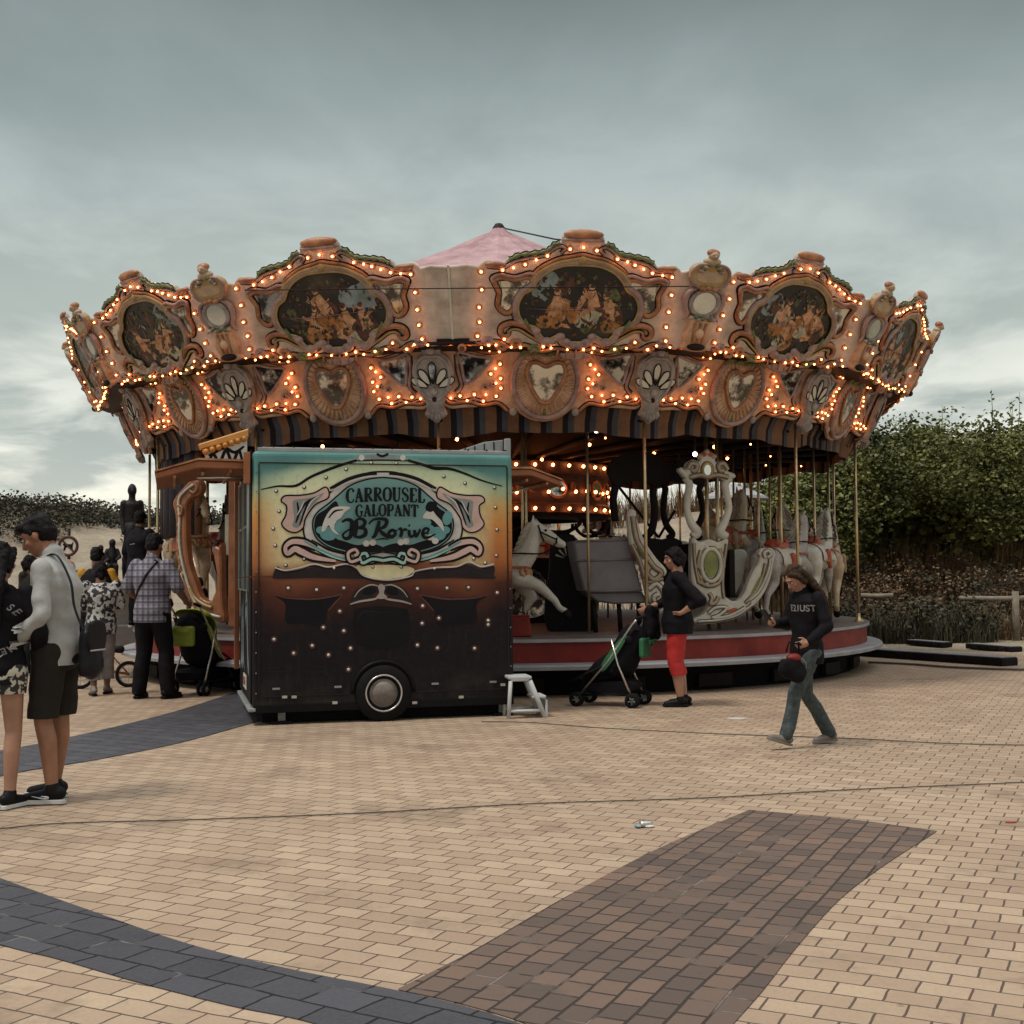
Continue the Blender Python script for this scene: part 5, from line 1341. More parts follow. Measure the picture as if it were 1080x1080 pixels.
script([([(352, 318), (372, 308), (392, 316), (392, 350), (386, 378), (366, 386), (356, 370), (376, 352), (398, 346)], [8, 12, 17, 18, 16, 12, 9, 7, 5]),
        ([(412, 310), (410, 345), (404, 378)], [14, 17, 14]), ([(396, 322), (424, 304), (446, 314), (440, 334), (416, 342)], [7, 10, 15, 14, 8]), ([(416, 342), (446, 346), (448, 368), (426, 380), (400, 376)], [8, 14, 17, 13, 8]),
        ([(462, 326), (482, 308), (512, 304), (536, 312), (528, 336), (502, 346)], [7, 9, 12, 16, 15, 8]), ([(506, 312), (498, 345), (486, 376), (474, 380)], [13, 16, 14, 8]), ([(502, 346), (522, 366), (546, 380), (560, 372)], [10, 16, 13, 6]),
        ([(556, 350), (544, 366), (556, 380), (572, 366), (562, 350), (552, 354), (580, 352)], [11, 14, 13, 13, 11, 7, 6]),
        ([(584, 350), (594, 344), (598, 362), (592, 380)], [7, 11, 14, 13]), ([(596, 362), (610, 348), (620, 352)], [6, 10, 11]),
        ([(628, 350), (630, 370), (640, 378), (650, 366)], [12, 14, 11, 6]), ([(650, 350), (656, 376), (670, 358), (674, 346)], [12, 14, 10, 9]),
        ([(684, 366), (704, 360), (708, 346), (692, 346), (684, 366), (694, 382), (716, 378), (738, 366)], [7, 8, 10, 11, 14, 13, 9, 5]), ([(626, 330), (632, 334)], [10, 10]),
        ([(490, 392), (520, 386), (545, 390)], [3, 7, 3])])
face(mb, 'lettering')
# lower half: arches, dark mirrors, painted lamps
lay[0] = .0012; mb = MB()
stroke([(60, 30), (240, 26), (440, 32), (560, 42), (700, 32), (930, 24)], [5, 9, 10, 8, 10, 6], 'art_rose', TY)
def mirl(p): return (1124-p[0], p[1])
for s in (0, 1):
    q = lambda pts: [mirl(p) if s else p for p in pts]
    fill(q([(200, 94), (290, 100), (380, 96), (425, 90), (400, 118), (376, 150), (360, 200), (300, 190), (235, 185), (232, 120)]), 'art_black', TY); stroke(q([(190, 88), (240, 100), (330, 104), (400, 94), (428, 90), (405, 116), (378, 146)]), [3, 8, 9, 8, 6, 8, 4], 'art_umber', TY)
    fill(q([(456, 120), (470, 80), (500, 60), (540, 52), (560, 70), (530, 90), (545, 100), (500, 108), (470, 125)]), 'art_smoke', TY); stroke(q([(456, 122), (490, 112), (540, 104), (562, 92)]), [5, 10, 10, 7], 'art_silver', TY)
    fill(q([(505, 70), (530, 62), (548, 76), (525, 90), (502, 88)]), 'art_black', TY)
    stroke(q([(470, 98), (490, 72), (525, 55), (556, 60)]), [3, 6, 7, 4], 'art_silver', TY)
fill([(470, 150), (490, 136), (562, 130), (634, 136), (655, 150), (650, 250), (562, 275), (478, 250)], 'art_black', TY); stroke([(480, 180), (495, 152), (520, 146), (562, 150), (600, 146)], [3, 5, 4, 3, 2], 'art_smoke', TY)
fill([(552, 60), (564, 52), (576, 64), (572, 84), (584, 98), (562, 104), (546, 98), (556, 82)], 'art_silver', TY)
stroke([(120, 352), (320, 356), (372, 354)], [2, 4, 5], 'art_smoke', TY); stroke([(720, 346), (860, 352), (960, 360)], [2, 4, 3], 'art_smoke', TY)
face(mb, 'painted_arches')
mb = MB()
for x, y in ((84, 188), (200, 172), (290, 132), (374, 98), (478, 72), (582, 74), (778, 128), (866, 156), (988, 174), (992, 256), (998, 348), (996, 455), (950, 486), (902, 468), (740, 510), (602, 502), (484, 502), (324, 508), (124, 496), (200, 470), (80, 414), (72, 344), (96, 272)):
    u, v = TZ(x, y); mb.prism([(u+.019*math.cos(k*.524), v+.019*math.sin(k*.524)) for k in range(12)], .001, .004, 'art_smoke'); mb.ell((u-.003, v+.003, .004), (.013, .013, .004), 'art_white', nu=10, nv=5)
for x, y in ((242, 66), (340, 72), (434, 66), (420, 146), (363, 202), (434, 214), (193, 243), (325, 265), (457, 274), (261, 291), (381, 297), (450, 347), (688, 68), (790, 66), (864, 64), (963, 82), (706, 128), (762, 170), (704, 188), (932, 178), (932, 192), (688, 263), (757, 273), (885, 274)):
    u, v = TY(x, y); mb.prism([(u+.030*math.cos(k*.524), v+.030*math.sin(k*.524)) for k in range(12)], .003, .0045, 'art_rose'); mb.ell((u, v, .0045), (.014, .014, .005), 'art_white', nu=10, nv=5)
bmx = bmesh.new(); bmx.from_mesh(me_body); nf = len(bmx.faces); dm = mb.mesh('dots'); dm.transform(FM); bmx.from_mesh(dm); bmx.faces.ensure_lookup_table()
for f in bmx.faces[nf:]: f.material_index += 1
bmx.to_mesh(me_body); bmx.free()
for q in dm.materials: me_body.materials.append(q)
# skirt rail, wheel, hatches
mb = MB(); mb.box((TL/2, .02, .155), (TL-.02, .06, .08), 'end_black', ch=.01); mb.box((TL/2, TD-.02, .155), (TL-.02, .06, .08), 'end_black', ch=.01); mb.box((-.005, TD/2, .15), (.07, TD+.04, .035), 'roof_grey', ch=.01); mb.box((TL/2, TD/2, .10), (TL-.2, TD-.24, .16), 'skirt_black')  # inset black block below the floor is added to deepen the shade there
build(mb, 'bumper_rail', tr)
wu, wv = TX(570, 933); 
mb = MB(); mm = Matrix.Translation((wu, .02, .27)) @ Matrix.Rotation(PI/2, 4, 'X')
mb.lathe([(.15, -.06), (.26, -.06), (.275, -.03), (.275, .03), (.26, .055), (.18, .06)], 'rubber', 36, mm); wh = build(mb, 'wheel', tr)
mb = MB(); mb.tube([(.172*math.cos(2*PI*k/40), .172*math.sin(2*PI*k/40), .066) for k in range(40)], .009, 'chrome', 8, mm, closed=True, up=(0, 0, 1))
defm('hubcap', (.20, .17, .155), .5, .4, 9, .2, metal=.55); mb.lathe([(.20, .058), (.14, .045)], 'end_black', 36, mm); mb.lathe([(.135, .045), (.125, .048), (.115, .056), (.10, .072), (.05, .082), (0, .084)], 'hubcap', 36, mm)
for k in range(8): mb.ell((.15*math.cos(k*PI/4), .15*math.sin(k*PI/4), .052), (.012, .009, .004), 'end_black', mm, nu=8, nv=5)
build(mb, 'rim', wh)
mb = MB()
mb.tube([(wu+.30*math.cos(R(a)), -.012, .27+.30*math.sin(R(a))) for a in range(0, 181, 10)], .02, 'end_black', 6)
for x in (.06, TL-.06): mb.box((x, -.004, 1.36), (.010, .012, 2.2), 'art_smoke')
for z_ in (.27, 2.47): mb.box((TL/2, -.004, z_), (TL-.12, .012, .010), 'art_smoke')
for k in range(12):
    for x in (.035, TL-.035): mb.ell((x, -.001, .30+.19*k), (.007, .005, .007), 'art_grey', nu=8, nv=5)
for x in (.22, .80, TL-.80, TL-.22): mb.box((x, -.006, .34), (.07, .012, .02), 'art_grey', ch=.004)
for px, py in ((300, 735), (310, 735), (437, 741), (353, 741), (486, 735), (530, 722)): u, v = T(px, py); mb.box((u, -.012, v), (.05, .02, .028), 'chrome', ch=.005)
bmx = bmesh.new(); bmx.from_mesh(me_body); nf = len(bmx.faces); k0 = len(me_body.materials); dm = mb.mesh('trim'); bmx.from_mesh(dm); bmx.faces.ensure_lookup_table()
for f in bmx.faces[nf:]: f.material_index += k0
bmx.to_mesh(me_body); bmx.free()
for q in dm.materials: me_body.materials.append(q)
for x_ in (.28, TL-.1):
    mb = MB(); mb.box((x_, .15, .015), (.2, .2, .03), 'dark_wood', ch=.006); mb.box((x_, .13, .105), (.07, .07, .16), 'art_grey'); build(mb, 'jack_stand', tr)
# near end: door with window, painted horse, plate
EM = Matrix(((0, 0, -1, 0), (-1, 0, 0, TD), (0, 1, 0, 0), (0, 0, 0, 1)))      # u runs from the far edge to the near edge
mb = MB(); mb.prism([(.03, .2), (TD-.05, .2), (TD-.05, 2.6), (.03, 2.6)], .002, .014, 'end_black', EM, ch=.006); dr = build(mb, 'door', tr)
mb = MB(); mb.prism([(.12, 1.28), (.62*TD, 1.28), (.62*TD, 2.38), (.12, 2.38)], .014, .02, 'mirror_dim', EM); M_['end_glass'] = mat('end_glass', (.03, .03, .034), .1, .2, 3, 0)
mb = MB()
for a, b in ((.10, .92), (1.0, 1.70)):
    mb.prism([(a, 1.26), (b, 1.26), (b, 2.36), (a, 2.36)], .014, .019, 'end_glass', EM)
build(mb, 'window', dr)
mb = MB()
for a, b in ((.10, .92), (1.0, 1.70)):
    mb.tube([(*p, .022) for p in ((a, 1.26), (b, 1.26), (b, 2.36), (a, 2.36))], .022, 'art_grey', 6, EM, closed=True, up=(0, 0, 1))
    mb.tube([(a, 1.88, .022), (b, 1.88, .022)], .018, 'art_grey', 6, EM)
build(mb, 'window_frame', dr)
lay[0] = .015; mb = MB()
def ef(x, y): return (x, y)
for pts in ([(.20, .42), (.28, .66), (.30, .92), (.42, 1.12), (.55, .95), (.62, 1.18), (.72, .95), (.75, .62), (.90, .44), (.70, .52), (.58, .44), (.40, .50)], [(1.0, .9), (1.10, 1.2), (1.3, 1.24), (1.45, 1.05), (1.5, .7), (1.62, .45), (1.40, .55), (1.28, .85), (1.15, 1.0)]):
    z = nx_(); mb.prism(c2(pts, 4), z-.0003, z, 'art_blue', EM, back=False)
for pts in ([(.30, .6), (.36, .9), (.44, 1.0)], [(.66, .6), (.62, .85), (.63, 1.05)], [(1.1, 1.1), (1.3, 1.12), (1.42, .9)], [(.45, .55), (.5, .75), (.47, .9)]):
    z = nx_(); mb.ribbon([V(p) for p in pts], [.02, .05, .02], 'art_black', z-.0003, z, EM)
for pts in ([(.35, .55), (.40, .8), (.43, .95)], [(.70, .6), (.69, .8), (.64, 1.0)], [(1.45, .6), (1.4, .9), (1.3, 1.15)]):
    z = nx_(); mb.ribbon([V(p) for p in pts], [.01, .03, .01], 'art_white', z-.0003, z, EM)
build(mb, 'painted_horse', tr)
mb = MB(); mb.prism([(.78, .28), (1.24, .28), (1.24, .42), (.78, .42)], .015, .022, 'art_white', EM, ch=.004); pt = build(mb, 'number_plate', tr)
def text_mesh(s, size, m, mx, name, parent, ext=.001, align='CENTER'):
    c = bpy.data.curves.new(name, 'FONT'); c.body = s; c.size = size; c.align_x = align; c.align_y = 'CENTER'; c.extrude = ext; c.offset = size*.012
    o = bpy.data.objects.new(name+'_tmp', c); COL.objects.link(o)
    me = bpy.data.meshes.new_from_object(o.evaluated_get(bpy.context.evaluated_depsgraph_get())); me.name = name
    bpy.data.objects.remove(o); me.materials.clear(); me.materials.append(M_[m])
    return link(name, me, parent, mx)
text_mesh('QES-60', .105, 'saddle_red', EM @ Matrix.Translation((1.01, .35, .0235)), 'plate_text', pt)
# roof, signs and awnings
mb = MB(); mb.box((TL/2, TD/2, TH+.02), (TL-.16, TD-.16, .05), 'roof_grey', ch=.02)
for k in range(13): mb.box((.2+k*.19, .06, TH+.025), (.012, .05, .05), 'art_smoke')
mb.box((TL/2, .05, TH+.015), (TL-.1, .04, .04), 'roof_grey', ch=.008)
build(mb, 'roof', tr)
mb = MB()
mm = Matrix.Translation((TL-.02, .30, TH-.02)) 
mb.prism([(-.62, 0), (.03, 0), (.03, .20), (-.2, .17), (-.62, .03)], -.02, .02, 'roof_grey', mm @ FM, ch=.005)
for k in range(6): mb.box((-.5+.1*k, -.023, .05+.012*k), (.012, .008, .07+.02*k), 'art_smoke', mm)
mb.box((.02, -.10, -.05), (.06, .06, .5), 'roof_grey', mm, ch=.01)
build(mb, 'roof_hatch', tr)
def awning(x0, sgn, y0, y1, ln, z, parent=tr):
    mb = MB(); prof = [(0, .02), (ln*.55, .03), (ln, -.08), (ln, -.02), (ln*.55, .10), (0, .09)]
    mm = Matrix.Translation((x0, y1, z)) @ Matrix(((sgn, 0, 0, 0), (0, 0, -1, 0), (0, 1, 0, 0), (0, 0, 0, 1)))
    mb.prism(prof, 0, (y1-y0), 'awning_orange', mm, ch=.01)
    mb.prism([(0, .095), (ln*.55, .105), (ln+.01, -.015), (ln+.01, .0), (ln*.55, .125), (0, .115)], -.01, (y1-y0)+.01, 'frame_rust', mm)
    for k in range(3): mb.box((sgn*ln*(.2+.3*k), (y0+y1)/2-y1, .01-.03*k), (.03, (y1-y0)*.96, .035), 'frame_rust', Matrix.Translation((x0, y1, z)), ch=.008)
    return build(mb, 'awning', parent)
awning(-.02, -1, .15, TD-.1, .86, TH-.19)
awning(TL+.02, 1, .85, TD-.1, .75, TH-.17)
mb = MB(); mm = Matrix.Translation((-.02, .05, TH-.20)) @ FM @ Matrix.Rotation(0, 4, 'Z')
mm = Matrix.Translation((-.03, .35, TH-.19)) @ Matrix(((-1, 0, 0, 0), (0, 0, -1, 0), (0, 1, 0, 0), (0, 0, 0, 1)))
mb.prism([(0, .04), (.36, .04), (.42, .24), (.0, .34)], -.02, .02, 'art_white', mm, ch=.004); mb.prism([(-.01, .35), (.44, .22), (.46, .27), (-.01, .43)], -.06, .06, 'sign_yellow', mm, ch=.01)
for x in range(7): mb.ell((.03+.06*x, .335-.022*x, .03), (.035, .035, .04), 'sign_yellow', mm, nu=8, nv=6)
z = .022
for pts in ([(.04, .08), (.08, .22), (.14, .10), (.20, .22), (.26, .10), (.32, .18), (.36, .10)], [(.03, .26), (.12, .20), (.22, .24), (.36, .16)]):
    z += .0005; mb.ribbon([V(p) for p in pts], [.02, .03, .03, .03, .03, .03, .02][:len(pts)], 'art_black', z-.0004, z, mm)
build(mb, 'sign_board', tr)
mb = MB(); mb.tube([(-.01, .30, 2.35), (-.5, .30, TH-.24)], .015, 'chrome', 6); mb.tube([(TL+.01, 1.2, 2.2), (TL+.5, 1.2, TH-.24)], .015, 'chrome', 6); build(mb, 'gas_strut', tr)
mb = MB(); mb.box((-.05, TD-.02, 1.5), (.05, .10, 2.2), 'awning_orange', ch=.008); build(mb, 'corner_post', tr)
mb = MB(); mb.box((-.05, .04, 2.42), (.06, .08, .3), 'awning_orange', ch=.008); build(mb, 'awning_bracket', tr)

# ------------------------------------------------------------------ step stool
st = G(551, 757); st.y += .12
stool = thing('step_stool', 'pale grey plastic step stool standing at the right end of the trailer', 'step stool', st, R(10)); stool.scale = (.82, .82, .86)
mb = MB()
side = [(-.22, 0), (-.19, .40), (-.14, .46), (.02, .46), (.07, .42), (.22, 0), (.15, 0), (.11, .12), (-.13, .12), (-.15, 0)]
for y in (-.18, .14):
    for a, b, r_ in (((-.20, y, 0), (-.17, y, .42), .04), ((.24, y, 0), (.06, y, .42), .05), ((-.18, y, .08), (.2, y, .08), .032), ((-.17, y, .43), (.05, y, .43), .03)):
        mb.tube([a, b], r_, 'plastic_grey', 8, flat=.6)
build(mb, 'side_frame', stool)
mb = MB(); mb.box((-.06, -.02, .455), (.28, .38, .035), 'plastic_grey', ch=.012); build(mb, 'top_step', stool)
mb = MB(); mb.box((.17, -.02, .235), (.17, .36, .03), 'plastic_grey', ch=.012); mb.box((.26, -.02, .10), (.03, .33, .2), 'plastic_grey', ch=.01); build(mb, 'lower_step', stool)
# red box on the deck
q = P(549, 671, 14.6); mb = MB(); mb.prism([(-.125, 0), (.125, 0), (.105, .225), (-.105, .225)], -.12, .12, 'red_paint', Matrix.Rotation(PI/2, 4, 'X'), ch=.012)
mb.prism([(-.11, .2255), (.11, .2255), (.11, .245), (-.11, .245)], -.115, .115, 'red_paint', Matrix.Rotation(PI/2, 4, 'X'), ch=.006); mb.tube(cr([(-.05, 0, .245), (-.04, 0, .275), (.04, 0, .275), (.05, 0, .245)], 4), .008, 'dark_line', 6)
build(mb, 'toolbox', None, Matrix.Translation((q.x, q.y, .675)), label='small red box standing on the platform edge right of the trailer', cat='box')
# ------------------------------------------------------------------ yard pieces at right
def beam(pa, pb, h, d, label, z0=0.0):
    a, b = G(*pa), G(*pb); v = b-a; mm = Matrix.Translation((a+b)/2) @ Matrix.Rotation(math.atan2(v.y, v.x), 4, 'Z')
    mb = MB(); mb.box((0, d/2, h/2+z0), (v.length, d, h), 'timber_black', ch=.02); mb.box((0, d/2, h+z0+.004), (v.length-.05, d-.04, .008), 'timber_top')
    for k in range(5): mb.box((v.length*(-.4+.2*k), -.004, h/2), (.04, .02, h*.8), 'dark_wood')
    build(mb, 'timber_beam', None, mm, label=label, cat='timber', group='black timbers lying behind the square')
beam((905, 692), (1057, 703), .12, .35, 'long black timber with a grey top lying in front beside the platform')
beam((955, 680), (993, 683), .09, .25, 'shorter black timber lying close behind the long one')
beam((1018, 684), (1066, 688), .09, .25, 'black timber lying behind the long one near the right rail post')
fe = thing('rail_fence', 'low wooden rail fence in front of the dune grass', 'fence', (0, 0, 0))
a = P(905, 628, 25.2); b = P(1090, 631, 25.0); c = P(1300, 634, 24.6)
for p0, p1 in ((P(1012, 631, 24.9), P(1100, 630, 24.7)), (P(908, 628, 25.2), P(942, 628, 25.1)), (P(1100, 630, 24.7), P(1300, 633, 24.3))):
    mb = MB(); mb.tube([p0, (p0+p1)/2+V((0, 0, -.02)), p1], .05, 'wood_rail', 8); build(mb, 'rail', fe)
for px, y in ((1072, 24.7), (1180, 24.5)):
    q = P(px, 628, y); mb = MB(); mb.tube([(q.x, q.y+.05, -.1), (q.x, q.y+.05, q.z+.08)], [.075, .07], 'wood_rail', 8); build(mb, 'fence_post', fe)
def cable(pts, r_, label, z=.0):
    q = [G(*p) for p in pts]; mb = MB(); path = cr([(p.x, p.y, r_+.004) for p in q], 8); mb.tube(path, r_, 'cable', 6)
    build(mb, 'cable', None, label=label, cat='cable')
cable([(508, 762), (560, 763), (640, 769), (760, 775), (900, 780), (1000, 785), (1140, 787), (1500, 783)], .0045, 'thin dark cable running from the trailer to the right across the square')
cable([(-500, 905), (-60, 880), (60, 870), (200, 866), (380, 859), (560, 849), (740, 843), (900, 834), (1140, 823), (1500, 800)], .004, 'thin cable crossing the whole square in front of the walkers')
cable([(916, 700), (960, 702), (1020, 706), (1140, 708), (1500, 704)], .018, 'thick black hose lying beside the long black timber')
# litter
q = G(675, 873); mb = MB()
mb.lathe([(0, 0), (.03, .002), (.032, .02), (.03, .085), (.022, .098), (0, .098)], 'chrome', 12, Matrix.Translation((0, 0, .028)) @ Matrix.Rotation(R(90), 4, 'Y') @ Matrix.Scale(.75, 4, (1, 0, 0)))
mb.ell((-.01, .01, .014), (.03, .045, .013), 'art_blue', nu=9, nv=5); mb.ell((.07, -.02, .012), (.045, .03, .011), 'art_white', nu=7, nv=5)
build(mb, 'drink_can', None, Matrix.Translation(q) @ Matrix.Rotation(R(15), 4, 'Z') @ Matrix.Scale(.72, 4), label='crushed silver and blue can lying on the tan paving', cat='litter')
q = G(776, 758); mb = MB(); mb.prism(c2([(-.09, 0), (-.02, .05), (.08, .03), (.10, -.03), (.0, -.05)], 3), .001, .006, 'art_white'); build(mb, 'paper_scrap', None, Matrix.Translation(q), label='flat white scrap of paper right of the red-trousered woman', cat='litter')
for (px, py), s_ in (((1066, 868), .03),):
    q = G(px, py); mb = MB(); mb.prism(c2([(-1*s_, 0), (0, .5*s_), (1.2*s_, .1*s_), (0, -.4*s_)], 3), .001, .008, 'saddle_red'); build(mb, 'leaf_litter', None, Matrix.Translation(q), label='small red-brown leaf on the paving at the right', cat='litter')
# no-dogs sign
q = P(72, 576, 20.0)
sg = thing('prohibition_sign', 'round red-rimmed no-dogs sign on a post before the dune', 'sign', (q.x, q.y, 0))
mb = MB(); mb.tube([(0, .03, 0), (0, .03, q.z+.28)], .025, 'art_smoke', 8); build(mb, 'post', sg)
mm = Matrix.Translation((0, 0, q.z)) @ Matrix.Rotation(PI/2, 4, 'X')
mb = MB(); mb.lathe([(.165, -.008), (.165, .008), (0, .008)], 'art_white', 28, mm, smooth=False); mb.tube([(.145*math.cos(2*PI*k/28), .145*math.sin(2*PI*k/28), .010) for k in range(28)], .024, 'art_umber', 6, mm, closed=True, up=(0, 0, 1), flat=.4)
dog = [(-.08, -.07), (-.06, .0), (-.085, .02), (-.07, .05), (-.04, .035), (.05, .03), (.085, .07), (.075, .02), (.07, -.07), (.045, -.07), (.04, -.015), (-.03, -.02), (-.05, -.07)]
mb.prism(dog, .009, .012, 'art_black', mm); mb.prism([(-.11, .09), (-.09, .11), (.11, -.09), (.09, -.11)], .0125, .0145, 'art_umber', mm)
build(mb, 'disc', sg)
# white parasol glimpsed behind the platform
q = P(775, 523, 27.5)
pr = thing('parasol', 'small white parasol half hidden behind the carousel poles', 'parasol', (q.x, q.y, 0))
mb = MB(); mb.lathe([(.75, -.08), (.72, -.02), (.35, .14), (.02, .24), (0, .25)], 'lip_white', 10, Matrix.Translation((0, 0, q.z)), smooth=False); build(mb, 'canopy', pr)
mb = MB(); mb.tube([(0, 0, 0), (0, 0, q.z+.2)], .02, 'art_smoke', 6); build(mb, 'pole', pr)
# ------------------------------------------------------------------ people
for k, c, kw in (('skin_tan', (.27, .125, .072), {}), ('skin_light', (.34, .175, .115), {}), ('skin_dark', (.20, .10, .06), {}),
              ('hair_black', (.007, .005, .006), dict(scale=40)), ('hair_brown', (.020, .012, .008), dict(scale=40, col2=(.055, .032, .018))), ('hair_blond', (.17, .095, .05), dict(scale=45)),
              ('cloth_black', (.007, .006, .008), {}), ('cloth_grey', (.34, .34, .33), dict(scale=14, var=.1)), ('cloth_olive', (.020, .017, .015), {}), ('cloth_red', (.42, .022, .020), dict(var=.12)),
              ('denim', (.022, .032, .036), dict(scale=20, col2=(.06, .075, .075))), ('cloth_yellow', (.48, .24, .02), {}), ('cloth_lilac', (.22, .195, .195), dict(scale=9)), ('cloth_navy', (.010, .009, .013), {}),
              ('cloth_pale', (.42, .42, .40), {}), ('shoe_black', (.009, .008, .009), {}), ('shoe_grey', (.17, .145, .125), {}), ('sole_white', (.55, .54, .52), {}), ('leather', (.014, .013, .016), dict(rough=.38)),
              ('lime_cloth', (.21, .265, .03), {}), ('green_cloth', (.025, .125, .055), {}), ('eye_dark', (.02, .012, .01), dict(bump=0)), ('lip_tone', (.30, .11, .075), dict(bump=0))):
    kw.setdefault('rough', .75 if 'cloth' in k or k == 'denim' else .5); defm(k, c, kw.pop('rough'), kw.pop('var', .18), kw.pop('scale', 7), kw.pop('bump', .5 if ('cloth' in k or k == 'denim') else (.8 if 'hair' in k else .15)), 16 if ('cloth' in k or k == 'denim') else (110 if 'hair' in k else 60), **kw)
def pattern(name, kind):
    t = NT(name); co = t.coord()
    if kind == 'plaid':
        sp = t.add('ShaderNodeSeparateXYZ'); t.link(co, sp.inputs[0])
        def stripes(o, sc_, w_):
            return t.math('LESS_THAN', t.math('FRACT', t.math('MULTIPLY', o, sc_)), w_)
        xx = t.math('ADD', sp.outputs[0], t.math('MULTIPLY', sp.outputs[1], .6))
        a = stripes(xx, 16, .42); b = stripes(sp.outputs[2], 15, .42); a2 = stripes(xx, 32, .22); b2 = stripes(sp.outputs[2], 30, .22)
        c = t.mix(t.math('MULTIPLY', a, .65), (.22, .21, .25), (.020, .017, .045)); c = t.mix(t.math('MULTIPLY', b, .65), c, (.035, .028, .06))
        c = t.mix(t.math('MULTIPLY', a2, .3), c, (.12, .035, .05)); c = t.mix(t.math('MULTIPLY', b2, .3), c, (.34, .34, .36))
    elif kind == 'blot':
        n = t.noise(co, 17, 2, .5); c = t.ramp(n, [(.49, (.018, .016, .02)), (.52, (.46, .45, .44))])
    else:
        n = t.noise(co, 26, 1.5, .5); c = t.ramp(n, [(.49, (.02, .018, .018)), (.53, (.48, .44, .36))])
    t.link(c, t.b.inputs['Base Color']); t.b.inputs['Roughness'].default_value = .8
    t.bump(t.noise(co, 40, 3, .6), .15, .01); M_[name] = t.m
pattern('plaid', 'plaid'); pattern('blot_print', 'blot'); pattern('leaf_print', 'leaf')
STAND = dict(pel=(0, 0, .93), che=(0, .0, 1.27), nek=(0, -.005, 1.47), head=(0, .025, 1.625), hyaw=0.0, hpit=0.0, hrol=0.0,
    hipL=(-.09, 0, .90), kneL=(-.10, .02, .49), ankL=(-.10, -.02, .09), hipR=(.09, 0, .90), kneR=(.10, .02, .49), ankR=(.10, -.02, .09),
    shoL=(-.185, 0, 1.42), elbL=(-.235, -.02, 1.14), wriL=(-.235, .07, .90), shoR=(.185, 0, 1.42), elbR=(.235, -.02, 1.14), wriR=(.235, .07, .90),
    toeL=(-.02, 1, 0), toeR=(.02, 1, 0), finL=None, finR=None, fat=1.0, curlL=.5, curlR=.5)
def head_frame(p):
    m = Matrix.Rotation(R(p['hyaw']), 3, 'Z') @ Matrix.Rotation(R(p['hpit']), 3, 'X') @ Matrix.Rotation(R(p['hrol']), 3, 'Y'); return m
def hand(mb, m, wri, elb, side, fin, curl, fwd=None):
    w_ = V(wri); d = (V(fin)-w_).normalized() if fin is not None else (w_-V(elb)).normalized()
    ref = V((0, 1, 0)) if abs(d.y) < .8 else V((0, 0, 1))
    thumb = (ref-d*ref.dot(d)).normalized(); pn = d.cross(thumb)*(1 if side == 'L' else -1)
    pc = w_+d*.05
    rot = Matrix((thumb, pn, d)).transposed()
    mb.ell(pc, (.040, .017, .05), m, rot=rot)
    mb.cap(w_-d*.02, w_+d*.03, .025, .026, m)
    for i, (off, ln) in enumerate(((.030, .070), (.010, .080), (-.010, .075), (-.029, .058))):
        b0 = w_+d*.092+thumb*off; c_ = curl*(1+.12*i)
        p1 = b0+(d*math.cos(c_*.7)+pn*math.sin(c_*.7))*ln*.45
        p2 = p1+(d*math.cos(c_*1.6)+pn*math.sin(c_*1.6))*ln*.32
        p3 = p2+(d*math.cos(c_*2.3)+pn*math.sin(c_*2.3))*ln*.25
        mb.chain([w_+d*.06+thumb*off*.8, b0, p1, p2, p3], [.0105, .0105, .0098, .0088, .0075], m, 8)
    t0 = w_+d*.025+thumb*.028; t1 = t0+(thumb*.75+d*.6).normalized()*.038; t2 = t1+(d*.9+thumb*.25+pn*.3*curl).normalized()*.032
    mb.chain([t0, t1, t2], [.013, .0115, .0085], m, 8)
def torso(mb, m, p, k, z0=None, top=None, hem=0.0, extra=0.0):
    """stacked oval sections from hips to neck"""
    pel, che, nek = V(p['pel']), V(p['che']), V(p['nek']); f = p['fat']
    sec = [(pel+V((0, 0, -.10-hem)), .155*f, .118*f), (pel, .165*f, .125*f), (pel.lerp(che, .35), .140*f, .108*f), (pel.lerp(che, .7), .155*f, .115*f), (che+V((0, 0, .02)), .172*f, .122*f), (che.lerp(nek, .55), .168, .105), (che.lerp(nek, .80), .115, .080), (nek, .064, .062)]
    vs = []; fs = []; n = 18
    tw = (V(p['shoR'])-V(p['shoL'])); hd = math.atan2(tw.y, tw.x)
    for j, (c, a, b) in enumerate(sec):
        t = j/(len(sec)-1); an = hd*min(1, t*1.6)
        for i in range(n):
            q = 2*PI*i/n; x, y = (a+k)*math.cos(q), (b+k)*math.sin(q)
            vs.append(c+V((x*math.cos(an)-y*math.sin(an), x*math.sin(an)+y*math.cos(an), 0)))
    for j in range(len(sec)-1):
        for i in range(n): fs.append((j*n+i, j*n+(i+1) % n, (j+1)*n+(i+1) % n, (j+1)*n+i))
    fs.append(tuple(range(n-1, -1, -1))); fs.append(tuple((len(sec)-1)*n+i for i in range(n)))
    mb.raw(vs, fs, m, smooth=True)
def lerp(a, b, t): return V(a).lerp(V(b), t)
WM = {}
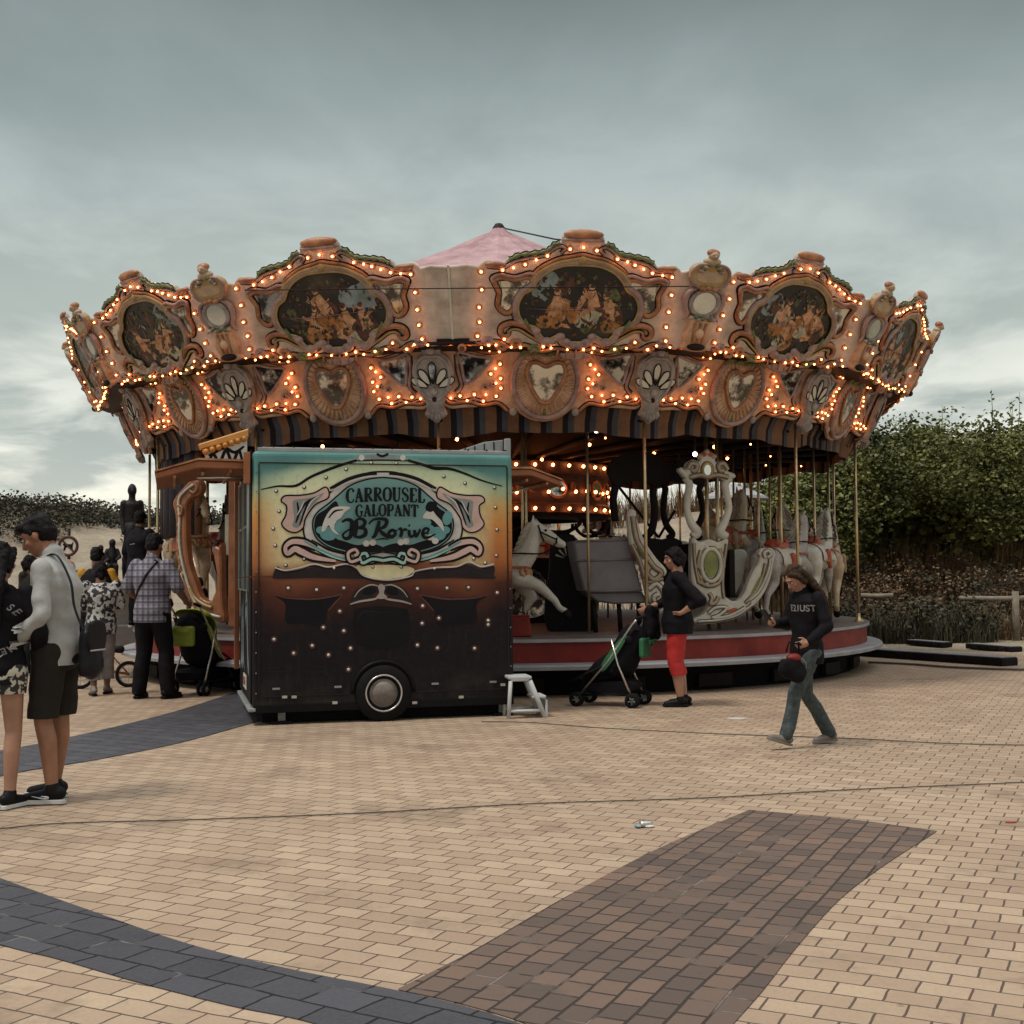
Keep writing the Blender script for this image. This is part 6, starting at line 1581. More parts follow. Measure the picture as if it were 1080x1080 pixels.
def person(label, loc, yaw, scale, pose, skin, hair, top, bottom, shoes, voxel=.010, face=True):
    p = dict(STAND); p.update(pose)
    ob = thing('person', label, 'person', loc, yaw)
    ob.scale = (scale,)*3; WM[ob.name] = Matrix.Translation(V(loc)) @ Matrix.Rotation(yaw, 4, 'Z') @ Matrix.Scale(scale, 4)
    HF = head_frame(p); hc = V(p['head'])
    H = lambda x, y, z: hc+HF @ V((x, y, z))
    # --- continuous body
    mb = MB(); sk = skin
    mb.ell(H(0, -.012, .025), (.076, .096, .092), sk, rot=HF); mb.ell(H(0, .020, -.04), (.060, .070, .075), sk, rot=HF)
    mb.ell(H(0, .052, -.085), (.034, .032, .028), sk, rot=HF); mb.cap(H(0, .082, .022), H(0, .104, -.022), .010, .016, sk)
    mb.ell(H(0, .082, -.060), (.024, .014, .013), sk, rot=HF); mb.ell(H(0, .075, .038), (.052, .016, .014), sk, rot=HF)
    for s in (-1, 1):
        mb.ell(H(s*.077, -.008, -.008), (.012, .020, .032), sk, rot=HF); mb.ell(H(s*.042, .056, -.022), (.026, .022, .022), sk, rot=HF)
    mb.cap(H(0, -.025, -.06), V(p['nek'])+V((0, 0, -.03)), .055*min(1.1, p['fat']), .062*min(1.1, p['fat']), sk)
    torso(mb, sk, p, -.012)
    f = p['fat']
    for s in 'LR':
        mb.chain([lerp(p['sho'+s], p['che'], .25), p['sho'+s], p['elb'+s], lerp(p['elb'+s], p['wri'+s], .35), p['wri'+s]], [.045, .048*f, .038*f, .038*f, .025], sk, 10)
        hand(mb, sk, p['wri'+s], p['elb'+s], s, p['fin'+s], p['curl'+s])
        mb.chain([p['hip'+s], p['kne'+s], lerp(p['kne'+s], p['ank'+s], .3)+V((0, -.012, 0)), p['ank'+s]], [.086*f, .054*f, .055*f, .036], sk, 12)
        t = V(p['toe'+s]).normalized(); mb.chain([V(p['ank'+s])+V((0, 0, -.03))-t*.03, V(p['ank'+s])+t*.13+V((0, 0, -.05+.0*t.z))], [.036, .03], sk)
    organic(mb, 'body', ob, voxel, 3)
    if face:
        mb = MB()
        for s in (-1, 1):
            mb.ell(H(s*.032, .078, .012), (.015, .008, .008), 'sole_white', rot=HF, nu=10, nv=6); mb.ell(H(s*.032, .084, .012), (.008, .005, .0075), 'eye_dark', rot=HF, nu=8, nv=6)
            mb.tube([H(s*.014, .091, .030), H(s*.034, .088, .037), H(s*.054, .074, .030)], [.004, .0055, .003], hair['m'], 6)
        mb.tube([H(-.022, .089, -.056), H(0, .097, -.054), H(.022, .089, -.056)], [.003, .006, .003], 'lip_tone', 6)
        build(mb, 'face', ob)
    # --- hair
    mb = MB(); hm = hair['m']; st_ = hair['style']
    mb.ell(H(0, -.026, .044), (.085, .098, .088), hm, rot=HF); mb.ell(H(0, -.055, -.005), (.080, .068, .080), hm, rot=HF)
    for i in range(14):
        a = rnd.uniform(-1.9, 1.9); b_ = rnd.uniform(.2, 1.2)
        mb.ell(H(.075*math.sin(a)*math.cos(b_*.7), -.03-.08*math.cos(a)*math.cos(b_), .05+.075*math.sin(b_)), rnd.uniform(.012, .02), hm, nu=8, nv=6)
    if st_ == 'fringe': mb.chain([H(-.05, .05, .085), H(0, .075, .088), H(.055, .055, .08)], [.028, .032, .028], hm)
    if st_ in ('fringe', 'short', 'bob', 'long'):
        for s in (-1, 1): mb.chain([H(s*.074, .01, .05), H(s*.078, .0, .005)], [.020, .012], hm)
    if st_ == 'bob':
        mb.ell(H(0, -.04, -.03), (.086, .08, .085), hm, rot=HF)
        for s in (-1, 1): mb.chain([H(s*.07, .02, .05), H(s*.08, .0, -.03), H(s*.07, -.03, -.08)], [.03, .03, .02], hm)
        mb.chain([H(-.05, .055, .075), H(.05, .055, .075)], [.026, .026], hm)
    if st_ == 'bob': mb.ell(H(0, -.10, -.01), (.055, .05, .055), hm, rot=HF); mb.cap(H(0, -.06, -.06), H(0, -.05, -.11), .06, .045, hm)
    if st_ == 'long':
        for i, (x, w_) in enumerate(((-.06, .035), (-.025, .04), (.02, .04), (.06, .035))):
            q = [H(x*1.1, -.06, .04), H(x*1.2, -.085, -.06)]
            for (dx, dy, dz) in hair['fall']: q.append(V(p['nek'])+V((x*1.3+dx, dy-.03*math.sin(i), dz)))
            mb.chain(cr(q, 3), crv([w_, w_*1.15]+[w_*(1-.25*k) for k in range(len(q)-2)], 3), hm, 9)
        for s in (-1, 1): mb.chain([H(s*.055, .035, .08), H(s*.082, .005, .03), H(s*.083, -.02, -.06)], [.025, .026, .025], hm)
    organic(mb, 'hair', ob, min(voxel, .009), 3, .007, 38)
    # --- upper garment
    mb = MB(); tm = top['m']; k = top.get('k', .016)
    torso(mb, tm, p, k, hem=top.get('hem', 0))
    for s in 'LR':
        sl = top.get('sleeve', 1.0)
        pts = [lerp(p['sho'+s], p['che'], .3), p['sho'+s]]; rr = [.045, .043*f+k*.7]
        if sl <= .5: pts.append(lerp(p['sho'+s], p['elb'+s], sl*2)); rr.append(.048*f+k)
        else:
            pts += [p['elb'+s], lerp(p['elb'+s], p['wri'+s], (sl-.5)*2)]; rr += [.040*f+k, .029+k*.8]
        mb.chain(pts, rr, tm, 12)
    if top.get('collar'): mb.cap(V(p['nek'])+V((0, -.01, -.02)), V(p['nek'])+V((0, .0, .02)), .078, .070, tm)
    if top.get('hood'): mb.ell(V(p['nek'])+V((0, -.08, -.02)), (.12, .07, .075), tm); mb.ell(V(p['nek'])+V((0, -.10, -.07)), (.10, .05, .07), tm)
    organic(mb, top.get('name', 'shirt'), ob, voxel, 7, top.get('jit', .009), 9, cutz=p['pel'][2]-.085-top.get('hem', 0))
    # --- lower garment
    mb = MB(); bmn = bottom['m']; k = bottom.get('k', .014); ln = bottom.get('len', 2.0)
    mb.ell(V(p['pel'])+V((0, -.01, -.01)), (.148*f+k*.6, .108*f+k*.6, .09), bmn); mb.ell(V(p['pel'])+V((0, -.05, -.07)), (.13*f+k*.6, .08*f+k*.6, .08), bmn)
    for s in 'LR':
        h_, kn, an = p['hip'+s], p['kne'+s], p['ank'+s]
        pts = [h_]; rr = [.086*f+k]
        if ln <= 1: pts += [lerp(h_, kn, ln)]; rr += [(.064*f+k)*(1+bottom.get('flare', 0))]
        else: pts += [kn, lerp(kn, an, .3)+V((0, -.012, 0)), lerp(kn, an, ln-1)]; rr += [.056*f+k, .054*f+k, .042+k+bottom.get('flare', 0)]
        mb.chain(pts, rr, bmn, 14)
    organic(mb, bottom.get('name', 'trousers'), ob, voxel, 5, bottom.get('jit', .009), 8, cutz=(lerp(p['hipL'], p['kneL'], ln).z if ln <= 1 else (lerp(p['kneL'], p['ankL'], ln-1).z if ln < 1.9 else None)))
    # --- shoes
    for s in 'LR':
        an = V(p['ank'+s]); t = V(p['toe'+s]).normalized(); n_ = V((0, 0, 1)); n_ = (n_-t*n_.dot(t)).normalized()
        mb = MB(); heel = an-t*.045-n_*.045
        mb.chain([heel+n_*.02, an+t*.05-n_*.042, an+t*.155-n_*.055], [.040, .040, .032], shoes['m'], 10); mb.cap(an-n_*.02, an+n_*.0+V((0, 0, .01)), .046, .044, shoes['m'])
        sh = organic(mb, 'shoe', ob, min(.009, voxel), 2)
        sd2 = t.cross(n_); o_ = an-n_*.083
        prof = [(-.085, .0), (-.07, .034), (0, .035), (.08, .042), (.15, .038), (.19, .018), (.195, 0)]
        pol = [(a, b) for a, b in prof]+[(a, -b) for a, b in reversed(prof[:-1])]
        mm = Matrix((t, sd2, -n_*-1)).transposed().to_4x4(); mm.translation = o_
        mb = MB(); mb.prism(c2(pol, 3), 0, .024, shoes.get('sole', 'sole_white'), mm, ch=.004); build(mb, 'sole', sh)
    return ob, p, H
def gl(o, pt): return o.matrix_local @ V(pt)
def sub(parent, mb, name, **kw): return build(mb, name, parent, **kw)

# 1 girl at the left edge, back turned
q = G(-3, 852); S1 = .93
g1, p1, H1 = person('young woman in black hoodie and patterned shorts, back turned, at the left edge', q, R(-8), S1,
    dict(hyaw=-12, hpit=-8, elbR=(.27, .02, 1.15), wriR=(.20, .16, .98), elbL=(-.27, .02, 1.15), wriL=(-.20, .18, 1.0), ankL=(-.12, .03, .09), toeL=(-.3, 1, 0), toeR=(.25, 1, 0)),
    'skin_light', dict(m='hair_black', style='long', fall=[(0, -.12, .02), (.0, -.15, -.12), (.01, -.15, -.24)]),
    dict(m='cloth_black', sleeve=.97, hood=1, k=.020, name='hoodie', hem=.03, jit=.011), dict(m='leaf_print', len=.36, k=.022, flare=.12, name='shorts'), dict(m='shoe_black'), voxel=.0095)
# ring of lettering on the back of the hoodie
c = bpy.data.curves
def back_text(ob, s, r_, a0, da, cx_, cz, size, y):
    for i, ch in enumerate(s):
        if ch == ' ': continue
        a = a0+da*i
        mx_ = Matrix.Translation((cx_+r_*math.sin(a), y-.0*abs(a), cz+r_*math.cos(a))) @ Matrix.Rotation(PI/2, 4, 'X') @ Matrix.Rotation(-a, 4, 'Z')
        yield ch, mx_
mbt = MB()
def glyph_into(mb, s, size, m, mx_, ext=.0015):
    cu = bpy.data.curves.new('t', 'FONT'); cu.body = s; cu.size = size; cu.align_x = 'CENTER'; cu.align_y = 'CENTER'; cu.extrude = ext; cu.offset = size*.02
    o = bpy.data.objects.new('t_tmp', cu); COL.objects.link(o)
    me = bpy.data.meshes.new_from_object(o.evaluated_get(bpy.context.evaluated_depsgraph_get()))
    mb.raw([v.co.copy() for v in me.vertices], [list(f.vertices) for f in me.polygons], m, mx_)
    bpy.data.objects.remove(o); bpy.data.meshes.remove(me)
M_['print_white'] = mat('print_white', (.42, .40, .40), .7, .3, 30, .0)
def drape(mb, ob, name, into, eps=.003):
    """lay printed marks on the cloth they are printed on"""
    tgt = [o for o in ob.children if o.name.split('.')[0] == into][0]
    bm = bmesh.new(); bm.from_mesh(tgt.data)
    from mathutils.bvhtree import BVHTree
    bv = BVHTree.FromBMesh(bm); bm.free()
    return bv
bv = drape(mbt, g1, '', 'hoodie')
def project(mb, bv, axis, eps=.004):
    out = []
    for v in mb.v:
        v = V(v); o_ = v-axis*1.0
        h = bv.ray_cast(o_, axis)
        out.append(tuple(h[0]-axis*eps) if h[0] is not None else tuple(v))
    mb.v = out
for ch, mx_ in back_text(g1, 'SE OF THE', .165, R(38), R(15), .035, 1.19, .06, -.16): glyph_into(mbt, ch, .062, 'print_white', mx_)
for pts in ([(.02, 1.02), (.06, .985), (.10, 1.02)], [(.06, .985), (.06, 1.04)], [(.16, 1.10), (.175, 1.06)]):
    mbt.tube([(a, -.16, b) for a, b in pts], .005, 'print_white', 4)
project(mbt, bv, V((0, 1, 0))); build(mbt, 'lettering', [o for o in g1.children if o.name.startswith('hoodie')][0])

# 2 young man in grey sweatshirt, facing left and looking down
q = G(58, 845)
g2, p2, H2 = person('young man in pale grey sweatshirt and dark shorts, looking down beside the black hoodie', q, R(84), 1.055,
    dict(hpit=-32, hyaw=6, nek=(0, .035, 1.455), head=(0, .125, 1.585), che=(0, .0, 1.26), shoL=(-.185, .01, 1.40), shoR=(.185, .02, 1.40), elbL=(-.25, -.03, 1.12), wriL=(-.22, .14, .96), elbR=(.25, .08, 1.14), wriR=(.20, .28, 1.0),
         ankL=(-.10, -.03, .09), kneL=(-.10, .03, .49), ankR=(.12, .06, .09), toeL=(-.12, 1, 0), toeR=(.1, 1, 0)),
    'skin_tan', dict(m='hair_black', style='fringe'), dict(m='cloth_grey', sleeve=.93, collar=1, k=.016, name='sweatshirt', jit=.012, hem=.03), dict(m='cloth_olive', len=.96, k=.018, flare=.10, name='shorts', jit=.010), dict(m='shoe_black'), voxel=.009)
mb = MB()
shL = [o for o in g2.children if o.name.startswith('shoe')][0]
a = V(p2['ankL']); t = V(p2['toeL']).normalized()
mb.tube(cr([a+t*.10+V((-.046, 0, -.035)), a+t*.02+V((-.052, 0, -.05)), a+t*.0+V((-.052, 0, -.042)), a+t*.04+V((-.052, 0, -.035))], 4), crv([.002, .006, .007, .003], 4), 'print_white', 5)
build(mb, 'side_mark', shL)
def strap(ob, pts, r_, m, name, parent=None, world=True):
    mb = MB(); mb.tube(cr(pts, 6), r_, m, 6, flat=.35); return mb
q2 = lambda x, y, z: WM[g2.name] @ V((x, y, z))
bag = thing('satchel', 'dark leather satchel hanging behind the young man in grey', 'bag', q2(0, -.215, .90), R(78))
mb = MB()
mb.box((0, 0, -.02), (.19, .09, .30), 'leather', ch=.04); mb.ell((0, -.01, -.09), (.10, .06, .10), 'leather'); mb.ell((0, 0, .08), (.09, .04, .10), 'leather')
organic(mb, 'pouch', bag, .01, 8, .006, 10)
mb = MB(); mb.prism(c2([(-.085, -.0), (.085, .0), (.09, .17), (-.09, .17)], 3), .04, .054, 'leather', Matrix.Rotation(PI/2, 4, 'X'), ch=.01)
mb.tube([(-.085, -.052, .0), (.085, -.052, .0)], .006, 'print_white', 6); build(mb, 'flap', bag)
mb = MB(); inv = (Matrix.Translation(q2(0, -.215, .90)) @ Matrix.Rotation(R(78), 4, 'Z')).inverted()
mb.tube([inv @ q2(*v) for v in cr([(-.17, -.25, 1.02), (-.155, -.185, 1.16), (-.12, -.14, 1.32), (-.075, -.02, 1.475), (-.02, .12, 1.38), (.08, .165, 1.2), (.20, .12, 1.05), (.19, -.15, .95), (.15, -.26, 1.0)], 6)], .013, 'leather', 6, flat=.4); build(mb, 'strap', bag)

# 3 man in plaid shirt
q = G(160, 737)
g3, p3, H3 = person('dark-haired man in checked shirt and black trousers holding the lime pushchair', q, R(-14), 1.09,
    dict(hpit=-16, head=(0, .05, 1.61), fat=1.14, elbR=(.29, .02, 1.15), wriR=(.30, .20, 1.0), finR=(.30, .3, .97), curlR=1.0, elbL=(-.30, .0, 1.15), wriL=(-.22, .18, 1.02), ankL=(-.15, .0, .09), ankR=(.17, .03, .09), kneR=(.14, .05, .49), toeR=(.35, 1, 0), toeL=(-.1, 1, 0)),
    'skin_dark', dict(m='hair_black', style='short'), dict(m='plaid', sleeve=.45, k=.022, collar=1, jit=.010, hem=.04), dict(m='cloth_black', len=1.98, k=.02, flare=.018), dict(m='shoe_black', sole='shoe_black'), voxel=.012, face=False)
mb = MB(); mb.tube(cr([(.10, -.12, 1.46), (.02, -.165, 1.30), (-.10, -.17, 1.12), (-.19, -.10, .98)], 6), .012, 'leather', 6, flat=.4); bvp = drape(mb, g3, '', 'shirt'); project(mb, bvp, V((0, 1, 0)), .006)
mb = MB(); pth = []
for v in cr([(.10, -.12, 1.46), (.02, -.165, 1.30), (-.10, -.17, 1.12), (-.19, -.10, .98)], 6):
    h = bvp.ray_cast(V(v)-V((0, 1, 0)), V((0, 1, 0))); pth.append((h[0] if h[0] is not None else V(v))-V((0, .004, 0)))
mb.tube(pth, .014, 'leather', 6, flat=.5); build(mb, 'shoulder_strap', g3)

# 4 woman in black and white print
q = G(106, 733)
g4, p4, H4 = person('woman in black and white print top, head bowed, left of the checked shirt', q, R(28), .92,
    dict(hpit=-34, head=(.0, .10, 1.58), nek=(0, .03, 1.45), fat=1.08, elbR=(.25, .03, 1.15), wriR=(.20, .24, 1.12), elbL=(-.26, .0, 1.15), wriL=(-.16, .24, 1.1), ankL=(-.10, -.10, .09), ankR=(.10, .12, .09), kneR=(.10, .08, .49), toeR=(.5, 1, 0)),
    'skin_dark', dict(m='hair_black', style='bob'), dict(m='blot_print', sleeve=.85, k=.026, hem=.06), dict(m='cloth_lilac', len=1.72, k=.024, flare=.02), dict(m='shoe_grey', sole='shoe_black'), voxel=.012, face=False)
# 5 person in yellow behind them
q = G(101, 716)
g5, p5, H5 = person('person in yellow sleeves and dark waistcoat behind the woman in the print top', q, R(8), 1.03,
    dict(hpit=-14, fat=1.15, elbR=(.28, .02, 1.16), wriR=(.20, .2, 1.05), elbL=(-.28, .02, 1.16), wriL=(-.2, .2, 1.05)), 'skin_dark', dict(m='hair_black', style='short'),
    dict(m='cloth_yellow', sleeve=.42, k=.02), dict(m='cloth_navy', len=1.95, k=.02), dict(m='shoe_black'), voxel=.014, face=False)
mb = MB(); torso(mb, 'cloth_navy', p5, .034); organic(mb, 'waistcoat', g5, .014, 2)
# 6 man on the platform
q = P(147, 600, 18.0)
g6, p6, H6 = person('man in dark jacket standing on the platform rim at the left', (q.x, q.y, .675), R(-25), .95,
    dict(hyaw=20, fat=1.12, elbR=(.28, .05, 1.15), wriR=(.2, .2, 1.0)), 'skin_dark', dict(m='hair_black', style='short'), dict(m='cloth_navy', sleeve=.96, k=.03, collar=1, name='jacket'), dict(m='cloth_black', len=1.97, k=.02), dict(m='shoe_black'), voxel=.014, face=False)
mb = MB(); mb.tube([(-.04, -.155, 1.24), (.05, -.158, 1.25)], .012, 'print_white', 6, flat=.4); bv6 = drape(mb, g6, '', 'jacket'); project(mb, bv6, V((0, 1, 0)), .004); build(mb, 'back_mark', [o for o in g6.children if o.name.startswith('jacket')][0])
# 7 person in pale jacket near the sign, and one in black in the gap
q = G(83, 700)
g7, p7, H7 = person('person in pale jacket farther back under the no-dogs sign', q, R(30), .86, dict(hpit=-5), 'skin_dark', dict(m='hair_black', style='short'), dict(m='cloth_pale', sleeve=.96, k=.024, name='jacket'), dict(m='cloth_navy', len=1.96, k=.02), dict(m='shoe_black'), voxel=.016, face=False)
q = G(30, 712)
g8, p8, H8 = person('person in grey and black behind the pair at the left edge', q, R(-60), .98, dict(hpit=-10), 'skin_dark', dict(m='hair_black', style='bob'), dict(m='cloth_olive', sleeve=.96, k=.026, hood=1, name='jacket'), dict(m='cloth_black', len=1.96, k=.02), dict(m='shoe_black'), voxel=.016, face=False)
# 9 woman in red trousers
q = G(716, 745)
g9, p9, H9 = person('woman in black cardigan and red cropped trousers standing behind a folding pushchair', q, R(82), .955,
    dict(hpit=-12, hyaw=12, fat=1.20, head=(0, .035, 1.615), elbR=(.24, .12, 1.14), wriR=(.13, .33, 1.07), finR=(.10, .42, 1.03), curlR=1.0, elbL=(-.27, -.24, 1.16), wriL=(-.22, -.05, 1.03), finL=(-.16, .04, .99), ankL=(-.07, -.02, .09), ankR=(.10, -.06, .09), kneL=(-.09, .04, .49), toeL=(-.06, 1, 0)),
    'skin_light', dict(m='hair_black', style='bob'), dict(m='cloth_black', sleeve=.72, k=.026, hem=.05, collar=0, name='cardigan'), dict(m='cloth_red', len=1.36, k=.014, name='cropped_trousers'), dict(m='shoe_black', sole='shoe_black'), voxel=.010)
mb = MB(); w9 = WM[g9.name]
# 10 walking girl
q = G(853, 787)
g10, p10, H10 = person('long-haired girl in lettered black sweatshirt and jeans walking left with a phone', q, R(112), .845,
    dict(hpit=-40, hyaw=0, nek=(0, .035, 1.465), head=(0, .115, 1.59), pel=(0, 0, .92), hipL=(-.09, 0, .90), hipR=(.09, 0, .90),
         kneL=(-.08, .20, .51), ankL=(-.07, .30, .125), toeL=(0, 1, .30), kneR=(.08, -.04, .48), ankR=(.09, -.30, .10), toeR=(0, 1, -.06),
         elbR=(.23, .06, 1.15), wriR=(.13, .27, 1.16), finR=(.10, .36, 1.19), curlR=.9, elbL=(-.27, -.04, 1.15), wriL=(-.235, .14, 1.0), finL=(-.20, .23, .97), curlL=.9),
    'skin_light', dict(m='hair_brown', style='long', fall=[(-.04, -.09, .03), (-.06, -.16, -.09), (-.07, -.19, -.22), (-.07, -.19, -.36)]),
    dict(m='cloth_black', sleeve=.96, k=.022, collar=1, hem=.05, name='sweatshirt', jit=.011), dict(m='denim', len=1.98, k=.012, name='jeans', jit=.008, flare=.012), dict(m='shoe_grey', sole='shoe_grey'), voxel=.0095)
mb = MB()
glyph_into(mb, 'E21UST', .085, 'print_white', Matrix.Translation((-.03, .3, 1.31)) @ Matrix.Rotation(R(180), 4, 'Z') @ Matrix.Rotation(PI/2, 4, 'X'))
bv10 = drape(mb, g10, '', 'sweatshirt'); out_ = []
rot_ = Matrix.Rotation(R(26), 3, 'Z')
for v in mb.v:
    o_ = rot_ @ (V((v[0], 0, v[2]))-V((0, 0, 0))); ax = rot_ @ V((0, -1, 0))
    h = bv10.ray_cast(V((o_.x, o_.y, v[2]))-ax*1.0, ax); out_.append(tuple(h[0]-ax*.004) if h[0] is not None else (0, 0, 1.2))
mb.v = out_; build(mb, 'lettering', [o for o in g10.children if o.name.startswith('sweatshirt')][0])
w10 = WM[g10.name]
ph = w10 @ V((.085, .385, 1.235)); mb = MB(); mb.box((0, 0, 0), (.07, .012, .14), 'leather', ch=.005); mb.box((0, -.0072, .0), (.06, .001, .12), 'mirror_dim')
build(mb, 'phone', None, Matrix.Translation(ph) @ Matrix.Rotation(R(112), 4, 'Z') @ Matrix.Rotation(R(-35), 4, 'X'), label='dark phone held up in the walking girl\'s hand', cat='phone')
hb = w10 @ V((-.20, .30, .77))
bg_ = thing('handbag', 'round black bag with red top hanging before the walking girl\'s thigh', 'bag', hb, R(112))
mb = MB(); mb.ell((0, .01, -.01), (.06, .12, .085), 'cloth_black'); mb.ell((-.01, -.03, -.05), (.055, .09, .07), 'cloth_black'); mb.box((0, .02, .02), (.09, .17, .10), 'cloth_black', ch=.03); organic(mb, 'pouch', bg_, .009, 5, .008, 14)
mb = MB(); mb.ell((.0, -.01, .075), (.05, .065, .035), 'red_paint'); mb.tube([(-.062*math.cos(a*.3), .10*math.cos(a), .10*math.sin(a)*.8) for a in [R(x) for x in range(120, 200, 16)]], .004, 'art_grey', 6); build(mb, 'lid', bg_)
mb = MB(); i10 = (Matrix.Translation(hb) @ Matrix.Rotation(R(112), 4, 'Z')).inverted()
mb.tube([(0, -.06, .12), (-.01, -.05, .20), i10 @ (w10 @ V((-.215, .20, .975))), (-.01, .04, .20), (0, .06, .12)], .008, 'cloth_black', 6); build(mb, 'strap', bg_)

# ------------------------------------------------------------------ pushchairs
def pushchair(label, loc, yaw, cloth, scl=1.0, open_=True):
    """faces +y; handles at the back"""
    s_ = thing('pushchair', label, 'pushchair', loc, yaw); s_.scale = (scl,)*3
    mb = MB()
    for x in (-.22, .22):
        mb.tube([(x, .42, .10), (x*.95, .02, .55), (x*.9, -.28, .98), (x*.9, -.36, 1.06)], .013, 'chrome', 8)
        mb.tube([(x, -.28, .10), (x*.95, -.10, .50), (x*.95, -.02, .80)], .013, 'chrome', 8)
        mb.tube([(x, .40, .14), (x, -.26, .16)], .010, 'bar_black', 6); mb.tube([(x, .10, .48), (x, .36, .36), (x, .50, .30)], .012, 'bar_black', 6)
    mb.tube([(-.22, .42, .12), (.22, -.27, .14)], .010, 'bar_black', 6); mb.tube([(.22, .42, .12), (-.22, -.27, .14)], .010, 'bar_black', 6); mb.tube([(-.22, .46, .31), (.22, .46, .31)], .012, 'bar_black', 6)
    build(mb, 'frame', s_)
    for x in (-.2, .2):
        mb = MB(); mb.cap((x, -.34, 1.05), (x, -.44, 1.08), .020, .018, 'rubber'); build(mb, 'handle', s_)
    for x in (-.22, .22):
        for y in (.42, -.28):
            mb = MB()
            for d in (-.035, .035):
                mm = Matrix.Translation((x+d, y, .085)) @ Matrix.Rotation(PI/2, 4, 'Y')
                mb.lathe([(.05, -.014), (.078, -.016), (.085, -.008), (.085, .008), (.078, .016), (.05, .014), (.05, -.014)], 'rubber', 20, mm)
                for k in range(5): mb.tube([(.0, 0, 0), (.055*math.cos(k*1.257), .055*math.sin(k*1.257), 0)], .009, 'art_grey', 5, mm)
                mb.lathe([(.018, -.02), (.02, 0), (.018, .02), (0, .02)], 'art_grey', 10, mm)
            mb.tube([(x, y, .085), (x, y, .16)], .014, 'bar_black', 6); build(mb, 'wheel', s_)
    mb = MB(); vs = []; fs = []; prof = [(-.30, .92), (-.20, .74), (-.10, .55), (-.02, .40), (.12, .38), (.30, .40), (.36, .28), (.42, .20)]
    P_ = cr([(0, a, b) for a, b in prof], 3)
    for p_ in P_:
        for k in range(7):
            t = k/6-.5; vs.append((t*.40, p_.y-.05*(1-4*t*t), p_.z-.02*(1-4*t*t)))
    for i in range(len(P_)-1):
        for k in range(6): fs.append((i*7+k, i*7+k+1, (i+1)*7+k+1, (i+1)*7+k))
    mb.raw(vs, fs, 'cloth_black', smooth=True)
    mb.chain([(-.0, -.19, .76), (0, -.05, .46)], [.12, .13], 'cloth_black'); mb.chain([(-.12, .0, .42), (.12, .0, .42)], [.07, .07], 'cloth_black'); mb.chain([(0, -.22, .80), (0, -.08, .52), (0, .16, .40), (0, .34, .30)], [.18, .20, .16, .10], 'cloth_black'); mb.chain([(-.15, -.22, .80), (.15, -.22, .80)], [.07, .07], 'cloth_black')
    for x in (-.205, .205): mb.prism(c2([(-.22, .84), (-.1, .64), (.06, .44), (.13, .44), (.06, .58), (-.12, .80)], 3), x-.008, x+.008, cloth, Matrix(((0, 0, 1, 0), (1, 0, 0, 0), (0, 1, 0, 0), (0, 0, 0, 1))))
    organic_ok = build(mb, 'seat', s_)
    if open_:
        mb = MB(); vs = []; fs = []
        for i in range(7):
            a = R(-10+20*i)
            for k in range(9):
                t = k/8-.5; x = t*.46; rad = .28*math.sqrt(max(0, 1-(2*t)**4*.5))
                vs.append((x, -.20+rad*math.sin(a)*1.05-.02, .74+rad*math.cos(a)))
        for i in range(6):
            for k in range(8): fs.append((i*9+k, i*9+k+1, (i+1)*9+k+1, (i+1)*9+k))
        mb.raw(vs, fs, cloth, smooth=True); hd = build(mb, 'hood', s_)
        sm = hd.modifiers.new('thick', 'SOLIDIFY'); sm.thickness = .012
    mb = MB(); mb.prism(c2([(-.2, .17), (.25, .17), (.28, .27), (-.24, .30)], 3), -.17, .17, 'cloth_black', Matrix(((0, 0, 1, 0), (1, 0, 0, 0), (0, 1, 0, 0), (0, 0, 0, 1))), ch=.02); build(mb, 'basket', s_)
    mb = MB(); mb.box((0, -.37, .70), (.30, .07, .24), cloth, ch=.03); mb.prism([(-.15, .74), (.15, .74), (.15, .80), (-.15, .80)], .465, .475, 'art_black', Matrix.Rotation(PI/2, 4, 'X')); organic(mb, 'hanging_pouch', s_, .012, 2)
    return s_
q = G(650, 744); pushchair('dark folding pushchair with green side cloth in front of the red-trousered woman', q, R(66), 'green_cloth', .88, False)
q = G(208, 733); q.y += .2; pushchair('lime green pushchair held by the man in the checked shirt', q, R(-20), 'lime_cloth', 1.0, True)
# dark jacket over the woman's arm
q = w9 @ V((.10, .30, .92)); mb = MB()
mb.chain([(0, 0, .12), (0, .02, -.02), (-.02, .0, -.20)], [.06, .085, .06], 'cloth_black'); mb.chain([(.05, .04, .10), (.06, .03, -.14)], [.05, .06], 'cloth_black')
o = organic(mb, 'folded_jacket', None, .012, 3, .01, 12, mx=Matrix.Translation(q)); props(o, 'dark jacket hung over the pushchair handle before the red trousers', 'jacket')
# ------------------------------------------------------------------ child's bicycle behind the satchel
q = G(86, 727)
bk = thing('childs_bicycle', 'small child\'s bicycle half hidden behind the young man\'s satchel', 'bicycle', (q.x+.12, q.y+.1, 0), R(20))
for x in (-.16, .42):
    mb = MB(); mm = Matrix.Translation((x, 0, .165)) @ Matrix.Rotation(PI/2, 4, 'X')
    mb.tube([(.145*math.cos(2*PI*k/28), .145*math.sin(2*PI*k/28), 0) for k in range(28)], .022, 'rubber', 8, mm, closed=True, up=(0, 0, 1)); wh = build(mb, 'wheel', bk)
    mb = MB(); mb.tube([(.12*math.cos(2*PI*k/28), .12*math.sin(2*PI*k/28), 0) for k in range(28)], .009, 'chrome', 6, mm, closed=True, up=(0, 0, 1))
    for k in range(12): mb.tube([(0, 0, .0), (.12*math.cos(k*PI/6), .12*math.sin(k*PI/6), 0)], .002, 'chrome', 4, mm)
    mb.lathe([(.02, -.03), (.02, .03)], 'chrome', 10, mm); build(mb, 'rim', wh)
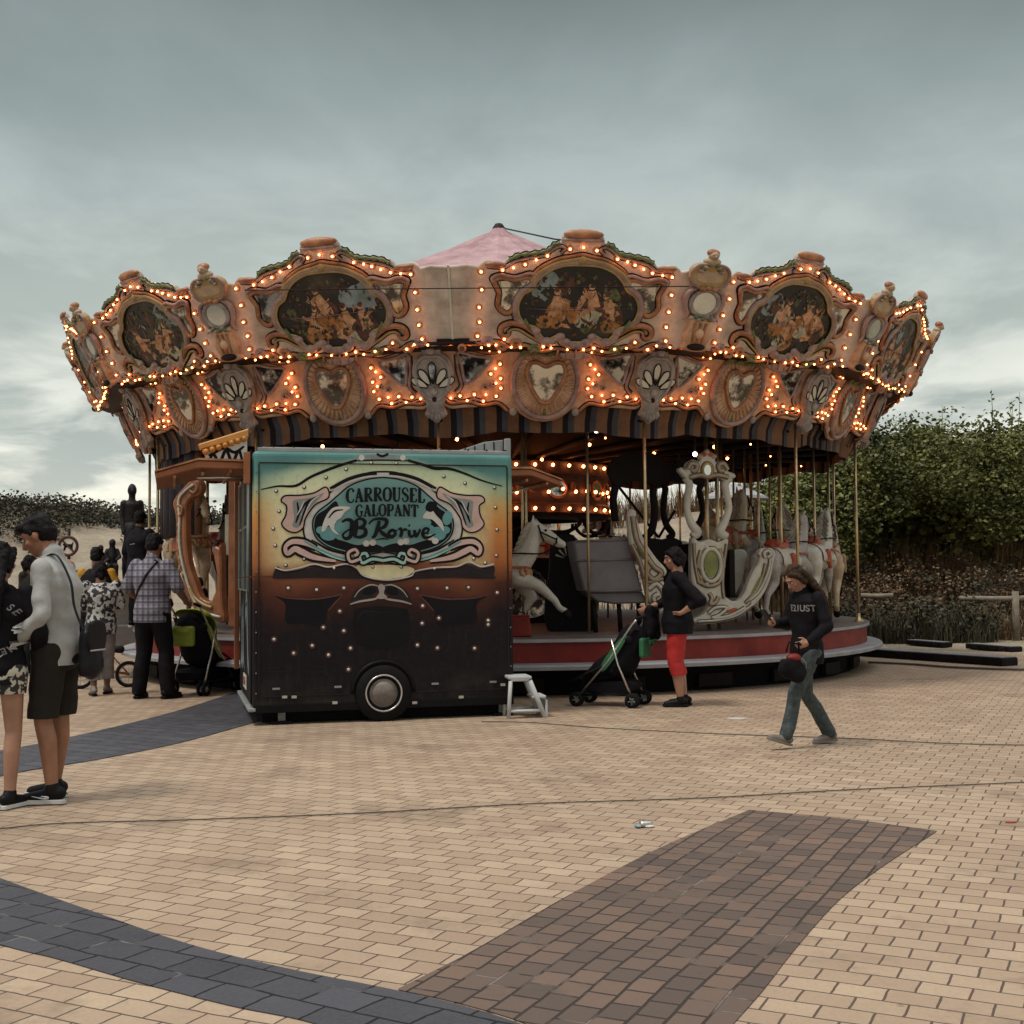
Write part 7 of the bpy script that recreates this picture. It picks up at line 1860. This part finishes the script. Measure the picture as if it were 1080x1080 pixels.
mb = MB(); mb.tube([(-.16, 0, .165), (-.10, 0, .42), (-.08, 0, .52)], .016, 'awning_orange', 8); mb.tube([(-.10, 0, .40), (.16, 0, .22), (.42, 0, .165)], .016, 'awning_orange', 8); mb.tube([(.16, 0, .22), (.22, 0, .46)], .016, 'awning_orange', 8); mb.tube([(.22, 0, .40), (.42, 0, .165)], .010, 'awning_orange', 8); build(mb, 'frame', bk)
mb = MB(); mb.tube(cr([(-.06, -.2, .56), (-.08, -.08, .54), (-.08, .08, .54), (-.06, .2, .56)], 4), .013, 'bar_black', 6); build(mb, 'handlebar', bk)
mb = MB(); mb.cap((.16, 0, .48), (.32, 0, .48), .03, .05, 'leather'); build(mb, 'saddle', bk)
# ------------------------------------------------------------------ bronze statue
q = P(138, 560, 24.0)
stt = thing('statue', 'dark bronze statue of a standing man with children on a stone plinth', 'statue', (q.x, q.y, 0), R(200))
mb = MB(); mb.box((0, 0, .25), (1.7, 1.2, .5), 'stone', ch=.03); mb.box((0, 0, .85), (1.3, .9, .75), 'stone', ch=.03); mb.box((0, 0, 1.26), (1.45, 1.0, .09), 'stone', ch=.02); build(mb, 'plinth', stt)
ps = dict(STAND); zb = 1.30
mb = MB(); off = V((-.02, 0, zb)); A = lambda v: V(v)*1.06+off
mb.ell(A((0, .02, 1.64)), (.085, .10, .12), 'bronze'); mb.cap(A((0, 0, 1.56)), A((0, 0, 1.42)), .06, .07, 'bronze'); mb.ell(A((0, .12, 1.62)), (.02, .03, .03), 'bronze')
torso(mb, 'bronze', dict(STAND, fat=.85, pel=A((0, 0, .93)), che=A((0, 0, 1.27)), nek=A((0, 0, 1.47)), shoL=A(STAND['shoL']), shoR=A(STAND['shoR'])), .0)
mb.chain([A((0, 0, .95)), A((0, 0, .55)), A((0, 0, .30))], [.15, .155, .16], 'bronze')
for s in (-1, 1):
    mb.chain([A((s*.14, 0, 1.40)), A((s*.165, -.02, 1.14)), A((s*.15, .06, .92))], [.07, .06, .045], 'bronze'); mb.ell(A((s*.15, .08, .88)), (.04, .04, .06), 'bronze')
    mb.chain([A((s*.09, 0, .4)), A((s*.10, 0, .06)), A((s*.10, .15, .04))], [.09, .07, .05], 'bronze')
organic(mb, 'standing_figure', stt, .016, 2, .008, 10)
for dx, dy, sc_ in ((.34, .12, .58), (.55, .2, .5), (-.42, .15, .5)):
    mb = MB(); B = lambda v: V((v[0]*sc_+dx, v[1]*sc_+dy, v[2]*sc_+zb))
    mb.ell(B((0, .02, 1.25)), (.11*sc_, .12*sc_, .14*sc_), 'bronze'); mb.chain([B((0, 0, 1.1)), B((0, 0, .8)), B((0, 0, .5))], [.10*sc_, .17*sc_, .16*sc_], 'bronze')
    for s in (-1, 1):
        mb.chain([B((s*.16, 0, 1.02)), B((s*.24, .1, .8)), B((s*.12, .26, .7))], [.06*sc_, .055*sc_, .045*sc_], 'bronze'); mb.chain([B((s*.1, 0, .5)), B((s*.11, .3, .5)), B((s*.11, .3, .06)), B((s*.11, .42, .05))], [.10*sc_, .08*sc_, .06*sc_, .06*sc_], 'bronze')
    organic(mb, 'child_figure', stt, .014, 2)
